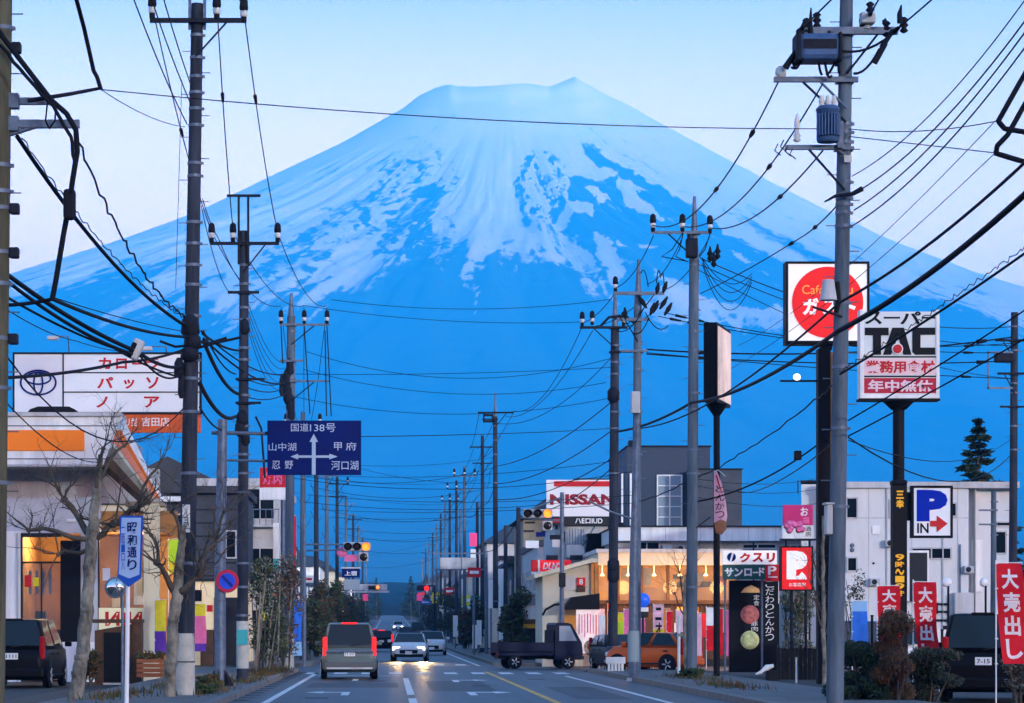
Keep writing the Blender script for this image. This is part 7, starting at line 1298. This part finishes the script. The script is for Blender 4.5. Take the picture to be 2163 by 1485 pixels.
sh('small dry grass clump at the foot of the grey sign post', 440, 64, .7, .35, 68, ['leaf', 'oleaf'], 500, .05); sh('patch of weeds beside the brown-stained pole', 425, 58, .9, .22, 69, ['leaf', 'dleaf'], 500, .05); sh('weeds at the foot of the second right pole', 1462, 77, .9, .3, 70, ['leaf', 'dleaf'], 500, .05)
# ---------------------------------------------------------------- overhead cables
G1 = 'high voltage lines of the left poles'
Bk_ = lambda x, z, y=26: ((x * F / y) + VX, VY - (z - EYE) * F / y, y)    # end on the pole behind the picture edge
for i, (a, b) in enumerate((((323, 20), (448, 492)), ((459, 22), (493, 492)), ((516, 28), (587, 492)))):
    nm = ('left', 'middle', 'right')[i]
    cable(f'{nm} of the three lines from the brown-stained pole to the H-frame pole', [(*a, 57), (*b, 72)], .014, .35, G1, nodes=(.35,) if i else (.45,))
    cable(f'{nm} line leaving the top of the picture above the brown-stained pole', [(*a, 57), Bk_(-5.1 + .7 * i, 15.6)], .014, .3, G1)
    c = ((594, 646), (643, 646), (691, 646))[i]
    cable(f'{nm} of the three lines from the H-frame pole to the tall insulators', [(*b, 72), (*c, 100)], .013, .6, G1)
for i, (p, q) in enumerate(((395, 262), (404, 222), (404, 182))): cable(f'{("lowest","middle","upper")[i]} of three slanting lines meeting the brown-stained pole high on its left', [(p, q, 57), Bk_(-4.3 + .25 * i, 13.0 + .45 * i, 30)], .013, .5, 'low voltage lines of the left poles')
cable('thick main cable sloping from the edge pole to the brown-stained pole', [(36, 288, 41), (395, 690, 57)], .036, .35, 'telephone cables on the left'); cable('thin spiral wire lying along the thick main cable', [(46, 292, 41), (395, 676, 57)], .010, .3, 'telephone cables on the left', wob=.03, n=60)
cable('wavy twisted cable from the lower bracket to the brown-stained pole', [(165, 300, 41.5), (392, 668, 57)], .018, .45, 'telephone cables on the left', wob=.04, n=44)
cable('bundled cable falling along the brackets of the edge pole', [(-20, 40, 40.5), (5, 78, 40.6), (60, 150, 40.7), (108, 212, 40.7), (140, 240, 40.7), (160, 275, 40.7), (163, 320, 40.7), (153, 380, 40.7), (146, 430, 40.7), (133, 500, 40.7), (118, 590, 40.7), (110, 632, 40.7)], .044, 0, 'telephone cables on the left', n=3)
cable('thinner cable clinging beside the bundled cable of the edge pole', [(0, 95, 40.4), (70, 180, 40.4), (112, 225, 40.4), (150, 290, 40.4), (158, 350, 40.4), (150, 410, 40.4)], .03, 0, 'telephone cables on the left', n=5, wob=.015)
mb = MB(); p = at(147, 428, 40.5); mb.bbox(-.09, .09, -.09, .09, -.26, .20, .05); o = mb.build('splice_box', M['rubber'], fix=True); o.location = p; tag(o, 'black splice box hanging on the bundled cable of the edge pole', 'splice box')
cable('cable loop hanging below the upper bracket of the edge pole', [(100, 218, 40.8), (96, 255, 40.8), (104, 272, 40.8), (116, 255, 40.8), (118, 222, 40.8)], .014, 0, 'telephone cables on the left', n=4)
cable('laddered cable from the foot of the bundled cable to the brown-stained pole', [(112, 632, 41), (400, 712, 57)], .032, .12, 'telephone cables on the left'); cable('light messenger wire above the laddered cable', [(112, 628, 41), (400, 702, 57)], .009, .05, 'telephone cables on the left')
cable('short thick cable from the edge pole to the foot of the bundled cable', [(0, 645, 41), (110, 632, 41)], .03, .02, 'telephone cables on the left')
cable('upper of two heavy cables running into the grey splice box', [(-5, 565, 41), (283, 740, 50)], .04, .10, 'telephone cables on the left'); cable('lower of two heavy cables running into the grey splice box', [(-5, 578, 41), (281, 748, 50)], .032, .14, 'telephone cables on the left')
mb = MB(); p = at(288, 737, 50); mb.bbox(-.10, .10, -.10, .10, -.20, .18, .03); o = mb.build('splice_box', M['lgrey']); o.location = p; o.rotation_euler = (0, R(25), 0); tag(o, 'pale grey splice box on the heavy cables above the rooftop billboard', 'splice box'); m2 = MB(); m2.bbox(-.105, .0, -.11, .11, -.205, .10, .03); m2.build('cover', M['black'], o)
cable('heavy cable leaving the grey splice box towards the brown-stained pole', [(292, 744, 50), (388, 775, 57)], .036, .10, 'telephone cables on the left'); cable('second cable leaving the grey splice box with a slack curve', [(296, 752, 50), (385, 790, 57)], .022, .22, 'telephone cables on the left')
cable('black cable crossing the rooftop billboard from lower left', [(5, 798, 41), (260, 765, 50), (390, 738, 57)], .028, .10, 'telephone cables on the left'); cable('slack thin line passing the oval emblem down to the brown-stained pole', [(8, 745, 41), (388, 862, 57)], .014, 1.0, 'telephone cables on the left')
cable('long sagging cable from the edge pole in front of the billboard', [(5, 622, 41), (240, 735, 50), (385, 798, 57)], .022, .12, 'telephone cables on the left'); cable('thin line from the edge pole to the showroom canopy', [(5, 842, 41), (215, 975, 72)], .012, .3, 'service drops on the left')
cable('thin line from the edge pole to the roof of the showroom', [(5, 648, 41), (160, 720, 60), (300, 745, 80)], .010, .15, 'service drops on the left')
cable('very long thin line crossing the street high up from outrigger to transformer pole', [(213, 189, 40.8), (1770, 272, 48)], .009, .16, 'wires across the street'); cable('thin line from the outrigger to the brown-stained pole', [(213, 189, 40.8), (390, 268, 57)], .008, .1, 'wires across the street')
cable('thick black jumper dropping from above to the outrigger tip', [Bk_(-5.0, 11.2, 33), (162, 0, 40), (178, 60, 40.5), (198, 150, 40.8), (205, 162, 40.8), (213, 188, 40.8)], .034, 0, 'telephone cables on the left', n=4)
cable('thin earth wire hanging left of the brown-stained pole', [(384, 168, 57), (371, 610, 58)], .007, .0, 'wires across the street')
# between the left poles
for i, (a, b, r, s) in enumerate((((428, 705, 57), (512, 740, 72), .03, .1), ((430, 715, 57), (606, 808, 100), .026, .35), ((425, 700, 57), (600, 790, 100), .02, .3), ((430, 720, 57), (505, 832, 72), .045, .25), ((422, 810, 57), (498, 880, 72), .05, .28), ((422, 860, 57), (468, 908, 66), .022, .1), ((430, 700, 57), (498, 790, 72), .02, .2))):
    cable(f'{("short","long lower","long upper","thick curved","thickest curved","thin low","thin steep")[i]} telephone cable between the brown-stained pole and the next left poles', [a, b], r, s, 'telephone cables between the left poles')
for i in range(5): cable('fine fanned low voltage line between the H-frame pole and the cable-wrapped pole', [(524, 640 + 14 * i, 72), (606, 765 + 10 * i, 100)], .009, .5 + .08 * i, 'fanned low voltage lines on the left')
for i, q in enumerate((800, 818, 838)): cable('cable between the H-frame pole and the bundle of the cable-wrapped pole', [(520, q, 72), (606, 806 + 12 * i, 100)], .016, .15, 'cable bundle between the left poles')
cable('line from the head of the H-frame pole down to the brown-stained pole', [(428, 420, 57), (460, 500, 66), (512, 600, 72)], .012, .2, 'low voltage lines of the left poles'); cable('line from the brown-stained pole to the second crossarm of the H-frame pole', [(425, 435, 57), (485, 618, 72)], .010, .3, 'low voltage lines of the left poles')
for j in range(3):
    for i, (d0, p0, q0, d1, p1, q1) in enumerate(((100, 594 + 48 * j, 650, 128, 628 + 14 * j, 895), (128, 628 + 14 * j, 895, 150, 656 + 12 * j, 925), (150, 656 + 12 * j, 925, 176, 680 + 10 * j, 972), (176, 680 + 10 * j, 972, 240, 724 + 7 * j, 1062))):
        cable(f'{("left","middle","right")[j]} line on the {ORD[i]} span down the receding left pole row', [(p0, q0, d0), (p1, q1, d1)], .012, .4, 'lines along the receding left row', n=8)
# across the street
X_ = 'lines across the street'
for i, (a, b, s) in enumerate((((700, 633, 100), (1292, 632, 98), .35), ((640, 645, 100), (1226, 680, 98), .25), ((645, 742, 100), (1290, 757, 98), .85), ((625, 790, 100), (1290, 776, 98), .1), ((640, 780, 100), (1280, 808, 98), .65), ((622, 838, 100), (1283, 842, 98), .6), ((762, 922, 66), (1290, 905, 98), .05), ((640, 1000, 128), (1290, 975, 98), .35), ((620, 1010, 100), (1342, 995, 91), .5), ((650, 1045, 128), (1345, 1045, 91), .3), ((660, 1075, 140), (1345, 1062, 91), .25), ((640, 1060, 113), (1187, 1062, 110), .3), ((700, 1092, 150), (1050, 1085, 140), .2), ((712, 1115, 190), (1010, 1120, 170), .3), ((668, 960, 150), (1046, 1020, 140), .5))):
    cable(f'{("topmost thin","second thin slanting","deeply sagging","nearly straight","sagging middle","long slack","straight low","slack low","dark low","level low","lower level","level","faint far","fainter far","slanting far")[i]} line across the street in front of the mountain', [a, b], .011, s, X_, n=22)
# right side
G2 = 'high voltage lines of the right poles'
for i, (a, b) in enumerate((((1664, 130), (1378, 475)), ((1737, 178), (1440, 478)), ((1738, 318), (1498, 481)))): 
    cable(f'{("left","middle","right")[i]} of three heavy lines from the transformer pole to the pointed pole', [(*a, 47.6), (*b, 78)], .016, (.95, .75, .45)[i], G2, nodes=(.30,) if i else (.2, .42), n=22)
for i, (a, b) in enumerate((((1692, 62), (1758, -10)), ((1838, 30), (1856, -8)), ((1892, 64), (1966, -6)))):
    A = at(*a, 47.6); Bv = at(*b, 45); e = A + (Bv - A) * 6; cable(f'{("left","middle","right")[i]} of three lines leaving the top of the transformer pole upwards', [(*a, 47.6), (e.x * F / e.y + VX, VY - (e.z - EYE) * F / e.y, e.y)], .016, .1, G2, nodes=(.035, .07))
for i, (a, b, s) in enumerate((((1380, 498, 78), (1300, 608, 91), .3), ((1442, 500, 78), (1366, 600, 91), .3), ((1498, 502, 78), (1402, 612, 91), .3), ((1300, 618, 91), (1232, 682, 98), .15), ((1350, 640, 91), (1252, 690, 98), .15), ((1395, 640, 91), (1316, 690, 98), .2), ((1228, 694, 98), (1086, 868, 140), .9), ((1252, 698, 98), (1068, 880, 140), .9), ((1300, 745, 98), (1042, 892, 140), .9), ((1084, 872, 140), (1025, 950, 170), .3), ((1012, 872, 140), (992, 950, 170), .3), ((1046, 880, 140), (1008, 948, 170), .3), ((1020, 945, 170), (990, 1008, 200), .3), ((1000, 948, 170), (968, 1008, 200), .3))):
    cable(f'{("outer left","inner","outer right","outer left","inner","outer right","outer left","inner","outer right","right","left","middle","right","left")[i]} line on the {("pointed pole to the grey-cabinet pole","grey-cabinet pole to the black-stained pole","black-stained pole to the platform pole","platform pole to the next pole","next pole to the one after")[min(4, [0,0,0,1,1,1,2,2,2,3,3,3,4,4][i])]} span', [a, b], .014, s, G2, n=18)
for i, (d0, p0, q0, d1, p1, q1) in enumerate(((98, 1298, 905, 140, 1048, 1022), (98, 1298, 965, 140, 1048, 1055), (98, 1296, 845, 140, 1046, 985), (140, 1046, 1022, 170, 1018, 1062), (170, 1018, 1062, 200, 982, 1090), (200, 982, 1090, 256, 950, 1130), (256, 950, 1130, 345, 922, 1170), (98, 1296, 985, 128, 1096, 1090), (128, 1096, 1090, 158, 1027, 1165))):
    cable(f'telephone cable of the right row, span {("from the black-stained pole, upper","from the black-stained pole, lower","from the black-stained pole, uppermost","past the platform pole","past the second slender pole","past the third slender pole","past the fifth slender pole","to the short dark pole","to the grey overhead sign")[i]}', [(p0, q0, d0), (p1, q1, d1)], .02, .45, 'telephone cables of the right row')
def beyond(a, d, b, db, k): 
    A, Bv = at(*a, d), at(*b, db); e = A + (Bv - A) * k; return (e.x * F / e.y + VX, VY - (e.z - EYE) * F / e.y, e.y)
for i, (a, b) in enumerate((((1800, 372), (2135, -4)), ((1812, 404), (2163, 2)), ((1804, 444), (2163, 26)), ((1802, 476), (2163, 58)))): cable(f'{("uppermost","second","third","lowest")[i]} of four slack lines fanning up right from the transformer pole', [(*a, 48), beyond(a, 48, b, 38, 1.3)], .010 if i == 0 else .013, .42, 'low voltage lines at upper right', n=26)
cable('thickest black telephone cable slanting across the right signs', [beyond((1770, 700), 47.5, (2163, 385), 38, 1.316), (1770, 700, 47.5)], .05, .25, 'telephone cables on the right', n=20)
cable('thick cable from the pale pole down past the slab sign', [(1770, 700, 47.5), (1462, 850, 77.5)], .042, .25, 'telephone cables on the right', n=16); cable('thick cable from the pointed pole to the black-stained pole', [(1462, 850, 77.5), (1300, 912, 97.5)], .042, .15, 'telephone cables on the right'); 
cable('second slanting cable above the supermarket sign', [beyond((1772, 640), 47.4, (2163, 318), 38, 1.306), (1772, 640, 47.4)], .026, .25, 'telephone cables on the right', n=20); cable('thinner cable from the pale pole to the grey cabinet', [(1772, 640, 47.4), (1345, 905, 90.5)], .022, .5, 'telephone cables on the right', n=18)
cable('spiral-wrapped cable rising to the right picture edge', [beyond((1775, 790), 47.6, (2163, 520), 40, 1.658), (1775, 790, 47.6)], .022, .12, 'telephone cables on the right', n=24); cable('spiral hanger wire on the rising cable', [beyond((1775, 784), 47.6, (2163, 510), 40, 1.658), (1775, 784, 47.6)], .008, .10, 'telephone cables on the right', n=110, wob=.035)
cable('spiral-wrapped cable falling left behind the thick pillar', [(1770, 795, 48.3), (1720, 845, 60), (1560, 960, 78), (1465, 1010, 78.4), (1345, 1060, 91)], .018, .15, 'telephone cables on the right', n=10, wob=.02)
for i, (a, b) in enumerate((((1792, 888), (2163, 640)), ((1792, 921), (2163, 700)))): cable(f'{("upper","lower")[i]} thin cable crossing below the supermarket sign to the right', [(*a, 48), beyond(a, 48, b, 42, 2.17)], .014, .12, 'telephone cables on the right', n=18)
cable('slack thin cable from the pale pole to the pole by the flats', [(1792, 924, 48), (2138, 958, 100)], .016, .9, 'service lines on the right'); cable('thin slack line from the pale pole past the fir tree', [(1792, 930, 48), (2138, 925, 100)], .01, .6, 'service lines on the right')
for i, (a, b, r, s) in enumerate((((1366, 738, 91), (2138, 712, 100), .028, .35), ((1366, 748, 91), (2138, 762, 100), .022, .2), ((1366, 745, 91), (2138, 800, 100), .016, .1), ((1480, 545, 78), (2140, 690, 100), .016, .7), ((1482, 560, 78), (2140, 730, 100), .014, .6), ((1475, 570, 78), (2140, 800, 100), .012, .6), ((1390, 668, 91), (2140, 745, 100), .016, .35), ((1402, 660, 91), (2140, 725, 100), .016, .5))):
    cable(f'{("thick level","second level","third level","high slack","second slack","low slack","heavy jointed","twin jointed")[i]} line from the right poles to the pole by the flats', [a, b], r, s, 'lines towards the flats', n=22, nodes=(.16, .92) if i in (0, 1) else ((.06, .1, .9) if i > 5 else ((.9,) if i < 3 else ())))
cable('low cable with a hanging box between the thick pillar and the pointed pole', [(1752, 920, 75), (1470, 1060, 78)], .024, .3, 'telephone cables on the right'); mb = MB(); p = at(1685, 962, 75.3); mb.bbox(-.10, .10, -.1, .1, -.13, .13, .03); o = mb.build('splice_box', M['black']); o.location = p; tag(o, 'small black box hanging on the cable left of the thick pillar', 'splice box')
cable('thin cable from the pale pole down to the parapet shop', [(1768, 930, 48), (1560, 1040, 120)], .014, .3, 'service lines on the right'); cable('black clamp cable looped at the pillar', [(1752, 910, 74.6), (1746, 935, 74.6), (1740, 920, 74.6)], .04, 0, 'telephone cables on the right', n=4)
cable('thin line from the transformer pole rising to the hooks at the right edge', [(1790, 272, 48), (2105, 256, 43)], .009, .1, 'wires across the street'); cable('thin line from the transformer pole falling to the lower hook at the right edge', [(1790, 288, 48), (2102, 323, 43)], .009, .0, 'wires across the street')
for i, (pts) in enumerate(([(2309, -60, 35.2), (2163, 158, 43), (2108, 256, 43), (2122, 272, 43), (2163, 279, 43), (2309, 330, 35.2)], [(2309, 20, 35.2), (2163, 222, 43), (2128, 285, 43), (2106, 308, 43), (2103, 324, 43), (2163, 342, 43), (2309, 420, 35.2)])): cable(f'{("upper","lower")[i]} heavy hooked cable entering at the right picture edge', pts, .045, 0, 'hooked cables at the right edge', n=5)
for i, (a, b) in enumerate((((2100, 258), (1560, 730)), ((2100, 325), (1500, 800)))): cable(f'{("upper","lower")[i]} faint far line slanting behind the transformer pole', [(*a, 43), (*b, 92)], .008, .4, 'faint lines on the right', n=18)
cable('steep cable with dark joints from the transformer pole left to the pointed pole', [(1770, 432, 48), (1690, 503, 58), (1480, 620, 77.5)], .014, .1, 'low voltage lines on the right', nodes=(.3, .55)); 
for i, q in enumerate((1010, 1025, 1048)): cable(f'{("upper","middle","lower")[i]} low thin line between the pointed pole and the white flats', [(1462, q, 78), (1750, q - 5 + 8 * i, 112)], .010, .25, 'low lines towards the flats')
for i in range(4): cable('slack dark jumper under the gear box of the pointed pole', [(1484, 545 + 5 * i, 77.7), (1588, 578 + 6 * i, 80)], .012, .5 + .18 * i, 'slack jumpers on the pointed pole')

# denser net of lines over the far street
rw = random.Random(17)
LP = [(628, 128, 900), (656, 150, 930), (680, 176, 975), (704, 205, 1022), (724, 240, 1066), (740, 280, 1098)]; RP = [(1046, 140, 900), (1019, 170, 950), (981, 200, 1005), (964, 228, 1036), (950, 256, 1062), (940, 284, 1082)]
for i in range(6):
    (a, da, qa), (b, db, qb) = LP[i], RP[i]
    for j in range(2): cable(f'{("upper","lower")[j]} cross-street line, {ORD[i]} pair of far poles', [(a, qa + 70 + 25 * j + rw.uniform(-8, 8), da), (b, qb + 60 + 30 * j + rw.uniform(-8, 8), db)], .010 + .004 * j, .4 + .2 * j, 'cross lines of the far street', n=12)
for i in range(5):
    (a, da, qa), (b, db, qb) = RP[i], RP[i + 1]
    for j in range(4): cable(f'{ORD[j]} of four lines on the {ORD[i]} far span of the right row', [(a + rw.uniform(-12, 12), qa + 25 * j + 20, da), (b + rw.uniform(-9, 9), qb + 20 * j + 16, db)], .013, .35, 'lines along the receding right row', n=8)
    (a, da, qa), (b, db, qb) = LP[i], LP[i + 1]
    for j in range(3): cable(f'{ORD[j]} of three low lines on the {ORD[i]} far span of the left row', [(a, qa + 60 * j + 90, da), (b, qb + 46 * j + 70, db)], .016, .4, 'low lines along the receding left row', n=8)
